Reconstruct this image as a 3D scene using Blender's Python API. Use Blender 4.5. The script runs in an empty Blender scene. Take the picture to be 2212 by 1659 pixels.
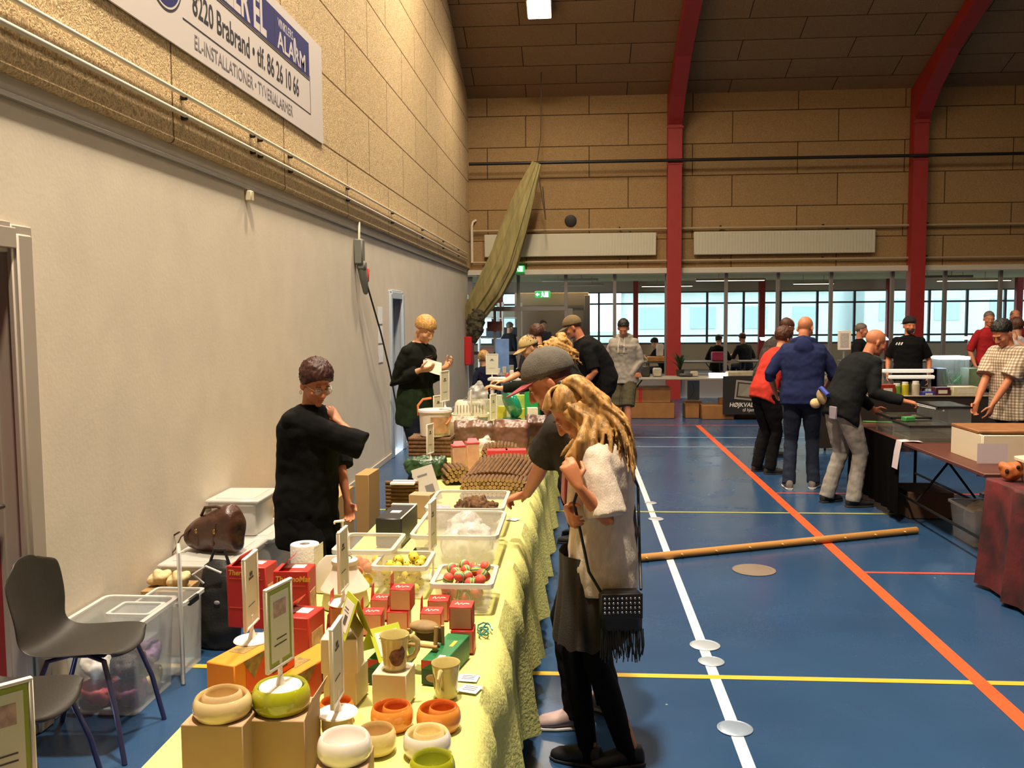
import bpy, math, random
from mathutils import Vector as V, Matrix, noise
SC = bpy.context.scene
COL = SC.collection
rnd = random.Random(11)
PI = math.pi
# ------------------------------------------------------------------ camera
FP, YAW, PITCH, ROLL, EYE = 1945.3, 0.07205, -0.07588, -0.00724, 1.87
cf = V((-math.sin(YAW) * math.cos(PITCH), math.cos(YAW) * math.cos(PITCH), math.sin(PITCH)))
cr0 = V((math.cos(YAW), math.sin(YAW), 0)); cu0 = cr0.cross(cf)
cr = cr0 * math.cos(ROLL) + cu0 * math.sin(ROLL)
cu = cu0 * math.cos(ROLL) - cr0 * math.sin(ROLL)
cam = bpy.data.objects.new('camera', bpy.data.cameras.new('camera'))
COL.objects.link(cam)
cam.matrix_world = Matrix(((cr.x, cu.x, -cf.x, 0), (cr.y, cu.y, -cf.y, 0), (cr.z, cu.z, -cf.z, EYE), (0, 0, 0, 1)))
cam.data.sensor_width = 36; cam.data.lens = FP / 2212 * 36; cam.data.clip_end = 300
SC.camera = cam
def ray(px, py): return cr * (px - 1106) - cu * (py - 829.5) + cf * FP
def PZ(px, py, z=0.0):
    d = ray(px, py); return V((0, 0, EYE)) + d * ((z - EYE) / d.z)
def PY(px, py, y):
    d = ray(px, py); return V((0, 0, EYE)) + d * (y / d.y)
def PX(px, py, x):
    d = ray(px, py); return V((0, 0, EYE)) + d * (x / d.x)
# ------------------------------------------------------------------ materials
def lin(c):
    if isinstance(c, str): c = tuple(int(c[i:i + 2], 16) for i in (0, 2, 4))
    return tuple((x / 255 / 12.92 if x / 255 <= .04045 else ((x / 255 + .055) / 1.055) ** 2.4) for x in c[:3]) + (1,)
MATS = {}
def mat(name, c, rough=.6, metal=0, var=0, vs=8, bump=0, bs=60, emit=None, es=0, spec=.5, alpha=1, coat=0, stretch=None, detail=3, trans=0):
    """procedural principled material: colour with optional noise variation and bump"""
    if name in MATS: return MATS[name]
    m = bpy.data.materials.new(name); m.use_nodes = True; nt = m.node_tree; N = nt.nodes
    p = N['Principled BSDF']; c = lin(c)
    p.inputs['Base Color'].default_value = c; p.inputs['Roughness'].default_value = rough
    p.inputs['Metallic'].default_value = metal; p.inputs['Specular IOR Level'].default_value = spec
    p.inputs['Coat Weight'].default_value = coat; p.inputs['Coat Roughness'].default_value = .08
    p.inputs['Transmission Weight'].default_value = trans
    if var or bump:
        tc = N.new('ShaderNodeTexCoord'); mp = N.new('ShaderNodeMapping'); nt.links.new(tc.outputs['Object'], mp.inputs[0])
        if stretch: mp.inputs['Scale'].default_value = stretch
    if var:
        n = N.new('ShaderNodeTexNoise'); n.inputs['Scale'].default_value = vs; n.inputs['Detail'].default_value = detail
        nt.links.new(mp.outputs[0], n.inputs['Vector'])
        r = N.new('ShaderNodeValToRGB'); e = r.color_ramp.elements
        e[0].position, e[1].position = .3, .7
        e[0].color = tuple(x * (1 - var) for x in c[:3]) + (1,); e[1].color = tuple(min(1, x * (1 + var)) for x in c[:3]) + (1,)
        nt.links.new(n.outputs['Fac'], r.inputs[0]); nt.links.new(r.outputs[0], p.inputs['Base Color'])
    if bump:
        n2 = N.new('ShaderNodeTexNoise'); n2.inputs['Scale'].default_value = bs; n2.inputs['Detail'].default_value = 3
        nt.links.new(mp.outputs[0], n2.inputs['Vector'])
        b = N.new('ShaderNodeBump'); b.inputs['Strength'].default_value = bump; b.inputs['Distance'].default_value = .01
        nt.links.new(n2.outputs['Fac'], b.inputs['Height']); nt.links.new(b.outputs[0], p.inputs['Normal'])
    if emit is not None:
        p.inputs['Emission Color'].default_value = lin(emit); p.inputs['Emission Strength'].default_value = es
    if alpha < 1:
        out = N['Material Output']; t = N.new('ShaderNodeBsdfTransparent'); mx = N.new('ShaderNodeMixShader')
        mx.inputs[0].default_value = alpha
        nt.links.new(t.outputs[0], mx.inputs[1]); nt.links.new(p.outputs[0], mx.inputs[2]); nt.links.new(mx.outputs[0], out.inputs[0])
    MATS[name] = m
    return m
def fabric(c, var=.12, name=None, rough=.9):
    return mat(name or 'fabric_%s' % (c if isinstance(c, str) else '%02x%02x%02x' % tuple(c)), c, rough, var=var, vs=14, bump=.25, bs=220, spec=.15)
# ------------------------------------------------------------------ mesh builder
def frame(d, up=V((0, 0, 1))):
    d = d.normalized()
    if abs(d.dot(up)) > .98: up = V((0, 1, 0)) if abs(d.y) < .9 else V((1, 0, 0))
    x = up.cross(d).normalized(); return x, d.cross(x), d
class B:
    """collects shapes; out() links them as ONE mesh object"""
    def __init__(s): s.v = []; s.f = []; s.m = []; s.k = 0; s.M = Matrix()
    def add(s, vs, fs, k=None):
        o = len(s.v); s.v += [s.M @ V(p) for p in vs]; s.f += [tuple(i + o for i in f) for f in fs]; s.m += [s.k if k is None else k] * len(fs)
        return s
    def box(s, c, d, rz=0, ch=0, R=None, k=None):
        """box of full size d centred on c, chamfered by ch"""
        R = R or Matrix.Rotation(rz, 4, 'Z'); c = V(c); h = V(d) / 2; ch = min(ch, min(h) * .9)
        if ch <= 0:
            vs = [c + R @ V((x * h.x, y * h.y, z * h.z)) for z in (-1, 1) for y in (-1, 1) for x in (-1, 1)]
            return s.add(vs, [(0, 2, 3, 1), (4, 5, 7, 6), (0, 1, 5, 4), (2, 6, 7, 3), (0, 4, 6, 2), (1, 3, 7, 5)], k)
        vs = []; ix = {}
        for sx in (-1, 1):
            for sy in (-1, 1):
                for sz in (-1, 1):
                    for a in range(3):
                        p = [sx * (h.x - ch), sy * (h.y - ch), sz * (h.z - ch)]; p[a] = (sx, sy, sz)[a] * h[a]
                        ix[sx, sy, sz, a] = len(vs); vs.append(c + R @ V(p))
        fs = []
        def q(*ks):
            f = [ix[k_] for k_ in ks]; n = (vs[f[1]] - vs[f[0]]).cross(vs[f[2]] - vs[f[1]]); m = sum((vs[i] for i in f), V()) / len(f) - c
            fs.append(tuple(f if n.dot(m) > 0 else f[::-1]))
        for a in range(3):
            b, d_ = [i for i in range(3) if i != a]
            for sg in (-1, 1):
                def K(u, w, ax=a, sg=sg):
                    t = [0, 0, 0]; t[a] = sg; t[b] = u; t[d_] = w; return (*t, ax)
                q(K(-1, -1), K(1, -1), K(1, 1), K(-1, 1))
            for u in (-1, 1):
                for w in (-1, 1):
                    def E_(sg, ax):
                        t = [0, 0, 0]; t[a] = sg; t[b] = u; t[d_] = w; return (*t, ax)
                    q(E_(-1, b), E_(1, b), E_(1, d_), E_(-1, d_))
        for sx in (-1, 1):
            for sy in (-1, 1):
                for sz in (-1, 1): q((sx, sy, sz, 0), (sx, sy, sz, 1), (sx, sy, sz, 2))
        return s.add(vs, fs, k)
    def tube(s, pts, r, seg=10, cap=True, rnd_=False, k=None, flat=1, up=V((0, 0, 1))):
        pts = [V(p) for p in pts]; n = len(pts); r = [r] * n if isinstance(r, (int, float)) else list(r)
        if rnd_:   # rounded ends
            d0 = (pts[0] - pts[1]).normalized(); d1 = (pts[-1] - pts[-2]).normalized()
            pts = [pts[0] + d0 * r[0], pts[0] + d0 * r[0] * .7] + pts + [pts[-1] + d1 * r[-1] * .7, pts[-1] + d1 * r[-1]]
            r = [r[0] * .05, r[0] * .7] + r + [r[-1] * .7, r[-1] * .05]; n += 4
        vs = []; pv = None
        for i in range(n):
            d = (pts[min(i + 1, n - 1)] - pts[max(i - 1, 0)])
            if d.length < 1e-9: d = V((0, 0, 1))
            if pv is None: x, y, d = frame(d, up)
            else:
                d = d.normalized(); x = (pv - d * pv.dot(d)).normalized(); y = d.cross(x)
            pv = x
            for j in range(seg):
                a = 2 * PI * j / seg; vs.append(pts[i] + x * (math.cos(a) * r[i]) + y * (math.sin(a) * r[i] * flat))
        fs = [(i * seg + j, i * seg + (j + 1) % seg, (i + 1) * seg + (j + 1) % seg, (i + 1) * seg + j) for i in range(n - 1) for j in range(seg)]
        if cap: fs += [tuple(range(seg))[::-1], tuple((n - 1) * seg + j for j in range(seg))]
        return s.add(vs, fs, k)
    def cyl(s, a, b, r, r2=None, seg=16, k=None): return s.tube([a, b], [r, r if r2 is None else r2], seg, k=k)
    def loft(s, rings, seg=24, cap=True, k=None, pw=2.3):
        """rings: (centre, half-width vector, half-depth vector); superelliptic"""
        vs = []; n = len(rings)
        for c, w, d in rings:
            for j in range(seg):
                a = 2 * PI * j / seg; ca, sa = math.cos(a), math.sin(a)
                vs.append(V(c) + V(w) * (math.copysign(abs(ca) ** (2 / pw), ca)) + V(d) * (math.copysign(abs(sa) ** (2 / pw), sa)))
        fs = [(i * seg + j, i * seg + (j + 1) % seg, (i + 1) * seg + (j + 1) % seg, (i + 1) * seg + j) for i in range(n - 1) for j in range(seg)]
        if cap: fs += [tuple(range(seg))[::-1], tuple((n - 1) * seg + j for j in range(seg))]
        return s.add(vs, fs, k)
    def lathe(s, prof, c=(0, 0, 0), seg=32, k=None, sx=1, sy=1):
        c = V(c); n = len(prof)
        vs = [c + V((r * math.cos(2 * PI * j / seg) * sx, r * math.sin(2 * PI * j / seg) * sy, z)) for r, z in prof for j in range(seg)]
        fs = [(i * seg + j, i * seg + (j + 1) % seg, (i + 1) * seg + (j + 1) % seg, (i + 1) * seg + j) for i in range(n - 1) for j in range(seg)]
        return s.add(vs, fs, k)
    def ell(s, c, r, R=None, nu=16, nv=10, k=None):
        R = R or Matrix(); c = V(c); vs = [c + R @ V((0, 0, -r[2]))]
        for i in range(1, nv):
            t = -PI / 2 + PI * i / nv
            for j in range(nu):
                a = 2 * PI * j / nu; vs.append(c + R @ V((r[0] * math.cos(t) * math.cos(a), r[1] * math.cos(t) * math.sin(a), r[2] * math.sin(t))))
        vs.append(c + R @ V((0, 0, r[2]))); L = len(vs) - 1
        fs = [(0, 1 + (j + 1) % nu, 1 + j) for j in range(nu)] + [(L, L - nu + j, L - nu + (j + 1) % nu) for j in range(nu)]
        fs += [(1 + i * nu + j, 1 + i * nu + (j + 1) % nu, 1 + (i + 1) * nu + (j + 1) % nu, 1 + (i + 1) * nu + j) for i in range(nv - 2) for j in range(nu)]
        return s.add(vs, fs, k)
    def sheet(s, g, th=0, k=None):
        """grid of points g[i][j] as a sheet, thickened by th along -normal"""
        n, m = len(g), len(g[0]); g = [[V(p) for p in row] for row in g]; vs = [p for row in g for p in row]
        fs = [(i * m + j, i * m + j + 1, (i + 1) * m + j + 1, (i + 1) * m + j) for i in range(n - 1) for j in range(m - 1)]
        if th:
            o = n * m
            for i in range(n):
                for j in range(m):
                    a = g[min(i + 1, n - 1)][j] - g[max(i - 1, 0)][j]; b = g[i][min(j + 1, m - 1)] - g[i][max(j - 1, 0)]
                    nn = b.cross(a); nn = nn.normalized() if nn.length > 1e-12 else V((0, 0, 1)); vs.append(g[i][j] - nn * th)
            fs += [tuple(o + q for q in f[::-1]) for f in fs]
            bd = [(0, j) for j in range(m)] + [(i, m - 1) for i in range(1, n)] + [(n - 1, j) for j in range(m - 2, -1, -1)] + [(i, 0) for i in range(n - 2, 0, -1)]
            for a, b in zip(bd, bd[1:] + bd[:1]):
                A, Bq = a[0] * m + a[1], b[0] * m + b[1]; fs.append((Bq, A, A + o, Bq + o))
        return s.add(vs, fs, k)
    def poly(s, pts, th, nrm, k=None):
        """flat polygon extruded by th along -nrm"""
        n = len(pts); nn = V(nrm).normalized() * th; p = [V(q) for q in pts]
        fs = [tuple(range(n)), tuple(range(2 * n - 1, n - 1, -1))] + [(j, j + n, (j + 1) % n + n, (j + 1) % n) for j in range(n)]
        return s.add(p + [q - nn for q in p], fs, k)
    def mesh(s, name):
        me = bpy.data.meshes.new(name); me.from_pydata(s.v, [], s.f); me.polygons.foreach_set('material_index', s.m); me.update(); return me
    def out(s, name, mats, parent=None, smooth=True, ang=38):
        me = s.mesh(name)
        if smooth:
            me.polygons.foreach_set('use_smooth', [True] * len(me.polygons)); me.set_sharp_from_angle(angle=math.radians(ang))
        return link(name, me, mats, parent)
def link(name, me, mats, parent=None):
    for m in (mats if isinstance(mats, (list, tuple)) else [mats]): me.materials.append(m)
    o = bpy.data.objects.new(name, me); COL.objects.link(o)
    if parent:
        o.parent = parent; o.matrix_parent_inverse = parent.matrix_world.inverted() if False else Matrix()
    return o
def tag(o, label, cat, group=None, kind=None):
    o['label'] = label; o['category'] = cat
    if group: o['group'] = group
    if kind: o['kind'] = kind
    return o
def thing(name, label, cat, loc=(0, 0, 0), rz=0, group=None, M=None):
    o = bpy.data.objects.new(name, None); COL.objects.link(o); o.empty_display_size = .1
    if M is not None: o.matrix_world = M
    else: o.location = loc; o.rotation_euler = (0, 0, rz)
    return tag(o, label, cat, group)
def struct(o): o['kind'] = 'structure'; return o
def copy_thing(o, loc, rz=None, label=None, group=None, sc=None):
    c = o.copy(); COL.objects.link(c); c.location = loc
    if rz is not None: c.rotation_euler = (0, 0, rz)
    if label: c['label'] = label
    if group: c['group'] = group
    if sc: c.scale = (sc,) * 3 if isinstance(sc, (int, float)) else sc
    def rec(s, d):
        for ch in s.children:
            e = ch.copy(); COL.objects.link(e); e.parent = d; rec(ch, e)
    rec(o, c); return c
def remesh(b, name, vs, it, mats, parent=None, post=None):
    me = b.mesh(name + '_raw'); o = bpy.data.objects.new(name, me); COL.objects.link(o)
    r = o.modifiers.new('r', 'REMESH'); r.mode = 'VOXEL'; r.voxel_size = vs; r.use_smooth_shade = True
    if it:
        sm = o.modifiers.new('s', 'SMOOTH'); sm.factor = .5; sm.iterations = it
    dg = bpy.context.evaluated_depsgraph_get(); m2 = bpy.data.meshes.new_from_object(o.evaluated_get(dg)); bpy.data.objects.remove(o); bpy.data.meshes.remove(me)
    m2.name = name; m2.materials.clear(); m2.polygons.foreach_set('use_smooth', [True] * len(m2.polygons))
    ob = link(name, m2, mats, parent)
    if post: post(m2)
    m2.update(); return ob
def displace(me, fn):
    n = len(me.vertices); co = [0.0] * (3 * n); no = [0.0] * (3 * n); me.vertices.foreach_get('co', co); me.vertices.foreach_get('normal', no)
    for i in range(n):
        q = V(co[3 * i:3 * i + 3]); d = fn(q); co[3 * i:3 * i + 3] = [q[k] + no[3 * i + k] * d for k in range(3)]
    me.vertices.foreach_set('co', co); me.update()
def text(s, size, M, name, m, parent=None, ext=.001, sx=1, bold=0, align='LEFT', off=0):
    cu_ = bpy.data.curves.new('t', 'FONT'); cu_.body = s; cu_.size = size; cu_.extrude = ext; cu_.align_x = align; cu_.offset = bold; cu_.resolution_u = 3
    o = bpy.data.objects.new('t', cu_); COL.objects.link(o)
    dg = bpy.context.evaluated_depsgraph_get(); me = bpy.data.meshes.new_from_object(o.evaluated_get(dg)); bpy.data.objects.remove(o)
    me.materials.clear(); me.transform(M @ Matrix.Diagonal((sx, 1, 1, 1))); return link(name, me, m, parent)
def axes(o, x, y, z): return Matrix(((x[0], y[0], z[0], o[0]), (x[1], y[1], z[1], o[1]), (x[2], y[2], z[2], o[2]), (0, 0, 0, 1)))
def T(x, y=None, z=None): return Matrix.Translation(x if y is None else (x, y, z))
def RZ(a): return Matrix.Rotation(a, 4, 'Z')
def RX(a): return Matrix.Rotation(a, 4, 'X')
def RY(a): return Matrix.Rotation(a, 4, 'Y')
# ------------------------------------------------------------------ room shell
XL, YB, YF, XR = -2.45, 20.3, -7.0, 23.0
SL = .36; ZE = 6.65; YRIDGE = 6.5; ZR = ZE + SL * (YB - YRIDGE)
def board_mat(name, c1, c2, cm, ax, bw, bh, off, ox, oy, fib=1.0):
    """wood-wool boards: staggered joints and straw-like fibres; ax = the two object axes the boards run along"""
    m = bpy.data.materials.new(name); m.use_nodes = True; nt = m.node_tree; N = nt.nodes; L = nt.links; p = N['Principled BSDF']
    p.inputs['Roughness'].default_value = .95; p.inputs['Specular IOR Level'].default_value = .1
    tc = N.new('ShaderNodeTexCoord'); se = N.new('ShaderNodeSeparateXYZ'); co = N.new('ShaderNodeCombineXYZ'); L.new(tc.outputs['Object'], se.inputs[0])
    for i, (a, o) in enumerate(zip(ax, (ox, oy))):
        ad = N.new('ShaderNodeMath'); ad.inputs[1].default_value = o; L.new(se.outputs[a], ad.inputs[0]); L.new(ad.outputs[0], co.inputs[i])
    br = N.new('ShaderNodeTexBrick'); br.offset = off; br.inputs['Scale'].default_value = 1; br.inputs['Brick Width'].default_value = bw; br.inputs['Row Height'].default_value = bh
    br.inputs['Mortar Size'].default_value = .011; br.inputs['Mortar Smooth'].default_value = .3; br.inputs['Bias'].default_value = 0
    for k, c in (('Color1', c1), ('Color2', c2), ('Mortar', cm)): br.inputs[k].default_value = lin(c)
    L.new(co.outputs[0], br.inputs['Vector'])
    n = N.new('ShaderNodeTexNoise'); n.inputs['Scale'].default_value = 26; n.inputs['Detail'].default_value = 5; n.inputs['Distortion'].default_value = 3.2; L.new(tc.outputs['Object'], n.inputs['Vector'])
    r = N.new('ShaderNodeValToRGB'); e = r.color_ramp.elements; e[0].position, e[1].position = .34, .66; e[0].color = (1 - .48 * fib, 1 - .52 * fib, 1 - .56 * fib, 1); e[1].color = (1 + .3 * fib, 1 + .28 * fib, 1 + .22 * fib, 1)
    L.new(n.outputs['Fac'], r.inputs[0])
    mx = N.new('ShaderNodeMix'); mx.data_type = 'RGBA'; mx.blend_type = 'MULTIPLY'; mx.inputs[0].default_value = 1
    L.new(br.outputs['Color'], mx.inputs[6]); L.new(r.outputs[0], mx.inputs[7]); L.new(mx.outputs[2], p.inputs['Base Color'])
    sb = N.new('ShaderNodeMath'); sb.operation = 'SUBTRACT'; L.new(n.outputs['Fac'], sb.inputs[0]); L.new(br.outputs['Fac'], sb.inputs[1])
    bp = N.new('ShaderNodeBump'); bp.inputs['Strength'].default_value = .5; bp.inputs['Distance'].default_value = .02; L.new(sb.outputs[0], bp.inputs['Height']); L.new(bp.outputs[0], p.inputs['Normal'])
    return m
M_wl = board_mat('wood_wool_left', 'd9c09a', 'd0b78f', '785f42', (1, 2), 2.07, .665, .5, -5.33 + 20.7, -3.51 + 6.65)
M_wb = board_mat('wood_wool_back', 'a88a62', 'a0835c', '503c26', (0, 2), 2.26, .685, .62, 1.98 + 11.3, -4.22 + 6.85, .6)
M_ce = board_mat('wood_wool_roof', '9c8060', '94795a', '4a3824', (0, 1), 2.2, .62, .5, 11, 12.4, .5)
M_white = mat('white_plaster', 'd2c6b4', .75, var=.04, vs=3, bump=.08, bs=40, spec=.25)
M_red = mat('red_paint', '9a2825', .5, var=.05, vs=6)
M_grey = mat('grey_metal_paint', '8f8d8a', .45, metal=.2)
M_dark = mat('dark_metal', '2b2724', .4, metal=.5)
M_conduit = mat('conduit_white', 'd6cbb4', .4)
M_steel = mat('steel', 'b8b8b8', .25, metal=1)
M_blackp = mat('black_plastic', '17161a', .45)
def floor_mat():
    m = mat('blue_sports_floor', '264366', .3, var=.14, vs=.9, spec=.5); nt = m.node_tree; N = nt.nodes; L = nt.links; p = N['Principled BSDF']
    ramp = [n for n in N if n.type == 'VALTORGB'][0]; tc = [n for n in N if n.type == 'TEX_COORD'][0]
    n = N.new('ShaderNodeTexNoise'); n.inputs['Scale'].default_value = 140; n.inputs['Detail'].default_value = 2; L.new(tc.outputs['Object'], n.inputs[0])
    r = N.new('ShaderNodeValToRGB'); r.color_ramp.elements[0].color = (.85,) * 3 + (1,); r.color_ramp.elements[1].color = (1.2,) * 3 + (1,); L.new(n.outputs[0], r.inputs[0])
    v = N.new('ShaderNodeTexVoronoi'); v.inputs['Scale'].default_value = 2.6; L.new(tc.outputs['Object'], v.inputs[0])      # pale scuffs and crumbs
    lt = N.new('ShaderNodeMath'); lt.operation = 'LESS_THAN'; lt.inputs[1].default_value = .022; L.new(v.outputs['Distance'], lt.inputs[0])
    mx = N.new('ShaderNodeMix'); mx.data_type = 'RGBA'; mx.blend_type = 'MULTIPLY'; mx.inputs[0].default_value = 1; L.new(ramp.outputs[0], mx.inputs[6]); L.new(r.outputs[0], mx.inputs[7])
    m2 = N.new('ShaderNodeMix'); m2.data_type = 'RGBA'; m2.inputs[7].default_value = lin('8a97a8'); L.new(lt.outputs[0], m2.inputs[0]); L.new(mx.outputs[2], m2.inputs[6]); L.new(m2.outputs[2], p.inputs['Base Color'])
    n3 = N.new('ShaderNodeTexNoise'); n3.inputs['Scale'].default_value = 2.2; n3.inputs['Detail'].default_value = 5; L.new(tc.outputs['Object'], n3.inputs[0])
    mr = N.new('ShaderNodeMapRange'); mr.inputs['To Min'].default_value = .15; mr.inputs['To Max'].default_value = .36; L.new(n3.outputs[0], mr.inputs[0]); L.new(mr.outputs[0], p.inputs['Roughness'])
    return m
b = B(); b.box(((XL + XR) / 2, (YB + YF) / 2, -.05), (XR - XL, YB - YF, .1))
def strip(x0, y0, x1, y1, k, z=.0015): b.add([(x0, y0, z), (x1, y0, z), (x1, y1, z), (x0, y1, z)], [(0, 1, 2, 3)], k)
strip(.68, -5, .735, 20.2, 1); strip(1.99, -5, 2.075, 15.3, 2, .002)
strip(-2.4, 4.56, 12, 4.61, 3, .0018); strip(-2.4, 8.49, 12, 8.535, 4, .0018)
strip(2.05, 6.53, 12, 6.57, 5, .0017); strip(2.05, 9.45, 12, 9.49, 5, .0017)
strip(-2.4, 13.72, 12, 13.79, 6, .0017); strip(-2.4, 12.75, 12, 12.8, 6, .0017); strip(-2.4, 15.25, 12, 15.3, 5, .0017)
struct(b.out('floor', [floor_mat()] + [mat('line_' + n, c, .4, var=.08, vs=5) for n, c in (('white', 'd3d4d6'), ('orange', 'd4552b'), ('yellow', 'c9a838'), ('olive', '9a9a52'), ('red', 'c24a38'), ('pale', '8296a8'))], smooth=False))
# walls
D1, D2 = (2.94, 3.81), (11.72, 12.52)        # door openings in the left wall
b = B()
for y0, y1, z0, z1 in ((YF, D1[0], 0, 2.92), (D1[0], D1[1], 2.16, 2.92), (D1[1], D2[0], 0, 2.92), (D2[0], D2[1], 2.12, 2.92), (D2[1], YB, 0, 2.92)):
    b.box((XL - .1, (y0 + y1) / 2, (z0 + z1) / 2), (.2, y1 - y0, z1 - z0))
struct(b.out('wall_left', M_white, smooth=False))
b = B()
prof = [(YF, 2.93), (YB, 2.93), (YB, ZE), (YRIDGE, ZR), (YF, ZR - SL * (YRIDGE - YF))]
b.poly([(XL + .045, y, z) for y, z in prof], .245, (1, 0, 0))
b.tube([(XL + .02, YF, 2.945), (XL + .02, YB, 2.945)], .03, 10)
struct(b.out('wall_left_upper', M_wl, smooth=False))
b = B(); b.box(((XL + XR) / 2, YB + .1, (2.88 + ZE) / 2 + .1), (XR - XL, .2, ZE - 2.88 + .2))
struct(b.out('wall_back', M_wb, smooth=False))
b = B(); b.box(((XL + XR) / 2, YF - .1, 4.2), (XR - XL, .2, 8.4)); struct(b.out('wall_front', M_wb, smooth=False))
b = B(); b.poly([(XR + .2, y, z) for y, z in [(YF, 0), (YB, 0), (YB, ZE), (YRIDGE, ZR), (YF, ZR - SL * (YRIDGE - YF))]], .2, (1, 0, 0)); struct(b.out('wall_right', M_wb, smooth=False))
b = B(); b.poly([(XL - .2, y, z) for y, z in [(YB + .2, ZE - .05), (YRIDGE, ZR), (YF - .2, ZR - SL * (YRIDGE - YF)), (YF - .2, ZR + .1 - SL * (YRIDGE - YF)), (YRIDGE, ZR + .15), (YB + .2, ZE + .1)]], XR - XL + .4, (-1, 0, 0))
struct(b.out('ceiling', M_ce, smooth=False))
b = B()
for y0, y1 in ((D1[1] + .1, D2[0] - .08), (D2[1] + .08, YB)): b.box((XL + .008, (y0 + y1) / 2, .035), (.016, y1 - y0, .07), ch=.004)
struct(b.out('baseboard_left', mat('skirting', 'bcb2a4', .5)))
# pale beam over the glass partition
b = B(); b.box(((XL + XR) / 2, YB + .02, 2.83), (XR - XL, .3, .12), ch=.01); struct(b.out('trim_1', mat('pale_beam', 'c9bfae', .6)))
b = B(); b.box((XL + .012, (YF + YB) / 2, 2.83), (.024, YB - YF, .03), ch=.005); struct(b.out('groove_shade_strip', mat('groove_shade', '857d73', .5)))  # strip coloured dark to stand for the shadow groove under the boards
# doors in the left wall
def wall_door(n, y0, y1, h, leafc, framec):
    mf = mat('door_frame_' + framec, framec, .45); f = B()
    for yy in (y0, y1): f.box((XL - .05, yy, h / 2), (.17, .11, h), ch=.008); f.box((XL + .005, yy, h / 2 + .02), (.03, .15, h + .04), ch=.006)
    f.box((XL - .053, (y0 + y1) / 2, h - .02), (.17, y1 - y0 - .111, .09), ch=.004); f.box((XL + .004, (y0 + y1) / 2, h), (.03, y1 - y0 - .151, .1), ch=.004)
    for yy, s_ in ((y0, 1), (y1, -1)): f.box((XL - .1, yy + s_ * .055, h / 2), (.03, .02, h - .05))
    o = struct(f.out('door_%d' % n, mf))
    l = B(); l.box((XL - .13, (y0 + y1) / 2, h / 2 - .02), (.045, y1 - y0 - .08, h - .08), ch=.004)
    lf = l.out('door_leaf', mat('door_leaf_' + leafc, leafc, .45), o)
    hb = B(); yy = y0 + .1 if n == 2 else y1 - .1; hb.cyl((XL - .12, yy, 1.05), (XL - .06, yy, 1.05), .011); hb.tube([(XL - .06, yy, 1.05), (XL - .06, yy + (.1 if n == 2 else -.1), 1.05)], .009); hb.out('door_handle', M_steel, lf)
wall_door(1, D1[0] + .02, D1[1] + .02, 2.24, '8a1f22', 'a3978a')
wall_door(2, D2[0], D2[1], 2.17, '7c4a66', 'a9b2bd')
# ------------------------------------------------------------------ steel frames
for i, cx in enumerate((2.13, 7.3, 12.5, 17.7)):
    b = B(); hw = .15
    y1, y2 = YB - .02, YB - .3
    z = lambda y: ZE + SL * (YB - y)
    pr = [(y1, 0), (y2, 0), (y2, 5.95), (y2 - .55, 6.42), (y2 - 1.5, z(y2 - 1.5) - .32), (YRIDGE, ZR - .32), (YRIDGE, ZR - .02), (y1, z(y1) - .02)]
    b.poly([(cx + hw, y, zz) for y, zz in pr], .3, (1, 0, 0)); b.box((cx, y2 - .004, 5.12), (.34, .02, .03)); b.box((cx, y2 - .006, 5.9), (.36, .03, .04))
    o = struct(b.out('column_frame' + ('' if not i else '.%03d' % i), M_red, smooth=False))
# ------------------------------------------------------------------ glass partition and room behind
M_gl = mat('window_glass', '0c0d0e', .03, alpha=.1, spec=.8)
M_mul = mat('mullion_grey', '7c7672', .5)
xs = [-1.31, -.24, .85, 2.0, 3.31, 4.44, 5.59, 6.9, 8.02, 9.19, 10.4, 11.6, 12.8, 14, 15.2, 16.4, 17.6, 18.8, 20, 21.2, 22.4]
b = B()
for x in xs: b.box((x, YB + .1, 1.43), (.075, .09, 2.7), ch=.006)
for z in (.5,): b.box(((xs[1] + XR) / 2, YB + .1, z), (XR - xs[1], .1, .07), ch=.006)
b.box(((XL + xs[1]) / 2, YB + .1, 2.02), (xs[1] - XL, .1, .1), ch=.006); b.box(((XL + xs[0]) / 2, YB + .1, 1.02), (xs[0] - XL, .08, .07), ch=.006)
b.box((XL + .05, YB + .1, 1.4), (.1, .12, 2.7)); b.box((xs[1] + .09, YB + .12, 1.02), (.12, .1, 2.0), ch=.006); b.box((-1.85, YB + .1, 1.0), (.06, .08, 2), ch=.006)
b.box(((xs[1] + XR) / 2, YB + .12, .24), (XR - xs[1], .08, .48))
w = struct(b.out('window_1', M_mul))
e = [XL] + xs + [XR]; b = B()
for x0, x1 in zip(e, e[1:]): b.box(((x0 + x1) / 2, YB + .1, 1.4), (x1 - x0 - .06, .008, 2.7))
b.out('window_glass', M_gl, w, smooth=False)
YO = 31.0
b = B(); b.box((6, (YB + YO) / 2 + .15, -.06), (30, YO - YB, .12)); struct(b.out('floor_annex', mat('annex_floor', '55504a', .35, var=.1, vs=3), smooth=False))
b = B(); b.box((6, (YB + YO) / 2 + .2, 3.05), (30, YO - YB, .12)); struct(b.out('ceiling_annex', mat('annex_ceiling', 'c4b48e', .8, var=.05, vs=4), smooth=False))
b = B(); b.box((-9, (YB + YO) / 2 + .1, 1.5), (.2, YO - YB, 3.1)); struct(b.out('wall_annex', mat('annex_wall', 'b9ad9a', .8), smooth=False))
b = B(); b.box((6, YO + .1, .42), (30, .2, .86)); b.box((6, YO + .1, 2.85), (30, .2, .42)); struct(b.out('wall_outer', mat('annex_wall', 'b9ad9a'), smooth=False))
ox = [-9 + 1.22 * i for i in range(26)]; b = B()
for x in ox: b.box((x, YO + .1, 1.75), (.07, .1, 1.82))
for z in (.88, 1.14, 2.24, 2.63): b.box((6, YO + .1, z), (30, .09, .06))
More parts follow.
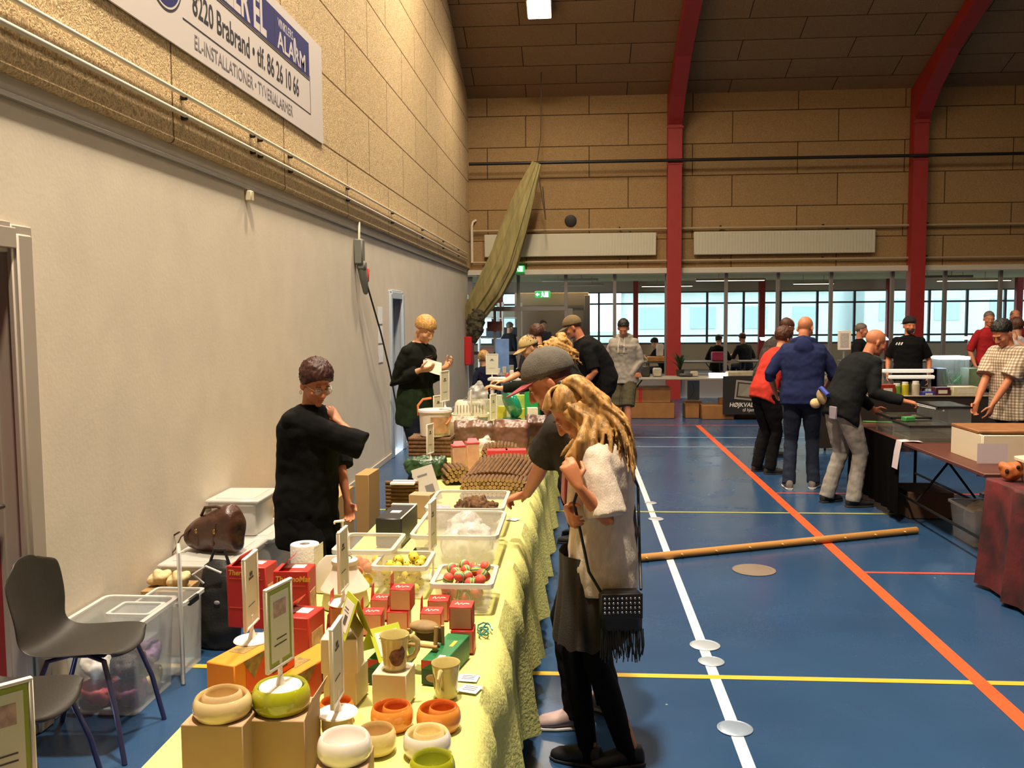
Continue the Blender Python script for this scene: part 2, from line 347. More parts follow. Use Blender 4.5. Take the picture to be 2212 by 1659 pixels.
w = struct(b.out('window_2', mat('outer_mullion', '4d4a4c', .5)))
b = B(); b.box((6, YO + .1, 1.75), (30, .006, 1.8)); b.out('window_glass', M_gl, w, smooth=False)
for i, (x, w_) in enumerate(((1.98, .16), (6.15, .2), (10.3, .2), (-2.6, .2), (14.4, .2))):
    b = B(); b.box((x, YO - .35, 1.5), (w_, .2, 2.99), ch=.01); struct(b.out('column_annex' + ('' if not i else '.%03d' % i), M_red))
# inner partition with a beige sliding door, seen through the entrance
b = B(); b.box((-.68, 24.6, 1.24), (2.0, .1, 2.48), ch=.01); b.box((-.68, 24.53, 1.0), (1.75, .04, 2.0), ch=.01, k=1); b.box((-.68, 24.52, 2.1), (1.95, .05, .07), k=2)
b.box((.28, 24.52, 1.2), (.16, .12, 2.4), ch=.01, k=2)
struct(b.out('wall_entrance', [mat('entrance_panel', '9b8d7d', .5), mat('entrance_door', 'a39688', .5), M_mul]))
# ceiling light strips of the annex
for i, (x0, x1, y, lit) in enumerate(((-.9, .55, 23.2, 0), (3.1, 4.9, 24, 1), (8.3, 9.9, 23.5, 0), (-.5, .8, 27, 0), (2, 3.6, 28.4, 1), (6.4, 7.6, 27.4, 1), (10, 12, 26, 1))):
    b = B(); b.box((0, 0, -.03), (x1 - x0, .16, .06), ch=.01, k=0); b.cyl((-.3, 0, 0), (-.3, 0, .19), .008, k=0); b.cyl((.3, 0, 0), (.3, 0, .19), .008, k=0); b.box((0, 0, -.063), (x1 - x0 - .06, .11, .012), k=1)
    t = b.out('strip_light', [mat('strip_housing', '8d8573', .5), mat('strip_diffuser' + str(lit), 'e8e0cc', .4, emit='fff3d8' if lit else None, es=4 if lit else 0)])
    t.location = ((x0 + x1) / 2, y, 2.8); tag(t, 'long flat ceiling light fixture seen through the glass partition', 'ceiling light', 'strip lights in the room behind the glass')
# outdoors: lawn and pale houses
b = B(); b.box((10, 70, -.3), (160, 78, .3)); struct(b.out('ground', mat('lawn_outside', '8fa08a', .9, var=.2, vs=.4), smooth=False))
hm = mat('house_wall', 'd9e3e2', .8, var=.06, vs=.7); hr = mat('house_roof', '7fa6ac', .8, var=.2, vs=1.5); hw_ = mat('house_window', 'b4ccd0', .3)
for i, (x, y, w_, h_) in enumerate(((-6, 62, 11, 4.2), (9, 58, 12, 3.6), (24, 60, 13, 4.4), (40, 63, 12, 4))):
    t = thing('terraced_house', ('pale house outside, leftmost seen through the far windows', 'pale house outside behind the middle windows, left of the second red column', 'pale house outside behind the windows right of the second red column', 'pale house outside behind the rightmost far windows')[i], 'house', (x, y, -.15), 0, 'houses outside the far windows')
    b = B(); b.box((0, 0, h_ / 2), (w_, 7, h_)); b.out('wall', hm, t, smooth=False)
    b = B(); b.poly([(-w_ / 2 - .4, -4, h_ - .1), (-w_ / 2 - .4, 4, h_ - .1), (-w_ / 2 - .4, 0, h_ + 3.4)], w_ + .8, (-1, 0, 0)); b.out('roof', hr, t, smooth=False)
    for j in range(4):
        b = B(); b.box((-w_ / 2 + w_ * (j + .5) / 4, -3.5, h_ * .5), (1.5, .1, 1.3)); b.out('window', hw_, t, smooth=False)
# ------------------------------------------------------------------ fittings on the left wall
def run(name, label, cat, z, x, y0, y1, clips, r=.014):
    b = B(); b.cyl((x, y0, z), (x, y1, z), r, seg=10); t = tag(b.out(name, M_conduit), label, cat)
    for i, y in enumerate(clips):
        c = B(); c.box((x - .012, y, z - .004), (.04, .03, .046), ch=.006); c.out('clip', M_dark, t)
cl = [5.45, 6.62, 6.78, 7.5, 9.4, 11.7, 14, 16.2, 18.3]
run('conduit_pipe', 'upper thin pale conduit pipe running along the straw-coloured wall boards', 'pipe', 3.22, XL + .075, YF + .05, 19.7, cl)
run('conduit_pipe', 'lower thin pale conduit pipe running along the straw-coloured wall boards', 'pipe', 3.1, XL + .075, YF + .05, 19.7, cl)
b = B(); b.box((0, 0, 0), (.05, .06, .075), ch=.006); t = b.out('junction_box', mat('cream_plastic', 'cbbd9f', .5)); t.location = (XL + .027, 6.62, 2.77)
tag(t, 'small cream box fixed to the top of the white wall', 'junction box')
# advertising sign
SX = XL + .05; b = B(); b.box((SX + .006, 5.85, 3.945), (.012, 5.35, .89)); M_sign = mat('sign_white', 'd8cdc8', .45)
sg = tag(b.out('advertising_sign', M_sign, smooth=False), 'large white sign board with blue band and Danish lettering high on left wall', 'sign')
navy = mat('sign_navy', '24246a', .5); ink = mat('sign_ink', '2d2a33', .6); inkg = mat('sign_grey_ink', '7d7679', .6)
def onL(y, z, dx=0): return axes((SX + .013 + dx, y, z), (0, 1, 0), (0, 0, 1), (1, 0, 0))
b = B(); b.box((SX + .0125, 6.8, 4.16), (.002, 2.62, .3)); b.out('blue_band', navy, sg, smooth=False)
b = B(); b.cyl((SX + .012, 5.24, 3.905), (SX + .0135, 5.24, 3.905), .245, seg=48, k=0); b.cyl((SX + .012, 5.24, 3.905), (SX + .0142, 5.24, 3.905), .232, seg=48, k=1); b.cyl((SX + .012, 5.24, 3.905), (SX + .015, 5.24, 3.905), .218, seg=48, k=2)
b.out('round_emblem', [ink, M_sign, navy], sg, smooth=False)
b = B()
for y, z, dy, dz in ((6.8, 3.69, 2.65, .007), (8.125, 3.86, .007, .34), (6.8, 3.985, 2.62, .006), (6.8, 4.0, 2.62, .005), (7.19, 4.16, .012, .3)): b.box((SX + .0125, y, z), (.0026, dy, dz), k=0)
b.out('rule_lines', ink, sg, smooth=False)
text('8220 Brabrand • tlf. 86 26 10 66', .215, onL(5.62, 3.765), 'lettering', ink, sg, sx=.775, bold=.002)
text('EL-INSTALLATIONER • TYVERIALARMER', .128, onL(5.63, 3.555), 'lettering', inkg, sg, sx=.872)
text('VINKLER EL', .36, onL(5.52, 4.035), 'lettering', M_sign, sg, sx=.79, bold=.012)
text('ALARM', .2, onL(7.25, 4.03), 'lettering', M_sign, sg, sx=1.18, bold=.003); text('VINKLERS', .1, onL(7.27, 4.2), 'lettering', M_sign, sg, sx=.9)
b = B(); b.ell((SX + .0145, 7.7, 4.15), (.003, .04, .085)); b.box((SX + .0145, 7.7, 4.06), (.003, .03, .05)); b.out('drop_emblem', mat('sign_pale', 'b9b3bd', .5), sg)
# power socket with plug, hanging cable
p0 = PX(776, 540, XL + .05)
t = thing('power_socket', 'grey industrial wall socket with plugged-in red connector on white wall', 'socket', (XL, p0.y, p0.z)); g = mat('socket_grey', '6f7068', .5)
b = B(); b.box((.05, 0, -.02), (.1, .13, .28), ch=.015); b.box((.07, .02, -.17), (.1, .1, .1), ch=.02); b.out('housing', g, t)
b = B(); b.tube([(.07, .03, -.2), (.075, .1, -.34), (.08, .14, -.46)], [.05, .045, .03], 12, rnd_=True); b.out('plug', g, t)
b = B(); b.box((.1, .13, -.27), (.05, .035, .16), ch=.01, R=RX(-.2)); b.out('latch', mat('socket_red', 'b33a34', .4), t)
b = B(); b.tube([(.05, .0, .1), (.05, .01, .2), (.04, .06, .3), (.02, .12, .34)], .013, 8); b.out('feed_cable', M_conduit, t)
b = B(); q = PX(792, 612, XL + .08); e_ = PX(842, 800, XL + .1); b.tube([q, q.lerp(e_, .5) + V((.02, 0, -.03)), e_, e_ + V((.03, .25, -.5)), (XL + .3, e_.y + .5, .03), (XL + .8, e_.y + 1.5, .02)], .011, 8)
tag(b.out('power_cable', M_dark), 'black cable slanting down the white wall from the grey socket', 'cable')
b = B(); pp = PX(823, 723, XL + .01)
for k_, z in enumerate((.24, 0, -.24)): b.box((XL + .004, pp.y, pp.z + z), (.003, .26, .21))
tag(b.out('wall_notice', mat('paper', 'e8e8ea', .7), smooth=False), 'white paper notice taped to wall left of the purple door', 'notice')
# ------------------------------------------------------------------ fittings on the back wall
for i, (x0, x1) in enumerate(((-2.05, 1.75), (2.57, 6.45))):
    t = thing('radiator_panel', ('pale flat radiant heater left of the first red column, behind the net', 'pale flat radiant heater between the two red columns')[i], 'heater', ((x0 + x1) / 2, YB - .06, 3.42))
    b = B(); b.box((0, -.04, 0), (x1 - x0, .07, .5), ch=.008)
    for j in range(60): b.box((x0 - (x0 + x1) / 2 + (j + .5) * (x1 - x0) / 60, -.077, 0), (.03, .012, .47))
    b.out('panel', mat('heater_cream', 'c4bda6', .5), t)
    b = B()
    for sx in (-1, 1): b.box((sx * (x1 - x0) * .35, .01, .2), (.05, .06, .18))
    b.out('bracket', M_dark, t)
for z, x0, x1, lb in ((3.75, XL + .1, 22, 'upper'), (3.05, XL + .1, 22, 'lower')):
    b = B(); b.cyl((x0, YB - .1, z), (x1, YB - .1, z), .028, seg=10); t = tag(b.out('heating_pipe', mat('pipe_paint', 'a58f6c', .5)), lb + ' of two heating pipes along the back wall by the pale heaters', 'pipe')
    for j in range(10):
        c = B(); c.box((x0 + 1.1 + 2.2 * j, YB - .06, z + .03), (.03, .1, .05)); c.out('clip', M_dark, t)
b = B(); b.cyl((XL + .12, YB - .12, 3.05), (XL + .12, YB - .12, 3.85), .03); b.tube([(XL + .12, YB - .12, 3.85), (XL + .14, YB - .1, 3.95), (XL + .2, YB - .02, 4.0)], .028); tag(b.out('heating_pipe', M_conduit), 'short upright pipe in the corner left of the net bundle', 'pipe')
b = B(); b.cyl((XL + .1, YB - .34, 5.19), (22, YB - .34, 5.19), .035, seg=10); t = tag(b.out('curtain_rail', M_dark), 'long dark horizontal rail across the back wall and red columns', 'rail')
b = B(); b.lathe([(0, .03), (.1, .03), (.13, .02), (.135, 0), (0, 0)], seg=28); t = b.out('vent_cover', mat('vent_black', '16120f', .6)); t.matrix_world = axes((-.13, YB - .001, 3.96), (1, 0, 0), (0, 0, 1), (0, -1, 0)); tag(t, 'round black vent opening high on the back wall', 'vent')
# exit signs
def exit_sign(loc, s, label):
    t = thing('exit_sign', label, 'sign', loc); b = B(); b.box((0, 0, 0), (.46 * s, .08, .2 * s), ch=.01); b.out('housing', mat('exit_green', '2f8a4d', .4, emit='30a050', es=1.2), t)
    b = B(); w_ = mat('exit_white', 'f2fff2', .4, emit='f4fff0', es=6); y = -.042
    b.box((.12 * s, y, 0), (.1 * s, .004, .15 * s)); b.box((-.14 * s, y, 0), (.09 * s, .004, .03 * s)); b.poly([(-.2 * s, y - .002, 0), (-.15 * s, y - .002, .05 * s), (-.15 * s, y - .002, -.05 * s)], .004, (0, -1, 0))
    b.ell((.0, y, .06 * s), (.018 * s, .003, .018 * s)); b.tube([(-.005 * s, y, .035 * s), (.005 * s, y, -.01 * s)], .016 * s, 6); b.tube([(.005 * s, y, -.01 * s), (-.03 * s, y, -.07 * s)], .01 * s, 6); b.tube([(.005 * s, y, -.01 * s), (.03 * s, y, -.04 * s), (.05 * s, y, -.07 * s)], .01 * s, 6); b.tube([(-.03 * s, y, .01 * s), (0, y, .035 * s), (.03 * s, y, .01 * s)], .008 * s, 6)
    b.out('pictogram', w_, t)
p = PY(1117, 581, YB - .25); exit_sign(p, .72, 'lit green exit sign above the entrance, right of the net bundle')
b_ = B(); b_.cyl((p.x, p.y, p.z + .06), (p.x, p.y + .05, 2.9), .01)
p = PY(1172, 636, 24.4); exit_sign(p, .9, 'smaller lit green exit sign behind the glass above the beige door')
# bundled net
pts = [PY(1160, 352, 19.4), PY(1135, 420, 19.45), PY(1108, 500, 19.5), PY(1085, 570, 19.55), PY(1058, 625, 19.6), PY(1030, 668, 19.75), PY(1012, 690, 19.85)]
rad = [.1, .2, .27, .31, .3, .25, .16]; b = B(); vs = []; n = 40
cur = []
for i in range(25):
    u = i / 24 * 6; k_ = min(5, int(u)); f = u - k_; c = pts[k_].lerp(pts[k_ + 1], f); r = rad[k_] * (1 - f) + rad[k_ + 1] * f; cur.append((c, r))
for i, (c, r) in enumerate(cur):
    d = cur[min(i + 1, 24)][0] - cur[max(i - 1, 0)][0]; x, y, d = frame(d, V((0, 1, 0)))
    for j in range(n):
        a = 2 * PI * j / n; rr = r * (1 + .1 * math.sin(9 * a + i * .12) + .07 * math.sin(17 * a - i * .2)) * (.85 if math.sin(a) > .9 else 1); vs.append(c + x * math.cos(a) * rr + y * math.sin(a) * rr * .6)
b.add(vs, [(i * n + j, i * n + (j + 1) % n, (i + 1) * n + (j + 1) % n, (i + 1) * n + j) for i in range(24) for j in range(n)] + [tuple(range(n))[::-1], tuple(24 * n + j for j in range(n))])
M_net = mat('net_canvas', '958857', .95, var=.22, vs=5, stretch=(3, 3, .4), bump=.4, bs=30); M_net2 = mat('net_tangle', '4d4632', .95, var=.5, vs=14, bump=1, bs=40)
t = thing('divider_net', 'long olive-beige bundle of rolled net hoisted in the far left corner', 'net'); b.out('net_roll', M_net, t)
b = B(); c = PY(1027, 702, 19.75); b.ell(c, (.2, .2, .34)); b.ell(c + V((.06, -.05, .2)), (.17, .16, .2)); b.ell(c + V((-.05, 0, -.2)), (.15, .14, .2))
lump = lambda me: displace(me, lambda q: .05 * noise.noise(q * 9) + .03 * noise.noise(q * 24))
remesh(b, 'net_knot', .02, 1, M_net2, t, lump)
b = B(); q = PY(1160, 352, 19.4); z_ = ZE + SL * (YB - 19.4); b.tube([q, (q.x + .08, 19.4, 5.6), (q.x + .1, 19.4, z_)], .01, 6); b.tube([q, (q.x + .1, 19.38, q.z - .7), (q.x + .18, 19.38, q.z - 1.2), (q.x + .12, 19.38, q.z - .5)], .012, 6); b.out('rope', mat('rope', '4b3b26', .9), t)
# fire hose box in the corner
b = B(); p = PY(1003, 757, YB - .5); b.box(p, (.16, .5, .62), ch=.015); p_ = p; t = tag(b.out('fire_cabinet', mat('fire_red', 'c01f1d', .45)), 'red fire cabinet on the wall in the far left corner under the net', 'fire cabinet'); t.location.x = XL + .08 - p.x
for i, (px, py) in enumerate(((967, 775), (977, 778))):
    q = PX(px, py, XL + .01); b = B(); b.box(q, (.02, .09, .15 if i == 0 else .09), ch=.005); tag(b.out('light_switch', mat('switch_grey', 'a9a49e', .5)), ('taller pale switch plate on white wall left of the red cabinet', 'smaller pale switch plate on white wall nearest the red cabinet')[i], 'switch')
# floor socket covers
for i, (x, y, r, c, lb) in enumerate(((1.29, 6.57, .155, '8d7f72', 'large round brown-grey floor plate in front of the wooden pole'), (.72, 5.03, .085, 'aab4bf', 'farther of two close round floor covers on the white line'), (.72, 4.79, .07, 'a2adba', 'nearer of two close round floor covers on the white line'), (.71, 4.0, .08, '8c9bb0', 'round floor cover on the white line nearest the camera'), (.72, 8.2, .07, 'b0b6be', 'round floor cover on the white line beside the thin olive line'), (.73, 8.9, .06, 'a9b1ba', 'farthest round floor cover on the white line'))):
    b = B(); b.lathe([(0, .006), (r * .8, .006), (r * .86, .004), (r * .9, .006), (r, .003), (r, 0), (0, 0)], seg=32); t = b.out('floor_cover', mat('cover_' + c, c, .35, metal=.3)); t.location = (x, y, .0022); tag(t, lb, 'floor cover')
# wooden pole
a_, e_ = V((.42, 6.735, .03)), V((2.87, 7.745, .03)); d = e_ - a_
t = thing('wooden_pole', 'long wooden pole with small pegs lying across the blue floor', 'pole', a_, math.atan2(d.y, d.x)); L_ = d.length
b = B(); b.tube([(-.25, 0, 0), (L_, 0, 0)], .03, 16); b.out('rod', mat('pole_wood', 'a9793c', .5, var=.15, vs=4, stretch=(.5, 8, 8)), t)
for i in range(9):
    c = B(); c.cyl((.1 + i * .3, -.025, .005), (.1 + i * .3, -.05, .008), .008, .006, 8); c.out('peg', mat('peg_wood', 'c79a55', .5), t)
# ------------------------------------------------------------------ lamps and light
def area(loc, size, power, color, spread=150, rot=(0, 0, 0), name='lamp_or_fill_light'):
    l = bpy.data.lights.new(name, 'AREA'); l.shape = 'RECTANGLE'; l.size, l.size_y = size; l.energy = power; l.color = color; l.spread = math.radians(spread)
    o = bpy.data.objects.new(name, l); o.location = loc; o.rotation_euler = rot; COL.objects.link(o); return o
WARM = (1, .85, .64); first = None
LAMPS = [(-.69, 17.33, 60), (-.69, 12.3, 310), (-.69, 7.3, 520), (-.69, 2.3, 760), (4.4, 12.3, 40), (4.4, 7.3, 40), (4.4, 2.3, 40), (9.6, 12.3, 40), (9.6, 7.3, 40), (9.6, 2.3, 40)]
for i, (x, y, pw) in enumerate(LAMPS):
    z = ZR - SL * abs(y - YRIDGE)
    if first is None:
        t = thing('hall_lamp', 'bright square lamp on the sloping ceiling at the top edge', 'lamp', (x, y, z - .03), 0, 'hall lamps'); first = t
        t.rotation_euler = (-math.atan(SL), 0, 0)
        b = B(); b.box((0, 0, -.06), (.5, .6, .14), ch=.02); b.out('housing', mat('lamp_housing', '6b6257', .5), t)
        b = B(); b.box((0, 0, -.135), (.42, .5, .02), ch=.004); b.out('diffuser', mat('lamp_glow', 'fff4dc', .4, emit='fff0d2', es=25), t)
    else:
        c = copy_thing(first, (x, y, z - .03), label='square hall lamp on the ceiling outside the picture', group='hall lamps out of view'); c.rotation_euler = (-math.atan(SL) if y > YRIDGE else math.atan(SL), 0, 0)
    area((x, y, z - .3), (.5, .5), pw, WARM)
# annex light and daylight
area((2, 25.5, 2.7), (6, .3), 60, (1, .9, .75)); area((9, 25.5, 2.7), (6, .3), 60, (1, .9, .75))
for x in (0, 5, 10): area((x, 24.5, 2.72), (4, .3), 90, (1, .86, .62), rot=(PI, 0, 0))  # added fill lights aimed up to brighten the annex ceiling, no such fixtures
W = bpy.data.worlds.new('sky'); SC.world = W; W.use_nodes = True; bg = W.node_tree.nodes['Background']; bg.inputs[0].default_value = (.72, .9, 1, 1); bg.inputs[1].default_value = 3.4
SC.view_settings.view_transform = 'Standard'; SC.view_settings.look = 'None'; SC.view_settings.gamma = 1; SC.view_settings.exposure = 0.45; SC.view_settings.use_curve_mapping = False
SC.cycles.use_denoising = True; SC.cycles.max_bounces = 8; SC.cycles.transparent_max_bounces = 24; SC.cycles.sample_clamp_indirect = 8; SC.cycles.caustics_reflective = False; SC.cycles.caustics_refractive = False
# daylight comes from the sky through the outer glass; no window light is placed
# ------------------------------------------------------------------ people
def ik(a, t, l1, l2, pole):
    d = t - a; L_ = d.length
    if L_ > (l1 + l2) * .999: d = d * ((l1 + l2) * .999 / L_); L_ = d.length; t = a + d
    if L_ < abs(l1 - l2) * 1.05: d = d.normalized() * abs(l1 - l2) * 1.05; L_ = d.length; t = a + d
    u = d / L_; x = (l1 * l1 - l2 * l2 + L_ * L_) / (2 * L_); h = math.sqrt(max(0, l1 * l1 - x * x))
    p = V(pole); p = p - u * p.dot(u); p = p.normalized() if p.length > 1e-6 else frame(u)[0]
    return a + u * x + p * h, t
def hand(b, w, d, n, right, curl=.5, s=1, spread=.06):
    d = d.normalized(); n = V(n); n = (n - d * n.dot(d)).normalized(); t = d.cross(n) * (1 if right else -1)
    b.loft([(w - d * .01 * s, t * .026 * s, n * .02 * s), (w + d * .03 * s, t * .034 * s, n * .018 * s), (w + d * .07 * s, t * .041 * s, n * .016 * s), (w + d * .095 * s, t * .039 * s, n * .012 * s)], 14)
    for i, (L_, o) in enumerate(((.072, .03), (.08, .0105), (.074, -.0105), (.058, -.03))):
        p = w + d * (.088 - .006 * abs(i - 1)) * s + t * o * s; dd = (d + t * spread * (1.2 - i)).normalized(); pts = [p]; c = curl * (.85 + .12 * i)
        for k_, f in enumerate((.46, .3, .24)):
            a = c * (k_ + .6); q = dd * math.cos(a) + n * math.sin(a); p = p + q * L_ * f * s; pts.append(p)
        b.tube(pts, [.0098 * s, .0092 * s, .0085 * s, .0072 * s], 8, rnd_=True)
    p = w + d * .022 * s + t * .028 * s; q = (t * .75 + d * .6 + n * .35).normalized(); r = (t * .2 + d * .85 + n * (.25 + curl * .5)).normalized()
    b.tube([p - t * .01 * s, p + q * .04 * s, p + q * .04 * s + r * .03 * s, p + q * .04 * s + r * .055 * s], [.014 * s, .012 * s, .0105 * s, .008 * s], 8, rnd_=True)
CR_C, CR_R = V((0, -.018, .035)), V((.076, .096, .086))
def head_shape(b, Hm, fem=False):
    old = b.M; b.M = Hm
    b.ell(CR_C, CR_R); b.ell((0, .022, -.03), (.062, .068, .085)); b.ell((0, .028, -.078), (.05 if not fem else .045, .054, .038)); b.ell((0, .07, -.1), (.021, .02, .017))
    b.tube([(0, .086, .012), (0, .099, -.012), (0, .108, -.034)], [.008, .01, .0125], 8, rnd_=True); b.ell((.011, .095, -.039), (.008, .01, .007)); b.ell((-.011, .095, -.039), (.008, .01, .007))
    b.ell((0, .074, .022), (.05, .017, .013)); b.ell((0, .086, -.066), (.023, .009, .006)); b.ell((0, .084, -.077), (.019, .01, .007))
    for s_ in (-1, 1):
        b.ell((s_ * .04, .06, -.028), (.024, .024, .02)); b.ell((s_ * .031, .074, .0), (.0145, .01, .011))
        b.ell((s_ * .079, -.012, -.012), (.008, .02, .032), Matrix.Rotation(s_ * .35, 4, 'Z') @ Matrix.Rotation(-.15, 4, 'X')); b.ell((s_ * .076, -.006, -.034), (.008, .01, .012))
    b.M = old
def hair_shell(off, mask, amp=.004, nf=30, c=CR_C, R=CR_R, nu=72, nv=44, stretch=(1, 1, .3), lift=None):
    b = B(); vs = []; keep = []
    for i in range(nv + 1):
        t = -PI / 2 + PI * i / nv
        for j in range(nu):
            a = 2 * PI * j / nu; n = V((math.cos(t) * math.cos(a), math.cos(t) * math.sin(a), math.sin(t))); m = mask(n)
            o = (lift(n) if lift else off); k = max(0, min(1, m * 5 + .15)); k = k * k * (3 - 2 * k)
            p = V((n.x * (R.x), n.y * R.y, n.z * R.z)); q = V((p.x * stretch[0], p.y * stretch[1], p.z * stretch[2]))
            vs.append(c + p + n * (-.004 + (o + .004) * k + k * amp * (noise.noise(q * nf * 10) + .6 * noise.noise(q * nf * 27)))); keep.append(m > -.12)
    b.v = vs
    for i in range(nv):
        for j in range(nu):
            f = (i * nu + j, i * nu + (j + 1) % nu, (i + 1) * nu + (j + 1) % nu, (i + 1) * nu + j)
            if all(keep[q] for q in f): b.f.append(f); b.m.append(0)
    return b
def hmat(name, c, var=.35, rough=.5): return mat('hair_' + name, c, rough, var=var, vs=34, stretch=(2.2, 2.2, .12), bump=.35, bs=70, spec=.4)
HAIR = {'brown': hmat('brown', '4a2a1c'), 'auburn': hmat('auburn', '3a1b16', .5), 'black': hmat('black', '15110f'), 'blond': hmat('blond', 'b58a4c', .3), 'grey': hmat('grey', '6b5c50'), 'fair': mat('hair_fair', 'a67d47', .5, var=.55, vs=17, stretch=(2.4, 2.4, .12), bump=.35, bs=60, spec=.4)}
def skin(n, c): return mat('skin_' + n, c, .5, var=.06, vs=25, spec=.35)
SK, SKR, SKT, SKD = skin('light', 'd39a74'), skin('ruddy', 'c07a58'), skin('tan', 'b8744e'), skin('pale', 'd9a786')
short_mask = lambda n: n.z - (-.38 + (.86 * n.y if n.y > 0 else .5 * n.y)) - .04 * math.sin(n.x * 9)
def style(name):
    if name == 'short': return hair_shell(.013, short_mask, .009, 14, lift=lambda n: .0045 + .016 * max(0, n.z) ** .6 + .004 * max(0, -n.y))
    if name == 'cropped': return hair_shell(.005, short_mask, .002)
    if name == 'balding': return hair_shell(.005, lambda n: min(short_mask(n), .75 - n.z + max(0, -n.y) * .35 - max(0, n.y) * .5), .002)
    if name == 'fringe': return hair_shell(.018, lambda n: n.z - (-.42 + .45 * n.y if n.y < .25 else -.3 + .4 * n.y), .006, 16)
    if name == 'pixie': return hair_shell(.0, lambda n: n.z - (-.66 + .98 * n.y if n.y > 0 else -.66 + .32 * n.y), .009, 12, lift=lambda n: .014 + .016 * max(0, n.z + .3))
    if name == 'bob': return hair_shell(.02, lambda n: n.z - (-.85 + 1.35 * max(0, n.y)), .008, 10)
def person(label, pos, face, H, lean=0, side=0, head=(0, 0, 0), R=None, L=None, feet=None, py=0, top=None, low=None, shoes='2a2522', hair=None, sk=SK, hscale=1.0, vs=.009, fem=False, sh=1.0, belly=0, extra=None, group=None, neck=0, beard=None, eyes=False, legs=True, hipz=.96):
    """one clothed figure: body (continuous skin), shirt, trousers, shoes and hair as its parts. arms R and L: dict(w= world wrist or l= local wrist, pole=, n= palm normal, d= finger direction, curl=)"""
    fx, fy = V((face[0], face[1], 0)).normalized()[:2]; rz = math.atan2(-fx, fy); t = thing('person', label, 'person', (pos[0], pos[1], 0), rz, group)
    RI = Matrix.Rotation(-rz, 4, 'Z'); toL = lambda p: RI @ (V(p) - V((pos[0], pos[1], 0)))
    s = H / 1.8; ln, sd = math.radians(lean), math.radians(side)
    dr = lambda l: V((math.sin(sd) * (l / ln if ln else 1), math.sin(l), math.cos(l))).normalized()
    P = V((0, py, hipz * s)); mid = P + dr(ln * .8) * .27 * s; nk = mid + dr(ln * 1.15) * .275 * s; up = (nk - mid).normalized()
    rt = V((1, 0, 0)); rt = (rt - up * rt.dot(up)).normalized(); fw = up.cross(rt)
    hp, hy, hr = (math.radians(a) for a in head)
    Rm = Matrix.Rotation(hy, 3, 'Z') @ Matrix.Rotation(-hp, 3, 'X') @ Matrix.Rotation(hr, 3, 'Y')
    hu = Rm @ V((0, 0, 1)); hf = Rm @ V((0, 1, 0)); nd = (up + hu).normalized(); hs = max(.92, min(1.02, s)) * hscale; hc = nk + nd * (.06 + neck) * s + hu * .09 * s + hf * .018
    Hm = Matrix.Translation(hc) @ Rm.to_4x4() @ Matrix.Scale(hs, 4)
    J = dict(P=P, mid=mid, nk=nk, up=up, rt=rt, fw=fw, Hm=Hm, t=t, s=s, toL=toL, hc=hc); arms = {}
    for nm, sg, a in (('R', 1, R or {}), ('L', -1, L or {})):
        S = nk + rt * (.172 * sh * sg * s) - up * .078 * s
        w = toL(a['w']) if 'w' in a else V(a['l']) * s if 'l' in a else S + V((.07 * sg, .06, -.5)) * s
        el, w = ik(S, w, .295 * s, .26 * s, a.get('pole', (sg * .5, -1, -.2)))
        if 'e' in a: el = toL(a['e']); w = toL(a['w'])
        arms[nm] = (S, el, w, a)
        J['S' + nm], J['E' + nm], J['W' + nm] = S, el, w
    lg = {}
    for nm, sg, ft in zip('RL', (1, -1), feet or ((.11, .02, -8), (-.11, 0, 8))):
        hp_ = P + V((sg * .088 * s, 0, -.05 * s)); an = V((ft[0] * s, ft[1] * s, .085 * s + (ft[3] if len(ft) > 3 else 0))); kn, an = ik(hp_, an, .435 * s, .425 * s, (0, 1, 0)); lg[nm] = (hp_, kn, an, math.radians(ft[2]))
    J['lg'] = lg
    # body
    b = B(); head_shape(b, Hm, fem); b.tube([nk - up * .04 * s, hc - hu * .06 * s - hf * .03, hc - hf * .02], [.055 * s, .052 * s, .05 * s], 12)
    def rings(w, d, e=0, f0=0):
        """torso cross-sections from hem to neck"""
        return [(P + V((0, 0, -.1 * s)), rt * (.168 * w + e), fw * (.115 * d + e)), (P, rt * (.172 * w + e), fw * (.118 * d + e + belly * .5)), (P.lerp(mid, .55), rt * (.155 * w + e), fw * (.105 * d + e + belly)), (mid + up * .02 * s, rt * (.166 * w + e), fw * (.112 * d + e + belly * .6)),
                (mid.lerp(nk, .55), rt * (.18 * w * sh + e), fw * (.115 * d + e)), (nk - up * .06 * s, rt * (.158 * sh * w + e), fw * (.088 * d + e)), (nk - up * .032 * s, rt * (.118 * sh * w + e), fw * (.078 * d + e)), (nk - up * .01 * s, rt * (.08 * w + e * .5), fw * (.068 * d + e * .5)), (nk + up * .012 * s, rt * .058 * s, fw * .055 * s)]
    fs = .92 if fem else 1
    b.loft([(c, w_ * s, d_ * s) for c, w_, d_ in rings(.9 * fs, .9)], 20)
    for nm in 'RL':
        S, el, w, a = arms[nm]; k = .88 if fem else 1
        b.tube([S, S.lerp(el, .5), el, el.lerp(w, .3), w], [.04 * s * k, .042 * s * k, .037 * s * k, .038 * s * k, .024 * s * k], 12, rnd_=True)
        hd = V(a['d']) if 'd' in a else (w - el); hd = RI.to_3x3() @ hd if 'd' in a else hd
        n_ = V(a['n']) if 'n' in a else V((-1 if nm == 'R' else 1, .2, 0)); n_ = RI.to_3x3() @ n_ if 'n' in a else n_
        hand(b, w + hd.normalized() * .012, hd, n_, nm == 'R', a.get('curl', .5), s * (.92 if fem else 1))
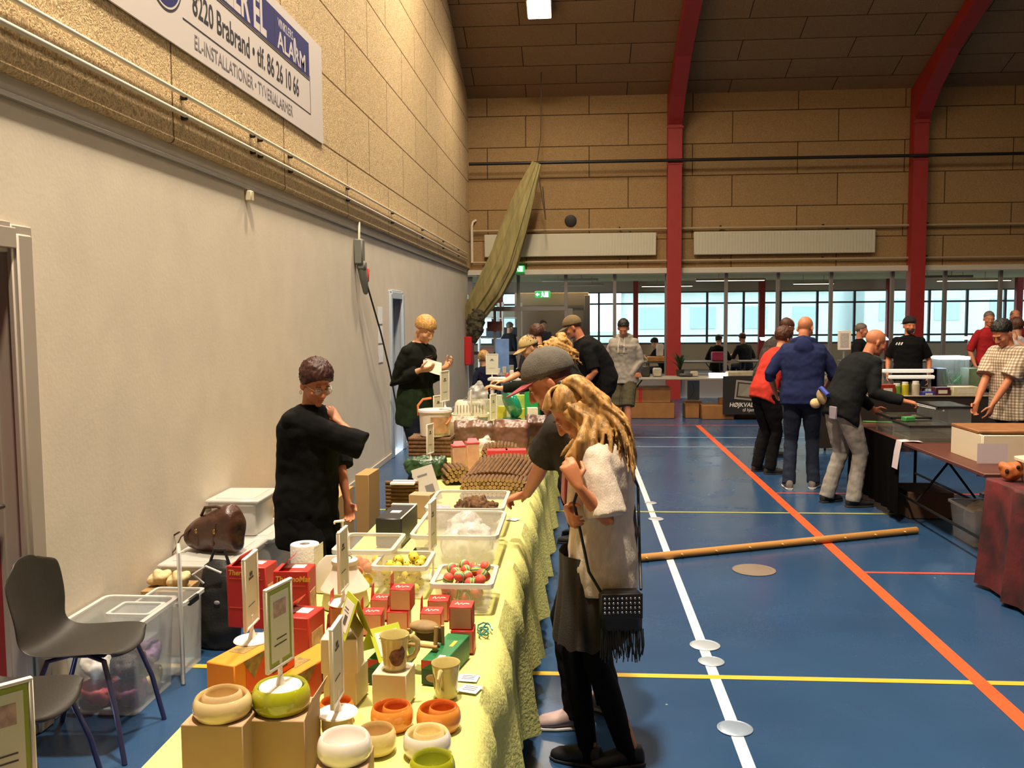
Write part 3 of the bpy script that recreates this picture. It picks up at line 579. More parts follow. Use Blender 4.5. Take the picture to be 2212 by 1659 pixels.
    for nm in 'RL':
        h_, kn, an, fa = lg[nm]; b.tube([h_, h_.lerp(kn, .5), kn, kn.lerp(an, .35), an], [.078 * s, .066 * s, .05 * s, .052 * s, .034 * s], 12, rnd_=True); f = V((math.sin(-fa), math.cos(fa), 0)); b.tube([an - V((0, 0, .04)) - f * .02, an - V((0, 0, .055)) + f * .1], [.026, .02], 10, rnd_=True)
    remesh(b, 'body', vs, 2, [sk], t)
    # clothes
    top = top or {}; tm = top.get('m') or fabric(top.get('c', '333333')); bk = top.get('bulk', 1.0); sl = top.get('sleeve', .5); hem = top.get('hem', .1)
    b = B(); rg = rings(fs * bk, bk * 1.02, .012)
    if hem != .1:
        c0 = P + V((0, -.02 * math.sin(ln), -hem * s)); rg[0] = (c0, rg[0][1] * (1.04 if hem > .1 else 1), rg[0][2] * 1.04)
        if hem < 0: rg = [(P.lerp(mid, -hem), rg[1][1], rg[1][2])] + rg[2:]
    b.loft([(c, w_ * s, d_ * s) for c, w_, d_ in rg], 28)
    for nm in 'RL':
        S, el, w, a = arms[nm]; u = sl * 2; r0, r1 = top.get('sr', (.066, .056)); e_ = V((0, 0, -.006))
        if u <= 1: pts = [S - rt * (.03 if nm == 'R' else -.03) * s, S.lerp(el, .3), S.lerp(el, u)]; rr = [r0, r0 * .98, r1 * 1.12]
        else: pts = [S - rt * (.03 if nm == 'R' else -.03) * s, S.lerp(el, .45), el, el.lerp(w, (u - 1) * .55), el.lerp(w, u - 1)]; rr = [r0, r0 * .95, r1, r1 * .95, r1 * (.78 if u > 1.6 else .98)]
        q_ = rr[0] * s * bk ** .5 * (.92 if fem else 1); b.ell(pts[0].lerp(pts[1], .12), (q_, q_, q_)); b.tube(pts, [q * s * bk ** .5 * (.92 if fem else 1) for q in rr], 14); b.ell(S - rt * (.012 * (1 if nm == 'R' else -1)) * s, tuple(V((.062, .062, .06)) * s * bk ** .5 * (.92 if fem else 1)))
    if top.get('hood'):
        b.tube([nk + rt * .08 * s + fw * .05 * s, nk + rt * .1 * s - fw * .03 * s, nk - fw * .1 * s + up * .01 * s, nk - rt * .1 * s - fw * .03 * s, nk - rt * .08 * s + fw * .05 * s], [.022 * s, .04 * s, .05 * s, .04 * s, .022 * s], 10, rnd_=True); b.ell(nk - fw * .12 * s - up * .08 * s, (.1 * s, .05 * s, .11 * s))
    wr = top.get('wr', .007)
    crease = lambda me: displace(me, lambda q: wr * (noise.noise(V((q.x * 7, q.y * 7, q.z * 13))) + .6 * noise.noise(q * 22)))
    ob = remesh(b, top.get('name', 'shirt'), max(vs, .008), 5, [tm] if not isinstance(tm, list) else tm, t, crease); J['top'] = ob
    if legs:
        low = low or {}; lm = low.get('m') or fabric(low.get('c', '22242e')); k = low.get('kind', 'trousers'); bl = low.get('bulk', 1.0); b = B()
        b.ell(P - V((0, 0, .02 * s)), (.172 * s * (1 if fem else .98), (.122 + belly * .4) * s, .125 * s))
        for nm in 'RL':
            h_, kn, an, fa = lg[nm]
            if k == 'shorts': b.tube([h_ + V((0, 0, .03)), h_.lerp(kn, .5), kn - V((0, 0, .02))], [.1 * s * bl, .096 * s * bl, .088 * s * bl], 14)
            elif k == 'tights': b.tube([h_ + V((0, 0, .03)), h_.lerp(kn, .5), kn, kn.lerp(an, .35), an - V((0, 0, .055))], [.09 * s, .077 * s, .056 * s, .058 * s, .041 * s], 14)
            else: b.tube([h_ + V((0, 0, .03)), h_.lerp(kn, .5), kn, kn.lerp(an, .5), an - V((0, 0, .035))], [.1 * s * bl, .09 * s * bl, .07 * s * bl, .066 * s * bl, .066 * s * bl], 14)
        cr2 = lambda me: displace(me, lambda q: .006 * bl * (noise.noise(V((q.x * 6, q.y * 6, q.z * 16))) + .5 * noise.noise(q * 26)))
        remesh(b, low.get('name', 'tights' if k == 'tights' else 'shorts' if k == 'shorts' else 'trousers'), max(vs, .008), 2, [lm], t, cr2 if k != 'tights' else None)
        for nm in 'RL':
            h_, kn, an, fa = lg[nm]; b = B(); b.M = Matrix.Translation((an.x, an.y, an.z - .085 * s)) @ Matrix.Rotation(fa, 4, 'Z') @ Matrix.Scale(s * (.93 if fem else 1), 4)
            b.loft([(V((0, y, zc)), V((hw, 0, 0)), V((0, 0, hh))) for y, hw, hh, zc in ((-.068, .02, .028, .04), (-.055, .034, .046, .05), (0, .039, .054, .06), (.05, .043, .042, .05), (.11, .049, .031, .038), (.165, .043, .025, .032), (.195, .022, .014, .026))], 16, k=0)
            so = b.out('shoe', mat('shoe_' + shoes, shoes, .6, var=.1, vs=20), t); M_ = b.M; b = B(); b.M = M_
            b.loft([(V((0, y, .009)), V((hw, 0, 0)), V((0, 0, .009))) for y, hw in ((-.072, .025), (-.055, .038), (0, .04), (.1, .051), (.165, .046), (.2, .024))], 16, k=0, pw=4)
            b.out('sole', mat('sole_' + ('d' if shoes[0] in '0123' else 'w'), '2b2a2a' if shoes[0] in '0123' else 'c9c4c0', .7), so)
    if hair:
        st, cm = hair; hb = style(st) if isinstance(st, str) else st
        hb.v = [Hm @ p for p in hb.v]; hb.out('hair', HAIR[cm] if isinstance(cm, str) else cm, t, ang=180)
    if beard:
        hb = hair_shell(.006, lambda n: min(-.05 - n.z, n.y - .05, .5 - abs(n.x) * .1), .004, 30, V((0, .03, -.045)), V((.06, .072, .075)), 48, 30); hb.v = [Hm @ p for p in hb.v]; hb.out('beard', HAIR[beard], t, ang=180)
    if eyes:
        for s_ in (-1, 1):
            b = B(); b.M = Hm; b.ell((s_ * .031, .0775, .001), (.0125, .0085, .0085), k=0); b.ell((s_ * .031, .0845, -.003), (.0055, .003, .005), k=1); b.out('eye', [mat('eye_white', 'cfc2b6', .3), mat('iris', '2e2018', .2)], t)
            b = B(); b.M = Hm; b.tube([(s_ * .019, .0835, .003), (s_ * .031, .087, .0062), (s_ * .044, .079, .002)], [.0015, .0022, .0015], 6); b.tube([(s_ * .016, .091, .022), (s_ * .031, .092, .027), (s_ * .047, .082, .022)], [.002, .0034, .002], 6); b.out('eyebrow', HAIR['brown'], t)
        b = B(); b.M = Hm; b.ell((0, .0893, -.0665), (.02, .0075, .0045)); b.ell((0, .0875, -.0765), (.0165, .0085, .0055)); b.out('lips', mat('lips', 'a85a4c', .4), t)
    if extra: extra(J)
    return J
def cap(J, c, brim, back=False, droop=.02, flat=False, name='cap'):
    """soft cap with a brim, in the head's frame"""
    hb = hair_shell(.014, lambda n: n.z - (-.2 + .3 * n.y), .002, 10, CR_C + V((0, .006, .004)), CR_R + V((.002, .005, .004 if not flat else .01))); hb.v = [J['Hm'] @ p for p in hb.v]
    o = hb.out(name, mat('cap_' + c, c, .9, var=.16, vs=9, bump=.3, bs=160), J['t'], ang=180)
    b = B(); g = []; sg = -1 if back else 1
    for i in range(7):
        row = []
        for j in range(15):
            a = -1.15 + 2.3 * j / 14; r = .0 + .1 * i / 6 * math.cos(a * .9)
            row.append(V((math.sin(a) * (.084 + r * .25), sg * (math.cos(a) * .104 + r + .004) - .012, .046 - .012 * (math.sin(a) ** 2) * 1.6 - r * droop * 10)))
        g.append(row)
    b.M = J['Hm']; b.sheet(g if not back else [r_[::-1] for r_ in g], .004); b.out('cap_brim', mat('brim_' + brim, brim, .8, var=.08, vs=20), o)
    return o
def glasses(J, c='9a9088'):
    b = B(); b.M = J['Hm']
    for s_ in (-1, 1):
        b.tube([(s_ * .034 + .023 * math.cos(2 * PI * k / 20), .1 - .006 * abs(math.cos(2 * PI * k / 20)), -.004 + .017 * math.sin(2 * PI * k / 20)) for k in range(21)], .0016, 6); b.tube([(s_ * .056, .095, .002), (s_ * .074, .04, .004), (s_ * .08, -.01, -.0)], .0016, 6)
    b.tube([(-.012, .102, .0), (0, .106, .003), (.012, .102, .0)], .0014, 6)
    o = b.out('glasses', mat('glasses_frame', c, .3, metal=.7), J['t'])
    for s_ in (-1, 1):
        b = B(); b.M = J['Hm']; b.ell((s_ * .034, .099, -.004), (.022, .0015, .016)); b.out('lens', mat('lens_glass', 'eef3f3', .05, alpha=.12), o)
def chest_print(J, s_, size, dz, dx, m, name='print'):
    """small lettering or emblem lying on the chest"""
from mathutils.bvhtree import BVHTree
def decal(J, marks, m, name='print', back=False):
    """small flat marks (u right, v up from the chest centre, w, h, angle) laid on the shirt front"""
    me = J['top'].data; bv = BVHTree.FromPolygons([v.co for v in me.vertices], [p.vertices for p in me.polygons]); c = J['mid'].lerp(J['nk'], .45); fw = J['fw'] * (-1 if back else 1); rt = J['rt'] * (-1 if back else 1); b = B()
    for u, v, w, h, a in marks:
        h_ = bv.ray_cast(c + rt * u + J['up'] * v + fw * .6, -fw)
        if h_[0] is None: continue
        n = h_[1]; x = (rt - n * rt.dot(n)).normalized(); y = n.cross(x); x, y = x * math.cos(a) + y * math.sin(a), y * math.cos(a) - x * math.sin(a); p = h_[0] + n * .003
        b.add([p - x * w / 2 - y * h / 2, p + x * w / 2 - y * h / 2, p + x * w / 2 + y * h / 2, p - x * w / 2 + y * h / 2], [(0, 1, 2, 3)])
    b.out(name, m, J['t'], smooth=False)
def locks(J, specs, r0, seed, mt, name='hair_locks', seg=6, wave=.012, fuse=0, fq=.5, core=()):
    """specs: list of control-point lists in local coordinates"""
    rg = random.Random(seed); b = B()
    for cp, cr_, fl in core: b.tube(cp, cr_, 14, rnd_=True, flat=fl)
    for pts in specs:
        n = 14; out = []; m = len(pts) - 1; ph = pts[-1].x * 14 + pts[0].z * 20 + rg.uniform(0, .9); am = rg.uniform(.7, 1) * wave
        for i in range(n + 1):
            u = i / n * m; k = min(m - 1, int(u)); f = u - k; p0, p1, p2, p3 = (pts[max(k - 1, 0)], pts[k], pts[k + 1], pts[min(k + 2, m)])
            q = .5 * ((2 * p1) + (p2 - p0) * f + (2 * p0 - 5 * p1 + 4 * p2 - p3) * f * f + (3 * p1 - p0 - 3 * p2 + p3) * f ** 3)
            w = am * min(1, 1.6 * i / n); out.append(q + V((math.sin(ph + i * fq * 1.1), math.cos(ph * 1.3 + i * fq), .3 * math.sin(i * fq))) * w)
        r = r0 * rg.uniform(.7, 1.2); b.tube(out, [r * (1 - .8 * (i / n) ** 3) for i in range(n + 1)], seg, flat=.7)
    return b.out(name, mt, J['t'], ang=180) if not fuse else remesh(b, name, fuse, 6, [mt], J['t'], lambda me: displace(me, lambda q: .0022 * noise.noise(V((q.x * 95, q.y * 95, q.z * 3))) + .0012 * noise.noise(V((q.x * 200, q.y * 200, q.z * 5)))))
X = lambda px, Y: PY(px, 760, Y).x
def paint(fn):
    def f(ob):
        for p in ob.data.polygons: p.material_index = fn(p.center)
    return f
# --- woman behind the table
def x_woman(J):
    glasses(J)
    b = B(); b.M = J['Hm']; b.tube([(.083 + .004 * 0, -.012 + .011 * math.cos(a), -.058 + .011 * math.sin(a)) for a in [2 * PI * k / 12 for k in range(13)]], .0018, 6); b.out('earring', mat('gold', 'c9a24a', .25, metal=1), J['t'])
Yw = 4.85
person('person in a loose black top and glasses standing behind the table, hand at neck', (X(655, Yw), Yw), (.95, -.32), 1.66, lean=5, head=(24, -28, 0), R=dict(e=PY(782, 962, Yw - .05), w=PY(733, 912, Yw - .02), d=(-.55, .2, .6), n=(-.6, .5, .2), curl=.35), L=dict(l=(-.1, .22, .92), pole=(-.8, -.3, -.5)), top=dict(m=fabric('0c0b0c', .1), bulk=1.22, sleeve=.57, sr=(.08, .083), hem=.3, name='top', wr=.008), low=dict(c='0c0b0d', bulk=1.15), belly=.03, hair=('pixie', 'auburn'), sk=SKR, vs=.0055, fem=True, sh=1.08, shoes='15131a', eyes=True, extra=x_woman)
# --- man with cap reaching into the tub
def x_cap(J): cap(J, '57514a', '8e3b43', droop=.008)
person('person in grey cap with red brim and dark grey T-shirt reaching into a tub', (.125, 4.03), (-.9, .42), 1.77, lean=20, head=(31, 17, 0), hscale=1.13, L=dict(w=PY(1120, 1106, 4.42), pole=(-.5, -.3, -1), d=(-.75, .5, -.28), n=(.2, .1, -1), curl=.75), R=dict(l=(.22, .16, .86)), feet=[(.12, .03, -10), (-.1, .09, 30)], top=dict(c='35312f', hem=.24, sleeve=.36, sr=(.078, .078), bulk=1.06, name='t_shirt'), low=dict(c='131216'), shoes='a58d8b', hair=('cropped', 'brown'), sk=SKR, vs=.006, eyes=True, extra=x_cap)
# --- blonde girl
def x_girl(J):
    t, s, Hm = J['t'], J['s'], J['Hm']; rg = random.Random(3)
    P, rt, fw = J['P'], J['rt'], J['fw']; wh = [(0, .05, 1), (-.1, .02, 1.04), (-.2, 0, 1.14), (-.3, -.01, 1.24), (-.385, -.01, 1.3)]
    b = B(); n = 72; vs = []
    for dz, dy, k in wh:
        for j in range(n):
            a = 2 * PI * j / n; rr = k * (1 + (.05 * math.sin(a * 11) + .03 * math.sin(a * 19 + 1)) * (k - .95) * 4); vs.append(P + V((math.cos(a) * .165 * rr, math.sin(a) * .118 * rr + dy * .2 + .05, dz * s + .03 + (.012 * math.sin(a * 11) if dz < -.38 else 0))))
    b.add(vs, [(i * n + (j + 1) % n, i * n + j, (i + 1) * n + j, (i + 1) * n + (j + 1) % n) for i in range(4) for j in range(n)]); b.out('skirt', mat('skirt_charcoal', '2d2723', .9, var=.15, vs=9, bump=.2, bs=150), t, ang=180)
    # half-up hair: locks gathered at the crown, falling over the shoulders and back
    tie = Hm @ V((0, -.055, .118)); H_ = lambda *p: Hm @ V(p); sp = []
    for i in range(46):      # from hairline to the tie
        a = rg.uniform(-1.35, 1.35); st = V((math.sin(a) * .079, .03 + .062 * math.cos(a), .075 + .02 * math.cos(a))); mid_ = V((math.sin(a) * .062, -.0 + .02 * math.cos(a), .132)); sp.append([Hm @ st, Hm @ mid_, tie])
    locks(J, sp, .009, 5, HAIR['fair'], 'hair_top', wave=.003, fuse=.005)
    sp = []
    W_ = lambda px, py, Y: J['toL'](PY(px, py, Y))
    for i in range(330):
        u = ((i % 70) + rg.random()) / 70 if i < 210 else rg.random(); q = rg.random()
        if i < 210:           # tail from the tie over the back of the head to the back
            e = W_(1262 + 118 * u, 975 + 85 * q, 3.44 + .44 * rg.random()); k3 = i // 70; m1 = H_(-.07 + .07 * k3 + .03 * q, -.085 - .035 * u, .07 + .02 * u); m2 = H_(-.085 + .08 * k3 + .03 * q, -.07 - .06 * u, -.06 + .02 * u); sp.append([tie, m1, m2, m2.lerp(e, .5) + V((0, -.04, .02)), e])
        elif i < 270:         # left side, falling in front of the shoulder
            st = H_(-.078 - .008 * q, .035 - .1 * u, .03 - .06 * q); e = W_(1212 + 75 * u, 985 + 75 * q, 3.44 + .05 * rg.random()); m1 = H_(-.1, .03 - .09 * u, -.08); sp.append([st, m1, m1.lerp(e, .5) + V((-.03, .0, 0)), e])
        else:                # right side
            st = H_(.078, .04 - .1 * u, .03 - .06 * q); e = W_(1205 + 70 * u, 975 + 60 * q, 3.86); m1 = H_(.095, .03 - .09 * u, -.08); sp.append([st, m1, m1.lerp(e, .5), e])
    locks(J, sp, .0125, 8, HAIR['fair'], 'hair_lengths', wave=.006, fuse=.0055, core=(([tie + V((0, 0, -.01)), H_(0, -.105, .05), H_(0, -.115, -.06), W_(1318, 955, 3.62), W_(1338, 1020, 3.64)], [.025, .06, .075, .085, .04], .55), ([H_(-.075, -.02, .02), H_(-.09, -.03, -.08), W_(1258, 960, 3.47), W_(1245, 1030, 3.46)], [.03, .045, .045, .02], .5)))
    b = B(); b.ell(tie, (.02, .02, .014)); b.out('hair_tie', M_blackp, t)
girl = person('blonde person in white knit top and dark skirt standing at the table edge', (.105, 3.63), (-1, .12), 1.66, lean=3, head=(46, 4, 0), L=dict(e=PY(1312, 1130, 3.4), w=PY(1250, 1052, 3.34), d=(-.4, .2, .85), n=(-.3, .9, .1), curl=.9), R=dict(w=PY(1226, 1098, 3.48), pole=(.6, -.2, -1), d=(.12, -.75, -.25), n=(1, .1, .1), curl=.7), feet=[(.0, .06, -12), (.03, -.12, 20)], top=dict(m=mat('white_knit', 'cdbfb0', .95, var=.08, vs=60, bump=.3, bs=240, stretch=(1, 1, .35), spec=.1), hem=.13, bulk=1.2, sleeve=.45, sr=(.074, .08), name='knit_top', wr=.006), low=dict(c='0b0a0c', kind='tights'), shoes='131114', hair=(hair_shell(.009, lambda n: n.z - (-.5 + 1.02 * max(0, n.y) - .1 * min(0, n.y)), .004, 12), 'fair'), sk=SKT, vs=.0055, fem=True, sh=1.02, eyes=True, extra=x_girl)
# shoulder bag and phone of the blonde girl
tg = thing('shoulder_bag', 'black fringed shoulder bag with silver studs hanging at the blonde person\'s hip', 'bag', (0, 0, 0)); c = PY(1340, 1320, 3.42); tg.location = c; RB = RZ(.12); mb = mat('bag_leather', '121013', .5, var=.1, vs=30)
b = B(); b.M = RB; b.box((0, 0, 0), (.165, .07, .17), ch=.02); b.box((.0, -.037, .03), (.16, .008, .1), ch=.003); b.out('body', mb, tg)
b = B(); b.M = RB
for r_ in range(4):
    for q in range(9): b.ell((-.066 + q * .0165, -.043, .008 + r_ * .018), (.0052, .004, .0052), nu=8, nv=6)
sd = b.out('stud', mat('stud_silver', 'b9b4b4', .25, metal=1), tg); sd['kind'] = 'stuff'
b = B(); b.M = RB; rg = random.Random(4)
for q in range(46):
    x = -.08 + q * .0036; L_ = rg.uniform(.085, .115); b.tube([(x, -.03 + rg.uniform(-.008, .01), -.06), (x + rg.uniform(-.004, .004), -.04, -.085 - L_ * .4), (x + rg.uniform(-.006, .006), -.036 + rg.uniform(-.01, .012), -.075 - L_)], .0022, 4)
fr = b.out('fringe', mb, tg); fr['kind'] = 'stuff'
b = B(); sh_ = PY(1300, 985, 3.62) - c; pts_ = [(-.075, -.02, .08), PY(1272, 1235, 3.4) - c, PY(1254, 1150, 3.38) - c, PY(1240, 1085, 3.4) - c, PY(1272, 985, 3.47) - c, PY(1330, 960, 3.62) - c, PY(1378, 1050, 3.74) - c, PY(1382, 1200, 3.6) - c, (.08, .02, .08)]
b.tube(pts_, .006, 8); b.out('strap', mb, tg)
ph = B(); ph.box((0, 0, 0), (.012, .07, .125), ch=.005, R=RZ(.2) @ RX(.3)); p = PY(1219, 1050, 3.42); po = ph.out('phone', mat('phone_red', 'a02b36', .35)); po.location = p; tag(po, 'small red phone held in the blonde person\'s hand', 'phone')
# --- boy by the wall
Yb = 8.7
def x_boy(J):
    decal(J, [(.02, .05, .1, .006, .1), (.03, .03, .12, .006, .1), (.06, -.06, .07, .05, 0)], mat('boy_print', '5a3038', .8))
bj = person('tall blond boy in black and green top by the purple door, holding a sheet', (X(895, Yb), Yb), (.86, -.48), 1.93, lean=6, head=(34, -6, 0), R=dict(w=PY(905, 800, Yb - .25), pole=(.3, -.8, -1), d=(.9, -.2, .1), n=(0, .5, .8), curl=.6), L=dict(w=PY(956, 797, Yb + .0), pole=(-.3, -.6, -1), d=(.6, -.3, .4), n=(-.5, -.5, .6), curl=.6), top=dict(m=[fabric('12140f'), fabric('1f2d1b', .25)], hem=.2, bulk=1.1, sleeve=.95, name='sweater'), low=dict(c='171a27'), hair=('fringe', 'blond'), sk=SK, vs=.008, extra=x_boy)
paint(lambda c: 1 if c.z < 1.17 else 0)(bj['top'])
b = B(); p = PY(934, 792, Yb - .14); b.sheet([[V((i * .1, .0, j * .14)) + V((0, .01 * math.sin(i * 2), 0)) for j in (-.5, 0, .5)] for i in (-1, -.3, .3, 1)], .001); o = b.out('paper_sheet', mat('paper_cream', 'd8d0bd', .7)); o.location = p; o.rotation_euler = (-.5, .25, .5); tag(o, 'cream sheet of paper held by the tall blond boy', 'paper')
# --- group at the far end of the left table
def x_curly(J):
    Hm = J['Hm']; sp = []; rg = random.Random(9)
    for i in range(170):
        a = rg.uniform(-2.5, 2.5); z = rg.uniform(-.02, .1); st = V((math.sin(a) * .08, -math.cos(a) * .1, z)); k = rg.uniform(.1, .2); sp.append([Hm @ st, Hm @ (st * 1.3 + V((0, 0, .015))), Hm @ (st * rg.uniform(1.3, 1.65) + V((0, 0, -k * .5))), Hm @ (st * 1.35 + V((0, 0, -k)))])
    locks(J, sp, .0115, 2, HAIR['blond'], 'curls', wave=.02, fuse=.007, fq=1.25)
Yc = 7.4
person('person with curly blonde hair in dark sleeves leaning over the far table', (X(1240, Yc) + .06, Yc), (-.92, .2), 1.73, lean=14, head=(34, 20, 0), L=dict(w=PY(1062, 842, Yc - .1), pole=(-.4, -.3, -1), d=(-1, .1, .25), n=(0, 0, -1), curl=.8), R=dict(l=(.2, .3, .9)), top=dict(c='131812', sleeve=.95, name='sweater'), hair=('bob', 'blond'), sk=SK, vs=.008, fem=True, extra=x_curly)
person('person in a beige cap bending over the far table behind the grey cap', (X(1192, 9.75), 9.75), (-.86, -.3), 1.72, lean=20, head=(30, 0, 0), R=dict(w=PY(1085, 826, 9.45), pole=(.5, -.3, -1), d=(-1, -.1, .1), n=(0, 0, -1), curl=.8), L=dict(l=(-.2, .3, .95)), top=dict(c='15130f', sleeve=.5), hair=('short', 'brown'), extra=lambda J: cap(J, 'b59a68', 'a88c5c'))
person('large person in black shirt and camouflage cap behind the curly blonde person', (X(1304, 10.6), 10.6), (-.96, -.1), 1.98, lean=28, head=(26, -8, 0), R=dict(l=(.22, .25, .9)), L=dict(l=(-.2, .3, .92)), top=dict(c='0e0d0f', sleeve=.45, bulk=1.25), belly=.04, hair=('cropped', 'brown'), sk=SKR, extra=lambda J: cap(J, '6c5a3c', '5f5038'))
person('person with dark brown hair, mostly hidden behind the curly blonde person', (X(1166, 11.6), 11.6), (-.4, .9), 1.78, lean=6, head=(18, 0, 0), top=dict(c='1d1a1c'), hair=('bob', 'brown'))
person('small person with fair hair and navy top behind the framed price card', (X(1046, 13.6), 13.6), (-.5, .85), 1.33, head=(10, 0, 0), top=dict(c='181a2c', sleeve=.95), hair=('bob', 'fair'), fem=True)
# --- hoodie man
def x_hood(J):
    m = mat('hoodie_print', '6d675f', .9); k = [(-.075 + .03 * i, .03 - .0016 * (i - 2.5) ** 2 * 4, .02, .03, -.2 * (i - 2.5) * .5) for i in range(6)] + [(-.09 + .02 * i, -.08, .015, .012, 0) for i in range(10)] + [(0, -.11, .05, .01, 0)]
    decal(J, k, m); b = B()
    for sx in (-1, 1): b.tube([J['nk'] + J['rt'] * .035 * sx + J['fw'] * .085, J['nk'] + J['rt'] * .045 * sx + J['fw'] * .14 - V((0, 0, .1)), J['nk'] + J['rt'] * .045 * sx + J['fw'] * .15 - V((0, 0, .22))], .006, 6)
    b.out('drawstring', mat('string_cream', 'd0c8b8', .8), J['t'])
q = PZ(1348, 945, 0)
person('young person in grey hoodie and shorts, hands in pocket, walking past', (q.x, q.y), (-.3, -.95), 1.84, lean=4, head=(30, 12, 0), R=dict(l=(.12, .1, .94), pole=(1, -.6, -.3), d=(-1, 0, 0), curl=.3), L=dict(l=(-.12, .1, .94), pole=(-1, -.6, -.3), d=(1, 0, 0), curl=.3), feet=[(.1, .0, -10), (-.12, .2, 10)], top=dict(c='978e83', bulk=1.2, sleeve=1.0, hem=.13, hood=True, name='hoodie'), low=dict(kind='shorts', c='4d4735', bulk=1.1), hair=('short', 'black'), sk=SKR, shoes='8f9092', extra=x_hood)
# --- group at the right stalls
person('balding person in a dark patterned shirt bending at the right stall', (X(1652, 12.0), 12.0), (.93, .3), 1.92, lean=24, head=(30, 0, 0), R=dict(l=(.2, .35, 1.0)), L=dict(l=(-.2, .4, 1.0)), top=dict(m=mat('camouflage_shirt', '2f2922', .9, var=.75, vs=26, bump=.2), sleeve=.95), low=dict(c='151313'), hair=('balding', 'brown'), sk=SKR)
person('person in a bright red jacket bending beside the blue hoodie', (X(1650, 10.7), 10.7), (.9, .42), 1.8, lean=27, head=(10, 0, 0), R=dict(l=(.2, .38, .92)), L=dict(l=(-.2, .45, 1.0)), top=dict(c='c03a2f', sleeve=1.0, bulk=1.08, hem=.12, name='jacket'), low=dict(c='0f0e10'), hair=('bob', 'brown'), fem=True)
q = PZ(1730, 1055, 0)
person('bald person in navy hoodie seen from behind at the right stall', (q.x, q.y), (.22, .97), 1.88, lean=7, head=(20, -22, 0), R=dict(l=(.24, .3, 1.02), pole=(1, -.4, -1)), L=dict(l=(-.27, .2, .98), pole=(-1, -.5, -1)), feet=[(.12, .05, -14), (-.12, -.05, 10)], top=dict(c='222a50', bulk=1.24, sleeve=.62, hem=.1, hood=True, name='hoodie'), low=dict(c='232a3b'), shoes='77706a', sk=SKR, vs=.008)
def x_jack(J):
    b = B(); P = J['P']; b.ell(P + V((-.13, -.1, .07)), (.1, .06, .07), RY(.6)); b.k = 1; b.ell(P + V((-.22, -.13, .0)), (.06, .05, .05)); b.k = 2; b.tube([P + V((-.19, -.1, .14)), P + V((-.1, -.15, .16)), P + V((.02, -.16, .1))], .022, 8)
    b.out('waist_bundle', [mat('bundle_tan', 'a08a68', .9, var=.3, vs=12), mat('bundle_cream', 'cbb184', .9, var=.2, vs=14), mat('bundle_blue', '2d3f9a', .7)], J['t']); b = B(); b.box(P + V((.1, -.16, -.06)), (.1, .02, .12), ch=.004); b.out('pocket_tag', mat('tag_lilac', '8f8796', .8), J['t'])
q = PZ(1812, 1090, 0); jh = PY(1952, 866, 8.62)
person('bald person in black jacket and grey jeans bending over the right stall', (q.x, q.y), (.93, .35), 1.84, lean=33, head=(22, -14, 0), R=dict(w=jh, pole=(.4, -.2, -1), d=(1, -.1, -.2), n=(0, .2, -1), curl=.8), L=dict(l=(-.12, .45, .9)), feet=[(.13, .06, -10), (-.14, -.04, 10)], top=dict(c='17191b', bulk=1.18, sleeve=.98, hem=.16, name='jacket'), low=dict(m=mat('jeans_grey', '8d8883', .9, var=.18, vs=9, bump=.2, bs=150), bulk=1.08), shoes='1c1a1b', sk=SKR, vs=.008, extra=x_jack)
b = B(); b.tube([jh + V((.1, -.02, -.02)), PY(2040, 886, 8.5)], .004, 6); b.tube([jh + V((.1, -.02, -.035)), PY(2040, 888, 8.5)], .004, 6); tag(b.out('long_tweezers', M_steel), 'long steel tweezers held over the terrariums by the black jacket', 'tweezers')
person('person with cropped hair and black shirt in profile behind the price board', (X(1856, 15), 15), (.8, -.25), 1.73, head=(8, 0, 0), top=dict(c='121113', sleeve=.5), hair=('cropped', 'grey'), sk=SKR)
def x_tee(J): decal(J, [(.08, .035, .02, .045, -.5), (.115, .035, .02, .045, -.5), (.15, .035, .02, .04, -.5)], mat('tee_print', 'c9c6c6', .8)); cap(J, '1a1718', '1a1718', back=True)
person('bearded person in black cap and black T-shirt beside the second red column', (X(1962, 13.6), 13.6), (-.4, -.9), 1.83, lean=-3, head=(2, 24, 0), R=dict(l=(.26, .1, .95)), L=dict(l=(-.28, .06, .93)), top=dict(c='0e0e10', bulk=1.15, sleeve=.42, name='t_shirt'), low=dict(c='2f3328'), hair=('cropped', 'black'), beard='brown', sk=SKR, extra=x_tee)
def plaid():
    m = mat('plaid_shirt', 'b5a796', .9, bump=.2, bs=200); nt = m.node_tree; N = nt.nodes; L = nt.links; p = N['Principled BSDF']; tc = N.new('ShaderNodeTexCoord'); acc = None
    for ax, sc_ in ((0, 24), (2, 24)):
        w = N.new('ShaderNodeTexWave'); w.bands_direction = 'XZ'[ax // 2]; w.inputs['Scale'].default_value = sc_ * .45; L.new(tc.outputs['Object'], w.inputs[0]); r = N.new('ShaderNodeValToRGB'); r.color_ramp.elements[0].position = .35; r.color_ramp.elements[1].position = .6; r.color_ramp.elements[0].color = lin('cdbfae'); r.color_ramp.elements[1].color = (1, 1, 1, 1); L.new(w.outputs[0], r.inputs[0])
        if acc is None: acc = r.outputs[0]
        else:
            mx = N.new('ShaderNodeMix'); mx.data_type = 'RGBA'; mx.blend_type = 'MULTIPLY'; mx.inputs[0].default_value = 1; L.new(acc, mx.inputs[6]); L.new(r.outputs[0], mx.inputs[7]); m2 = N.new('ShaderNodeMix'); m2.data_type = 'RGBA'; m2.blend_type = 'MULTIPLY'; m2.inputs[0].default_value = 1; L.new(mx.outputs[2], m2.inputs[6]); m2.inputs[7].default_value = lin('d8cdc0'); L.new(m2.outputs[2], p.inputs['Base Color'])
    return m
Yp = 9.3
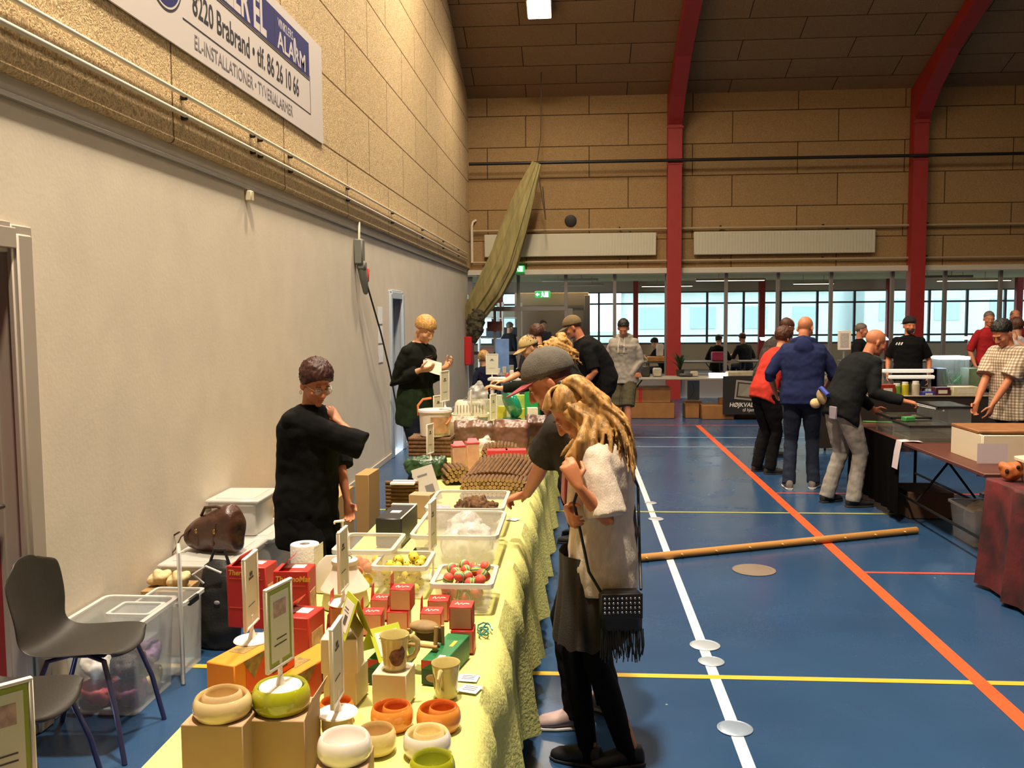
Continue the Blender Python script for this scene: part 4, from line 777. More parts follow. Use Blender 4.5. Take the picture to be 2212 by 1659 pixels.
person('dark-haired person in a pale plaid short-sleeved shirt behind the right stall', (X(2190, Yp), Yp), (-.85, -.4), 1.84, lean=8, head=(34, 0, 0), L=dict(w=PY(2140, 880, Yp - .2), pole=(.2, -.9, -.3), d=(-.3, 0, -1), curl=.5), R=dict(l=(.1, .35, .95)), top=dict(m=plaid(), bulk=1.2, sleeve=.42, sr=(.085, .082), hem=.16, name='shirt'), low=dict(c='1a1a22'), hair=('short', 'black'), sk=SKR, vs=.007, belly=.02, eyes=True)
person('bald person in dark red shirt at the right edge, behind the raised hand', (X(2190, 16.2), 16.2), (-.2, -.95), 1.94, head=(5, 0, 0), top=dict(c='7c2228', sleeve=.5), hair=('balding', 'grey'), sk=SKR)
person('person in bright red shirt beyond the plaid shirt, left of the dark red shirt', (X(2133, 15.6), 15.6), (.2, -.95), 1.92, head=(10, -20, 0), top=dict(c='a8262a', sleeve=.5), hair=('cropped', 'grey'), sk=SKR)
person('brown-haired person in white top raising a hand to the head behind plaid shirt', (X(2196, 13.75), 13.75), (-.5, .85), 1.8, head=(10, 0, 0), R=dict(w=PY(2194, 735, 13.65), pole=(1, -.4, -.6), d=(-.2, 0, 1), curl=.4), top=dict(c='c4bcc0', sleeve=.4), hair=('bob', 'brown'), fem=True)
# --- people in the room behind the glass
GB = 'people behind the glass partition'
seat = dict(hipz=.53, feet=[(.12, .42, 0), (-.12, .42, 0)])
person('person in black seated behind the glass, left of the grey post', (X(1548, 23.2), 23.2), (.5, .85), 1.8, lean=10, head=(15, 0, 0), top=dict(c='101114', sleeve=.95), hair=('short', 'black'), group=GB, vs=.012, R=dict(l=(.2, .35, .75)), L=dict(l=(-.2, .35, .75)), **seat)
person('person in dark clothes seated behind the glass by the second lamp', (X(1612, 23.6), 23.6), (-.4, .9), 1.85, lean=14, head=(15, 0, 0), top=dict(c='23252b', sleeve=.95), hair=('short', 'brown'), group=GB, vs=.012, R=dict(l=(.2, .35, .75)), L=dict(l=(-.2, .35, .75)), **seat)
person('person in black bent over bright orange wares behind the first red column', (X(1437, 22.6), 22.6), (-.7, .5), 1.8, lean=24, head=(30, 0, 0), top=dict(c='15131a', sleeve=.5), hair=('short', 'black'), group=GB, vs=.012, R=dict(l=(.2, .45, .8)), L=dict(l=(-.2, .45, .8)), **seat)
person('person with short hair facing the hall in front of the beige door', (X(1174, 23.2), 23.2), (.3, -.95), 1.76, top=dict(c='3f434e', sleeve=.95), hair=('short', 'brown'), sk=SKD, group=GB, vs=.012)
person('person with olive-brown hair and dark top behind the entrance glass', (X(1100, 22.2), 22.2), (.6, .8), 1.72, head=(10, 0, 0), top=dict(c='1e2126', sleeve=.95), hair=('short', 'grey'), group=GB, vs=.012)
# ------------------------------------------------------------------ the long sales table on the left
ZT = .757
def tbl(label, cat_loc, w, d, h=.735, topc='8a7a68', legc='3a3836', rz=0, group=None):
    t = thing('folding_table', label, 'table', cat_loc, rz, group); b = B(); b.box((0, 0, h - .014), (w, d, .028), ch=.005); b.out('tabletop', mat('tabletop_' + topc, topc, .5, var=.08, vs=6), t)
    for sx in (-1, 1):
        for sy in (-1, 1):
            b = B(); b.cyl((sx * (w / 2 - .12), sy * (d / 2 - .07), 0), (sx * (w / 2 - .12), sy * (d / 2 - .07), h - .028), .016, seg=10); b.out('leg', mat('leg_' + legc, legc, .4, metal=.6), t)
        b = B(); b.cyl((sx * (w / 2 - .12), -(d / 2 - .07), .2), (sx * (w / 2 - .12), d / 2 - .07, .2), .012, seg=8); b.tube([(sx * (w / 2 - .12), 0, .2), (sx * (w / 2 - .5), 0, h - .03)], .011, 8); b.out('brace', mat('leg_' + legc, legc), t)
    return t
for i, y in enumerate((2.5, 4.95, 7.95)): tbl('folding table hidden under the yellow-green cloth', (-.68, y, .006), .74, 2.3 if i < 2 else 2.6, rz=0, group='tables under the yellow-green cloth')
M_cloth = mat('tablecloth_lime', 'c8c67b', .9, var=.07, vs=3, bump=.45, bs=70, spec=.1)
def cloth():
    X0, X1, Y0, Y1 = -1.085, -.285, 1.3, 9.3; ny = 240; g = []
    for i in range(ny + 1):
        y = Y0 + (Y1 - Y0) * i / ny; row = []
        f = .028 * math.sin(y * 9.1) + .018 * math.sin(y * 23 + 1) + .012 * math.sin(y * 41); f2 = .028 * math.sin(y * 8.2 + 2) + .016 * math.sin(y * 21)
        hem = .19 + .02 * math.sin(y * 5) + .012 * math.sin(y * 17)
        for k in range(9, 0, -1):
            u = k / 9; row.append(V((X0 - .012 - .03 * u - abs(f2) * u ** .7, y, .75 - (.75 - hem) * u)))
        for k in range(9):
            u = k / 8; row.append(V((X0 + (X1 - X0) * u, y, .752 + .002 * math.sin(y * 14 + u * 9) * (1 if 0 < k < 8 else 0))))
        for k in range(1, 12):
            u = k / 11; row.append(V((X1 + .012 + .045 * u + (f + .03) * u ** .7 + .02 * math.exp(-((u - .2) * 7) ** 2), y, .75 - (.75 - hem) * u)))
        g.append(row)
    b = B(); b.sheet(g, .003); b.v = [V(p) for p in b.v]; return b
tag(cloth().out('tablecloth', M_cloth, ang=60), 'long yellow-green cloth draped over the sales table on the left', 'tablecloth')
# small makers --------------------------------------------------------
def bowl_mesh(R, h, mo, mi):
    b = B(); o = [(0, 0), (.8 * R, 0), (.9 * R, .06 * h), (.985 * R, .3 * h), (R, .5 * h), (.97 * R, .74 * h), (.9 * R, .93 * h), (.84 * R, h)]; i = [(.84 * R, h), (.785 * R, .95 * h), (.75 * R, .78 * h), (.73 * R, .4 * h), (.64 * R, .24 * h), (0, .2 * h)]
    b.lathe(o, k=0, seg=40); b.lathe(i, k=1, seg=40); return b
GLZ = {n: mat('glaze_' + n, c, .14, coat=.6, var=.04, vs=18) for n, c in (('beige', 'cdb588'), ('tan', 'b99a66'), ('lime', 'a2a520'), ('limein', '8f9428'), ('white', 'dcd3cc'), ('orange', 'd98a3a'), ('rust', 'b4521c'), ('cream', 'd8c48e'))}
def bowl(px, py, Y, z, R, h, o, i, label, group=None):
    p = PY(px, py, Y); t = bowl_mesh(R, h, o, i).out('ceramic_bowl', [GLZ[o], GLZ[i]], ang=50); t.location = (p.x, Y, z); return tag(t, label, 'bowl', group)
M_cb = mat('cardboard', 'a88b6c', .8, var=.06, vs=8); M_cbd = mat('cardboard_dark', '9a7a4c', .8, var=.08, vs=6); M_wb_ = mat('white_card', 'd3c4a6', .7, var=.03, vs=12)
def carton(label, loc, size, rz, m, name='cardboard_box', flap=None, cat='box', extra=None):
    t = thing(name, label, cat, loc, rz); b = B(); b.box((0, 0, size[2] / 2), size, ch=.002); b.out('body', m, t)
    if flap:
        b = B(); dx, ang, side = flap
        if side == 'x': b.M = T(size[0] / 2, 0, size[2]) @ RY(ang); b.box((-.0, 0, dx / 2), (.002, size[1] * .96, dx))
        else: b.M = T(0, size[1] / 2, size[2]) @ RX(ang); b.box((0, 0, dx / 2), (size[0] * .96, .002, dx))
        b.out('flap', m, t, smooth=False)
    if extra: extra(t)
    return t
M_wp = mat('white_plastic', 'e6ddd2', .3)
def sign_stand(label, loc, h, rz, lean=0, w=.105, fh=.2, pic=None, base=True):
    """upright card holder on a round foot"""
    t = thing('sign_holder', label, 'sign', loc, rz); b = B(); b.lathe([(0, 0), (.05, 0), (.052, .002), (.05, .005), (.012, .008), (.006, .03), (0, .03)], seg=32); b.out('foot', M_wp, t)
    b = B(); b.box((0, 0, .018 + (h - fh) / 2), (.012, .006, h - fh + .02)); b.out('stem', M_wp, t)
    z0 = h - fh; b = B(); e = .008
    for c, d in (((-w / 2, 0, z0 + fh / 2), (e, .011, fh)), ((w / 2, 0, z0 + fh / 2), (e, .011, fh)), ((0, 0, z0), (w + e, .011, e)), ((0, 0, z0 + fh), (w + e, .011, e))): b.box(c, d, ch=.002)
    b.out('frame', M_wp, t)
    b = B(); b.box((0, 0, z0 + fh / 2), (w, .003, fh), k=0)
    for s_ in (-1, 1):
        y = -.0022 * s_
        if pic:
            b.box((0, y, z0 + fh * .5), (w * .9, .001, fh * .94), k=1); b.box((0, y * 1.3, z0 + fh * .5), (w * .74, .001, fh * .84), k=0); b.box((0, y * 1.6, z0 + fh * .72), (w * .5, .001, fh * .2), k=2); b.box((w * .05, y * 1.6, z0 + fh * .35), (w * .4, .001, .003), k=3); b.box((0, y * 1.6, z0 + fh * .28), (w * .5, .001, .003), k=3)
        else:
            b.box((0, y, z0 + fh * .68), (w * .35, .001, .006), k=3); b.box((0, y, z0 + fh * .74), (w * .2, .001, .01), k=3); b.box((0, y, z0 + fh * .3), (w * .5, .001, .002), k=3)
    b.out('card', [mat('card_pale', 'd9d6bd', .6), mat('card_lime', '9aa83a', .6), mat('card_pink', 'b89a90', .6, var=.3, vs=60), mat('card_ink', '4a4740', .6)], t, smooth=False)
    return t
def look(p): return math.atan2(-p.x, -p.y) * -1   # rotation that turns a card's front (-Y) to the camera
# --- bowls, nearest ------------------------------------------------
zA, zB = .925, .912
carton('light brown cardboard box under the beige bowl at the table\'s near left corner', (PY(485, 1640, 2.04).x, 2.04, ZT), (.148, .14, zA - ZT), .0, M_cb)
bowl(483, 1600, 2.03, zA, .069, .05, 'beige', 'tan', 'large beige glazed bowl on a brown cardboard box, nearest left')
bowl(483, 1600, 2.03, zA + .013, .048, .046, 'beige', 'tan', 'small beige bowl nested inside the large beige bowl')
carton('light brown cardboard box under the lime bowl, flap open', (PY(615, 1640, 2.1).x, 2.1, ZT), (.145, .14, zB - ZT), .02, M_cb, flap=(.06, .35, 'x'))
bowl(609, 1555, 2.1, zB, .071, .062, 'lime', 'limein', 'lime green bowl on a cardboard box with a sign standing in it')
p = PY(607, 1512, 2.1); sign_stand('picture sign with lime border standing in the lime bowl', (p.x, 2.1, zB + .054), .255, 1.31, pic=True)
bw = PY(745, 1640, 2.0); carton('low brown box under the white bowl at the near edge', (bw.x, 2.0, ZT), (.12, .12, .085), .1, M_cb)
bowl(745, 1640, 2.0, ZT + .085, .064, .055, 'white', 'white', 'white glazed bowl nearest the camera in front of the thin upright sign')
for k in (0, 1): bowl(729, 1600, 2.19, ZT + k * .052, .041, .052, 'cream', 'cream', ('lower', 'upper')[k] + ' of two stacked cream bowls under the thin upright sign')
p = PY(738, 1597, 2.19); sign_stand('thin white sign seen edge-on, standing on the cream bowls behind the white bowl', (PY(731, 1597, 2.19).x, 2.19, ZT + .104), .235, 1.6)
bowl(813, 1612, 2.21, ZT, .052, .058, 'cream', 'tan', 'cream bowl between the white bowl and the orange bowls')
bowl(727, 1553, 2.37, ZT, .049, .058, 'orange', 'rust', 'single small orange bowl behind the thin sign')
for i, (px, Y, R) in enumerate(((847, 2.345, .059), (948, 2.345, .061))):
    sd_ = ('left', 'right')[i]; bowl(px, 1562, Y, ZT, R, .058, 'orange', 'rust', 'larger outer orange bowl of the %s nested pair below the mugs' % sd_); bowl(px + 9, 1562, Y - .006, ZT + .014, R * .66, .05, 'orange', 'rust', 'smaller inner orange bowl of the %s nested pair below the mugs' % sd_)
bowl(923, 1615, 2.2, ZT, .062, .058, 'white', 'cream', 'large off-white bowl in front of the right orange bowls'); bowl(926, 1612, 2.2, ZT + .014, .041, .05, 'cream', 'cream', 'small cream bowl nested in the large off-white bowl')
bowl(934, 1662, 2.07, ZT, .056, .058, 'lime', 'limein', 'lime green bowl at the bottom edge in front of the off-white bowl')
# sign at the far lower left
p = PY(4, 1600, 1.5); t_ = carton('tall brown carton at the near left table corner, below the picture', (-.95, 1.5, ZT), (.14, .14, .2), 0, M_cb); sign_stand('picture sign with lime border at the lower left corner of the view', (PY(2, 1600, 1.5).x, 1.5, ZT + .2), .255, .85, pic=True)
# --- orange boxes ----------------------------------------------------
M_or = mat('orange_carton', 'd9851f', .45, var=.1, vs=6); M_ord = mat('orange_red_carton', 'cf4d1c', .45, var=.12, vs=7); M_redc = mat('red_carton', 'b5241b', .45, var=.06, vs=9); M_pic = mat('carton_picture', '8d7440', .5, var=.5, vs=40); M_dkp = mat('carton_photo', '4a2a22', .5, var=.4, vs=50); M_yel = mat('yellow_print', 'd8a93a', .5)
def long_box(label, loc, rz, side):
    t = thing('product_box', label, 'box', loc, rz); b = B(); w, d, h = .092, .27, .1
    b.box((0, 0, h / 2), (w, d, h), ch=.003, k=0); b.box((w / 2 + .0005, .02, h / 2), (.001, d * .8, h * .9), k=1); b.out('carton', [M_or, side], t)
    b = B(); b.poly([(w / 2 + .0015, -.1, h * .98), (w / 2 + .0015, .0, h * .98), (w / 2 + .0015, -.035, h * .6), (w / 2 + .0015, -.055, h * .35)], .001, (1, 0, 0), k=0); b.box((w / 2 + .001, .06, h * .45), (.002, .07, h * .55), k=1); b.box((-.01, -.02, h + .0005), (.05, .07, .001), k=0); b.out('printed_picture', [M_pic, M_dkp], t, smooth=False)
    return t
p = PZ(434, 1605, ZT); long_box('lower orange carton at the left table edge behind the beige bowls', (p.x + .05, p.y + .15, ZT), -.2, M_ord)
p = PZ(568, 1560, ZT); o3 = PZ(585, 1545, ZT); long_box('lower orange and red carton beside the lime bowl, below the upper one', (o3.x + .05, o3.y + .15, ZT), -.35, M_ord)
p = PZ(466, 1517, ZT + .1); long_box('upper orange carton lying across the two lower orange cartons', (p.x + .05, p.y + .14, ZT + .1), -.3, M_ord)
p = PZ(545, 1383, ZT + .2); sign_stand('edge-on white sign standing on the upper orange carton', (p.x, p.y, ZT + .2), .245, 1.6)
# --- red mat cartons -------------------------------------------------
def tall_box(label, loc, rz, sz=(.135, .1, .25), word=True):
    t = thing('product_box', label, 'box', loc, rz); w, d, h = sz; b = B(); b.box((0, 0, h / 2), sz, ch=.003, k=0); b.box((w / 2 + .0005, 0, h * .4), (.001, d * .7, h * .6), k=1)
    for z in (h * .8, h * .33): b.box((0, -d / 2 - .0004, z), (w * .86, .001, .002), k=2)
    b.box((0, .01, h + .0005), (w * .6, d * .4, .001), k=3); b.out('carton', [M_redc, mat('carton_side', 'c8a27c', .5, var=.35, vs=30), mat('fold_red', 'c84a38', .5), mat('label_white', 'e0d6c8', .6)], t)
    b = B(); b.M = T(-w / 2 + .02, 0, h) @ RY(.75); b.box((0, 0, .026), (.002, d * .95, .052)); b.out('flap', M_redc, t, smooth=False)
    if word: text('ThermoMat', .026, axes((-w / 2 + .008, -d / 2 - .0008, h * .86), (1, 0, 0), (.12, 0, 1), (0, -1, 0)), 'lettering', M_yel, t, ext=.0004, sx=.95, bold=.0006)
    return t
p = PY(540, 1300, 3.1); tall_box('tall red carton with yellow lettering, left one by the black bag', (p.x, 3.13, ZT), -.1, (.15, .1, .225))
p = PY(632, 1300, 2.95); tall_box('tall red carton with yellow lettering, right one by the paper roll', (p.x, 2.98, ZT), .03, (.122, .1, .255))
p = PY(640, 1400, 2.72); tall_box('shorter red carton without lettering in front of the two tall ones', (p.x, 2.76, ZT), -.15, (.12, .12, .175), word=False)
p = PY(668, 1450, 2.62)
# --- white boxes, tent cards, mugs ----------------------------------
p = PY(745, 1530, 2.5); carton('lower plain white box of the stack left of the mugs', (p.x, 2.52, ZT), (.1, .1, .1), -.12, M_wb_); p = PY(741, 1450, 2.5)
carton('upper plain white box of the stack, lid open, under a lime tent card', (p.x, 2.5, ZT + .1), (.105, .1, .1), .06, M_wb_, flap=(.05, -.5, 'x'))
def tent(label, loc, rz, w=.105, h=.105, a=.42):
    t = thing('tent_card', label, 'card', loc, rz); l = mat('tent_lime', 'b5bf2e', .6); i = mat('tent_white', 'ddd8d0', .6); k_ = mat('tent_ink', '55504c', .6)
    for s_ in (-1, 1):
        b = B(); b.M = T(0, 0, h * math.cos(a)) @ RX(s_ * a) @ T(0, 0, -h / 2); b.box((0, 0, 0), (w, .0015, h), k=0); b.box((0, s_ * .0012, 0), (w * .76, .001, h * .7), k=1); b.box((.004, s_ * .0018, -.012), (w * .25, .001, h * .22), k=2); b.box((-.01, s_ * .0018, .018), (w * .35, .001, .003), k=2); b.box((-.006, s_ * .0018, .01), (w * .4, .001, .002), k=2); b.out('panel', [l, i, k_], t, smooth=False)
    return t
p = PY(757, 1360, 2.5); tent('lime and white tent card on top of the white box stack', (p.x + .01, 2.5, ZT + .2), -1.05, a=.34, h=.12)
p = PY(828, 1410, 2.66); tent('lime and white tent card on the green carton left of the raised mug', (p.x, 2.67, ZT + .077), .75, a=.6)
def mug(label, loc, rz):
    t = thing('mug', label, 'mug', loc, rz); c = mat('mug_cream', 'c9bb7d', .18, coat=.5, var=.05, vs=20); b = B()
    b.lathe([(0, 0), (.031, 0), (.033, .006), (.034, .02), (.037, .06), (.041, .094), (.043, .1), (.042, .102), (.039, .098), (.034, .06), (.031, .012), (0, .01)], seg=36); b.out('cup', c, t, ang=60)
    b = B(); b.tube([(.036, 0, .085), (.052, 0, .09), (.066, 0, .076), (.066, 0, .052), (.056, 0, .034), (.036, 0, .026)], [.0075, .007, .0065, .006, .006, .0065], 10, flat=1.3); b.out('handle', c, t)
    b = B(); g = []
    for i in range(9):
        a = -2.1 + 1.35 * i / 8; e = .027 * math.sin(PI * i / 8) ** .5; g.append([V((math.cos(a) * (.0362 + zz * .07 + .0008), math.sin(a) * (.0362 + zz * .07 + .0008), .045 + zz)) for zz in (-e, -e * .5, 0, e * .6, e * .9 + (.012 if i > 5 else 0))])
    b.sheet(g); b.out('animal_picture', mat('mug_picture', '6a4634', .4, var=.6, vs=70), t); return t
p = PY(852, 1530, 2.5); carton('plain white box carrying the raised mug', (p.x, 2.5, ZT), (.1, .1, .1), -.08, M_wb_)
mug('cream mug with brown animal picture raised on a white box', (p.x + .004, 2.5, ZT + .1), .25); p = PY(963, 1530, 2.54); mug('cream mug standing on the cloth, handle towards the camera', (p.x, 2.55, ZT), -1.75)
# --- green cartons, wooden toy, price slip ---------------------------
M_gr = mat('green_carton', '1f6b3a', .45, var=.08, vs=9); M_grd = mat('green_carton_dark', '20402c', .5, var=.3, vs=20)
def green_box(label, loc, rz, sz=(.075, .24, .075)):
    t = thing('product_box', label, 'box', loc, rz); w, d, h = sz; b = B(); b.box((0, 0, h / 2), sz, ch=.002, k=0); b.box((0, -d / 2 - .0005, h * .3), (w * .98, .001, h * .6), k=1); b.poly([(-w / 2, -d / 2 - .0012, h * .62), (-w / 2, -d / 2 - .0012, h), (w * .1, -d / 2 - .0012, h)], .0006, (0, -1, 0), k=2); b.box((w * .2, -d / 2 + .03, h + .0005), (.02, .04, .001), k=3); b.box((w * .18, .03, h + .0005), (.012, .05, .001), k=4); b.ell((0, -d / 2 - .001, h * .28), (w * .3, .002, h * .17), k=5)
    b.out('carton', [M_gr, M_grd, mat('green_box_red', 'b5342a', .5), M_wp, M_yel, mat('green_box_tan', '9c7a52', .5)], t); return t
p = PY(936, 1500, 2.6); green_box('long green carton under the wooden toy, right of the raised mug', (p.x + .02, 2.74, ZT), -.2); p = PY(822, 1500, 2.6); green_box('long green carton behind the white box of the raised mug', (p.x + .01, 2.74, ZT), -.15)
p = PY(918, 1430, 2.72); t = thing('wooden_toy_chair', 'small wooden toy chair with brown rounded top on the green carton', 'toy', (p.x, 2.74, ZT + .077), -.25); wd = mat('toy_wood', 'a4824f', .6, var=.15, vs=12); wd2 = mat('toy_wood_dark', '63462c', .6, var=.2, vs=12)
for n, pts, r in (('post', [(.045, -.03, 0), (.048, -.025, .075)], .007), ('post', [(-.045, -.03, 0), (-.045, -.028, .06)], .006), ('post', [(-.045, .03, 0), (-.045, .03, .06)], .006), ('post', [(.045, .03, 0), (.045, .03, .06)], .006), ('rail', [(-.05, -.032, .012), (.055, -.036, .014)], .006)):
    b = B(); b.cyl(*pts, r, seg=10); b.out(n, wd, t)
b = B(); b.ell((-.005, 0, .062), (.05, .036, .018)); b.out('seat', mat('toy_seat', '8a6f45', .7, var=.25, vs=20), t); b = B(); b.box((0, .028, .03), (.09, .01, .05), ch=.003); b.out('backboard', wd2, t)
for i, (px, py) in enumerate(((1012, 1465), (1015, 1490), (1108, 1122))):
    q = PZ(px, py, ZT); b = B(); b.box((0, 0, .0006), (.062, .055, .001), k=0)
    for j in range(3): b.box((0, .015 - .012 * j, .0014), (.04, .005, .0004), k=1)
    t = b.out('price_slip', [mat('paper', 'e8e8ea'), mat('slip_ink', '6a666a', .7)], smooth=False); t.location = (q.x, q.y, ZT + .0004 + .002 * (i == 1)); t.rotation_euler = (0, 0, -.1 - .2 * i); tag(t, ('white printed slip behind the standing mug, farther of two', 'white printed slip behind the standing mug, nearer of two', 'white printed slip on the cloth beside the reaching hand')[i], 'paper slip')
# --- red bulb cartons ------------------------------------------------
M_sal = mat('salmon_card', 'c2876a', .6, var=.1, vs=10); M_scr = mat('script_white', 'e2cfc0', .6)
def bulb_box(label, px, py, Y, lay, rz=0, tab=True, sc=1):
    s_ = .076 * sc; z = ZT + lay * .077; p = PY(px, py, Y); t = thing('product_box', label, 'box', (p.x, Y + s_ / 2, z), rz); b = B(); b.box((0, 0, s_ / 2), (s_, s_, s_), ch=.0015, k=0); b.box((0, -s_ / 2 - .0004, s_ / 2), (s_ * .9, .001, s_ * .9), k=1)
    b.tube([(-.022, -.01, s_ + .0006), (-.015, .012, s_ + .0006), (-.01, -.012, s_ + .0006), (0, .006, s_ + .0006), (.004, -.008, s_ + .0006), (.012, .004, s_ + .0006), (.026, -.004, s_ + .0006)], .0035, 6, k=2, flat=.3); b.out('carton', [M_redc, M_sal, M_scr], t)
    if tab:
        b = B(); b.poly([(-s_ / 2, -.03, s_), (-s_ / 2, .03, s_), (-s_ / 2, .03, s_ + .045), (-s_ / 2, -.01, s_ + .045)], .0015, (-1, 0, 0), k=0); b.ell((-s_ / 2 - .0015, .012, s_ + .03), (.001, .012, .006), k=1); b.out('hang_tab', [M_redc, mat('tab_hole', '3a1512', .7)], t, smooth=False)
for a in (('red carton with salmon front under the round sign foot', 735, 1355, 2.87, 1, .03, True), ('red carton with salmon front below the one with the sign foot', 728, 1410, 2.86, 0, .06, True), ('red carton right of the sign-foot carton, front of a pair', 800, 1370, 3.03, 0, .06, True), ('red carton at the back left of the group, behind its pair', 822, 1330, 3.19, 0, .02, True),
          ('red carton at the top of the group, alone on another', 865, 1310, 3.07, 1, -.02, True), ('red carton below the topmost one in the middle', 858, 1370, 3.06, 0, .03, True), ('red carton third from left in the front row, right of the middle one', 930, 1370, 3.05, 0, .02, True), ('red carton behind the third front one, near the rainbow balls', 945, 1325, 3.19, 0, .04, False), ('upper red carton of the rightmost stack of two', 995, 1355, 2.89, 1, .0, False), ('lower red carton of the rightmost stack of two', 998, 1405, 2.88, 0, .02, False)): bulb_box(*a)
p = PZ(738, 1309, ZT + .154); sign_stand('thin white sign on round foot on top of a red carton', (p.x, 2.91, ZT + .154), .25, 1.57)
b = B(); rg = random.Random(2)
q = PZ(1045, 1368, ZT); b.tube([V((0, 0, .012)) + V((.03 * math.cos(k * .9) * (1 - k * .03), .05 * math.sin(k * .7), .01 * math.sin(k))) for k in range(22)], .003, 6); t = b.out('wire_leash', mat('teal_wire', '3f8a86', .3, metal=.6)); t.location = q; tag(t, 'coiled teal wire on the cloth right of the rightmost red cartons', 'wire')
# --- tubs and bins ---------------------------------------------------
M_frost = mat('frosted_plastic', 'dcd8d2', .25, alpha=.27, spec=.6); M_clear = mat('clear_plastic', 'd9dde0', .15, alpha=.26, spec=.7)
def tub(label, loc, w, d, h, rz=0, m=None, taper=.88, name='plastic_tub', cat='tub', rim=.012, lid=False):
    m = m or M_frost; t = thing(name, label, cat, loc, rz); b = B(); th = .003; k = taper
    def ring(f, z, o=0): a, c = w / 2 * f + o, d / 2 * f + o; r = min(a, c) * .18; return [V((x, y, z)) for x, y in [(-a + r, -c), (a - r, -c), (a - r * .3, -c + r * .3), (a, -c + r), (a, c - r), (a - r * .3, c - r * .3), (a - r, c), (-a + r, c), (-a + r * .3, c - r * .3), (-a, c - r), (-a, -c + r), (-a + r * .3, -c + r * .3)]]
    R_ = [ring(k, 0), ring(k + (1 - k) * .5, h * .5), ring(1, h - .02), ring(1, h - .018, rim), ring(1, h, rim), ring(1, h, rim * .3), ring(1, h - .012, -th), ring(k, th, -th)]; vs = [p for r in R_ for p in r]; n = 12
    b.add(vs, [(i * n + j, i * n + (j + 1) % n, (i + 1) * n + (j + 1) % n, (i + 1) * n + j) for i in range(7) for j in range(n)] + [tuple(range(n))[::-1], tuple(7 * n + j for j in range(n))]); b.out('tub' if name == 'plastic_tub' else 'bin', m, t, ang=30); b = B(); R2 = [ring(1, h - .016, rim + .001), ring(1, h + .001, rim + .001), ring(1, h + .001, -th - .001), ring(1, h - .008, -th - .001)]; b.add([p for r in R2 for p in r], [(i * n + j, i * n + (j + 1) % n, (i + 1) % 4 * n + (j + 1) % n, (i + 1) % 4 * n + j) for i in range(4) for j in range(n)]); b.out('rim', mat('frosted_rim', 'd6d3cf', .3, alpha=.62), t, ang=30)
    if lid:
        b = B(); b.box((0, 0, h + .012), (w + .04, d + .04, .022), ch=.008); b.box((0, 0, h + .024), (w * .8, d * .8, .008), ch=.003); b.out('lid', mat('frosted_lid', 'd0cdc8', .3, alpha=.7), t)
    return t
def balls(center, n, r, mats_, spread, label, group, seed, z0, name='ball', pat=None):
    rg = random.Random(seed); pl = []; tries = 0; first = {}
    while len(pl) < n and tries < 9000:
        tries += 1; x, y = rg.uniform(-1, 1) * (spread[0] - r), rg.uniform(-1, 1) * (spread[1] - r); z = z0 + r
        for q in sorted(pl, key=lambda q: q.z):
            d2 = (q.x - x) ** 2 + (q.y - y) ** 2
            if d2 < (2 * r) ** 2: z = max(z, q.z + math.sqrt((2 * r) ** 2 - d2) + .0005)
        if z > z0 + spread[2]: continue
        if any((V((x, y, z)) - q).length < 2 * r * .99 for q in pl): continue
        pl.append(V((x, y, z)))
    for i, q in enumerate(pl):
        k = i % len(mats_)
        if k not in first:
            b = B(); b.ell((0, 0, 0), (r, r, r), nu=20, nv=14); o = b.out(name, mats_[k]); first[k] = o
        else: o = first[k].copy(); COL.objects.link(o)
        o.location = V(center) + q; o.rotation_euler = (rg.uniform(0, 6), rg.uniform(0, 6), rg.uniform(0, 6)); tag(o, label[k] if isinstance(label, list) else label, 'ball', group[k] if isinstance(group, list) else group)
def stripes():
    m = mat('rainbow_stripes', 'c8503c', .6); nt = m.node_tree; N = nt.nodes; L = nt.links; tc = N.new('ShaderNodeTexCoord'); se = N.new('ShaderNodeSeparateXYZ'); mr = N.new('ShaderNodeMapRange'); mr.inputs[1].default_value = -.021; mr.inputs[2].default_value = .021; r = N.new('ShaderNodeValToRGB'); r.color_ramp.interpolation = 'CONSTANT'; el = r.color_ramp.elements
    cs = ['d0503f', 'd0503f', 'd9a23c', '4d9a55', '2f5a8a', 'd8c64a', '57a08a', 'd0503f']
    while len(el) < len(cs): el.new(.5)
    for i, c in enumerate(cs): el[i].position = (0, .18, .34, .44, .52, .58, .68, .8)[i]; el[i].color = lin(c)
    L.new(tc.outputs['Object'], se.inputs[0]); L.new(se.outputs[2], mr.inputs[0]); L.new(mr.outputs[0], r.inputs[0]); L.new(r.outputs[0], N['Principled BSDF'].inputs['Base Color']); return m
def soccer():
    m = mat('soccer_yellow', 'd3bd3a', .6); nt = m.node_tree; N = nt.nodes; L = nt.links; tc = N.new('ShaderNodeTexCoord'); v = N.new('ShaderNodeTexVoronoi'); v.inputs['Scale'].default_value = 55; lt = N.new('ShaderNodeMath'); lt.operation = 'LESS_THAN'; lt.inputs[1].default_value = .22; mx = N.new('ShaderNodeMix'); mx.data_type = 'RGBA'; mx.inputs[6].default_value = lin('d3bd3a'); mx.inputs[7].default_value = lin('2a2620'); L.new(tc.outputs['Object'], v.inputs[0]); L.new(v.outputs['Distance'], lt.inputs[0]); L.new(lt.outputs[0], mx.inputs[0]); L.new(mx.outputs[2], N['Principled BSDF'].inputs['Base Color']); return m
p = PY(782, 1250, 3.58); tub('frosted tub with yellow and pink balls behind the white jug', (p.x, 3.73, ZT), .235, .28, .155); balls((p.x, 3.68, ZT + .004), 12, .0225, [mat('ball_yellow', 'e0bd2a', .6), mat('ball_pink', 'd8745c', .6)], (.085, .1, .075), ['plain yellow ball in the frosted tub behind the white jug', 'pink-orange ball in the frosted tub behind the white jug'], ['yellow balls in the frosted tub', 'pink balls in the frosted tub'], 3, 0)
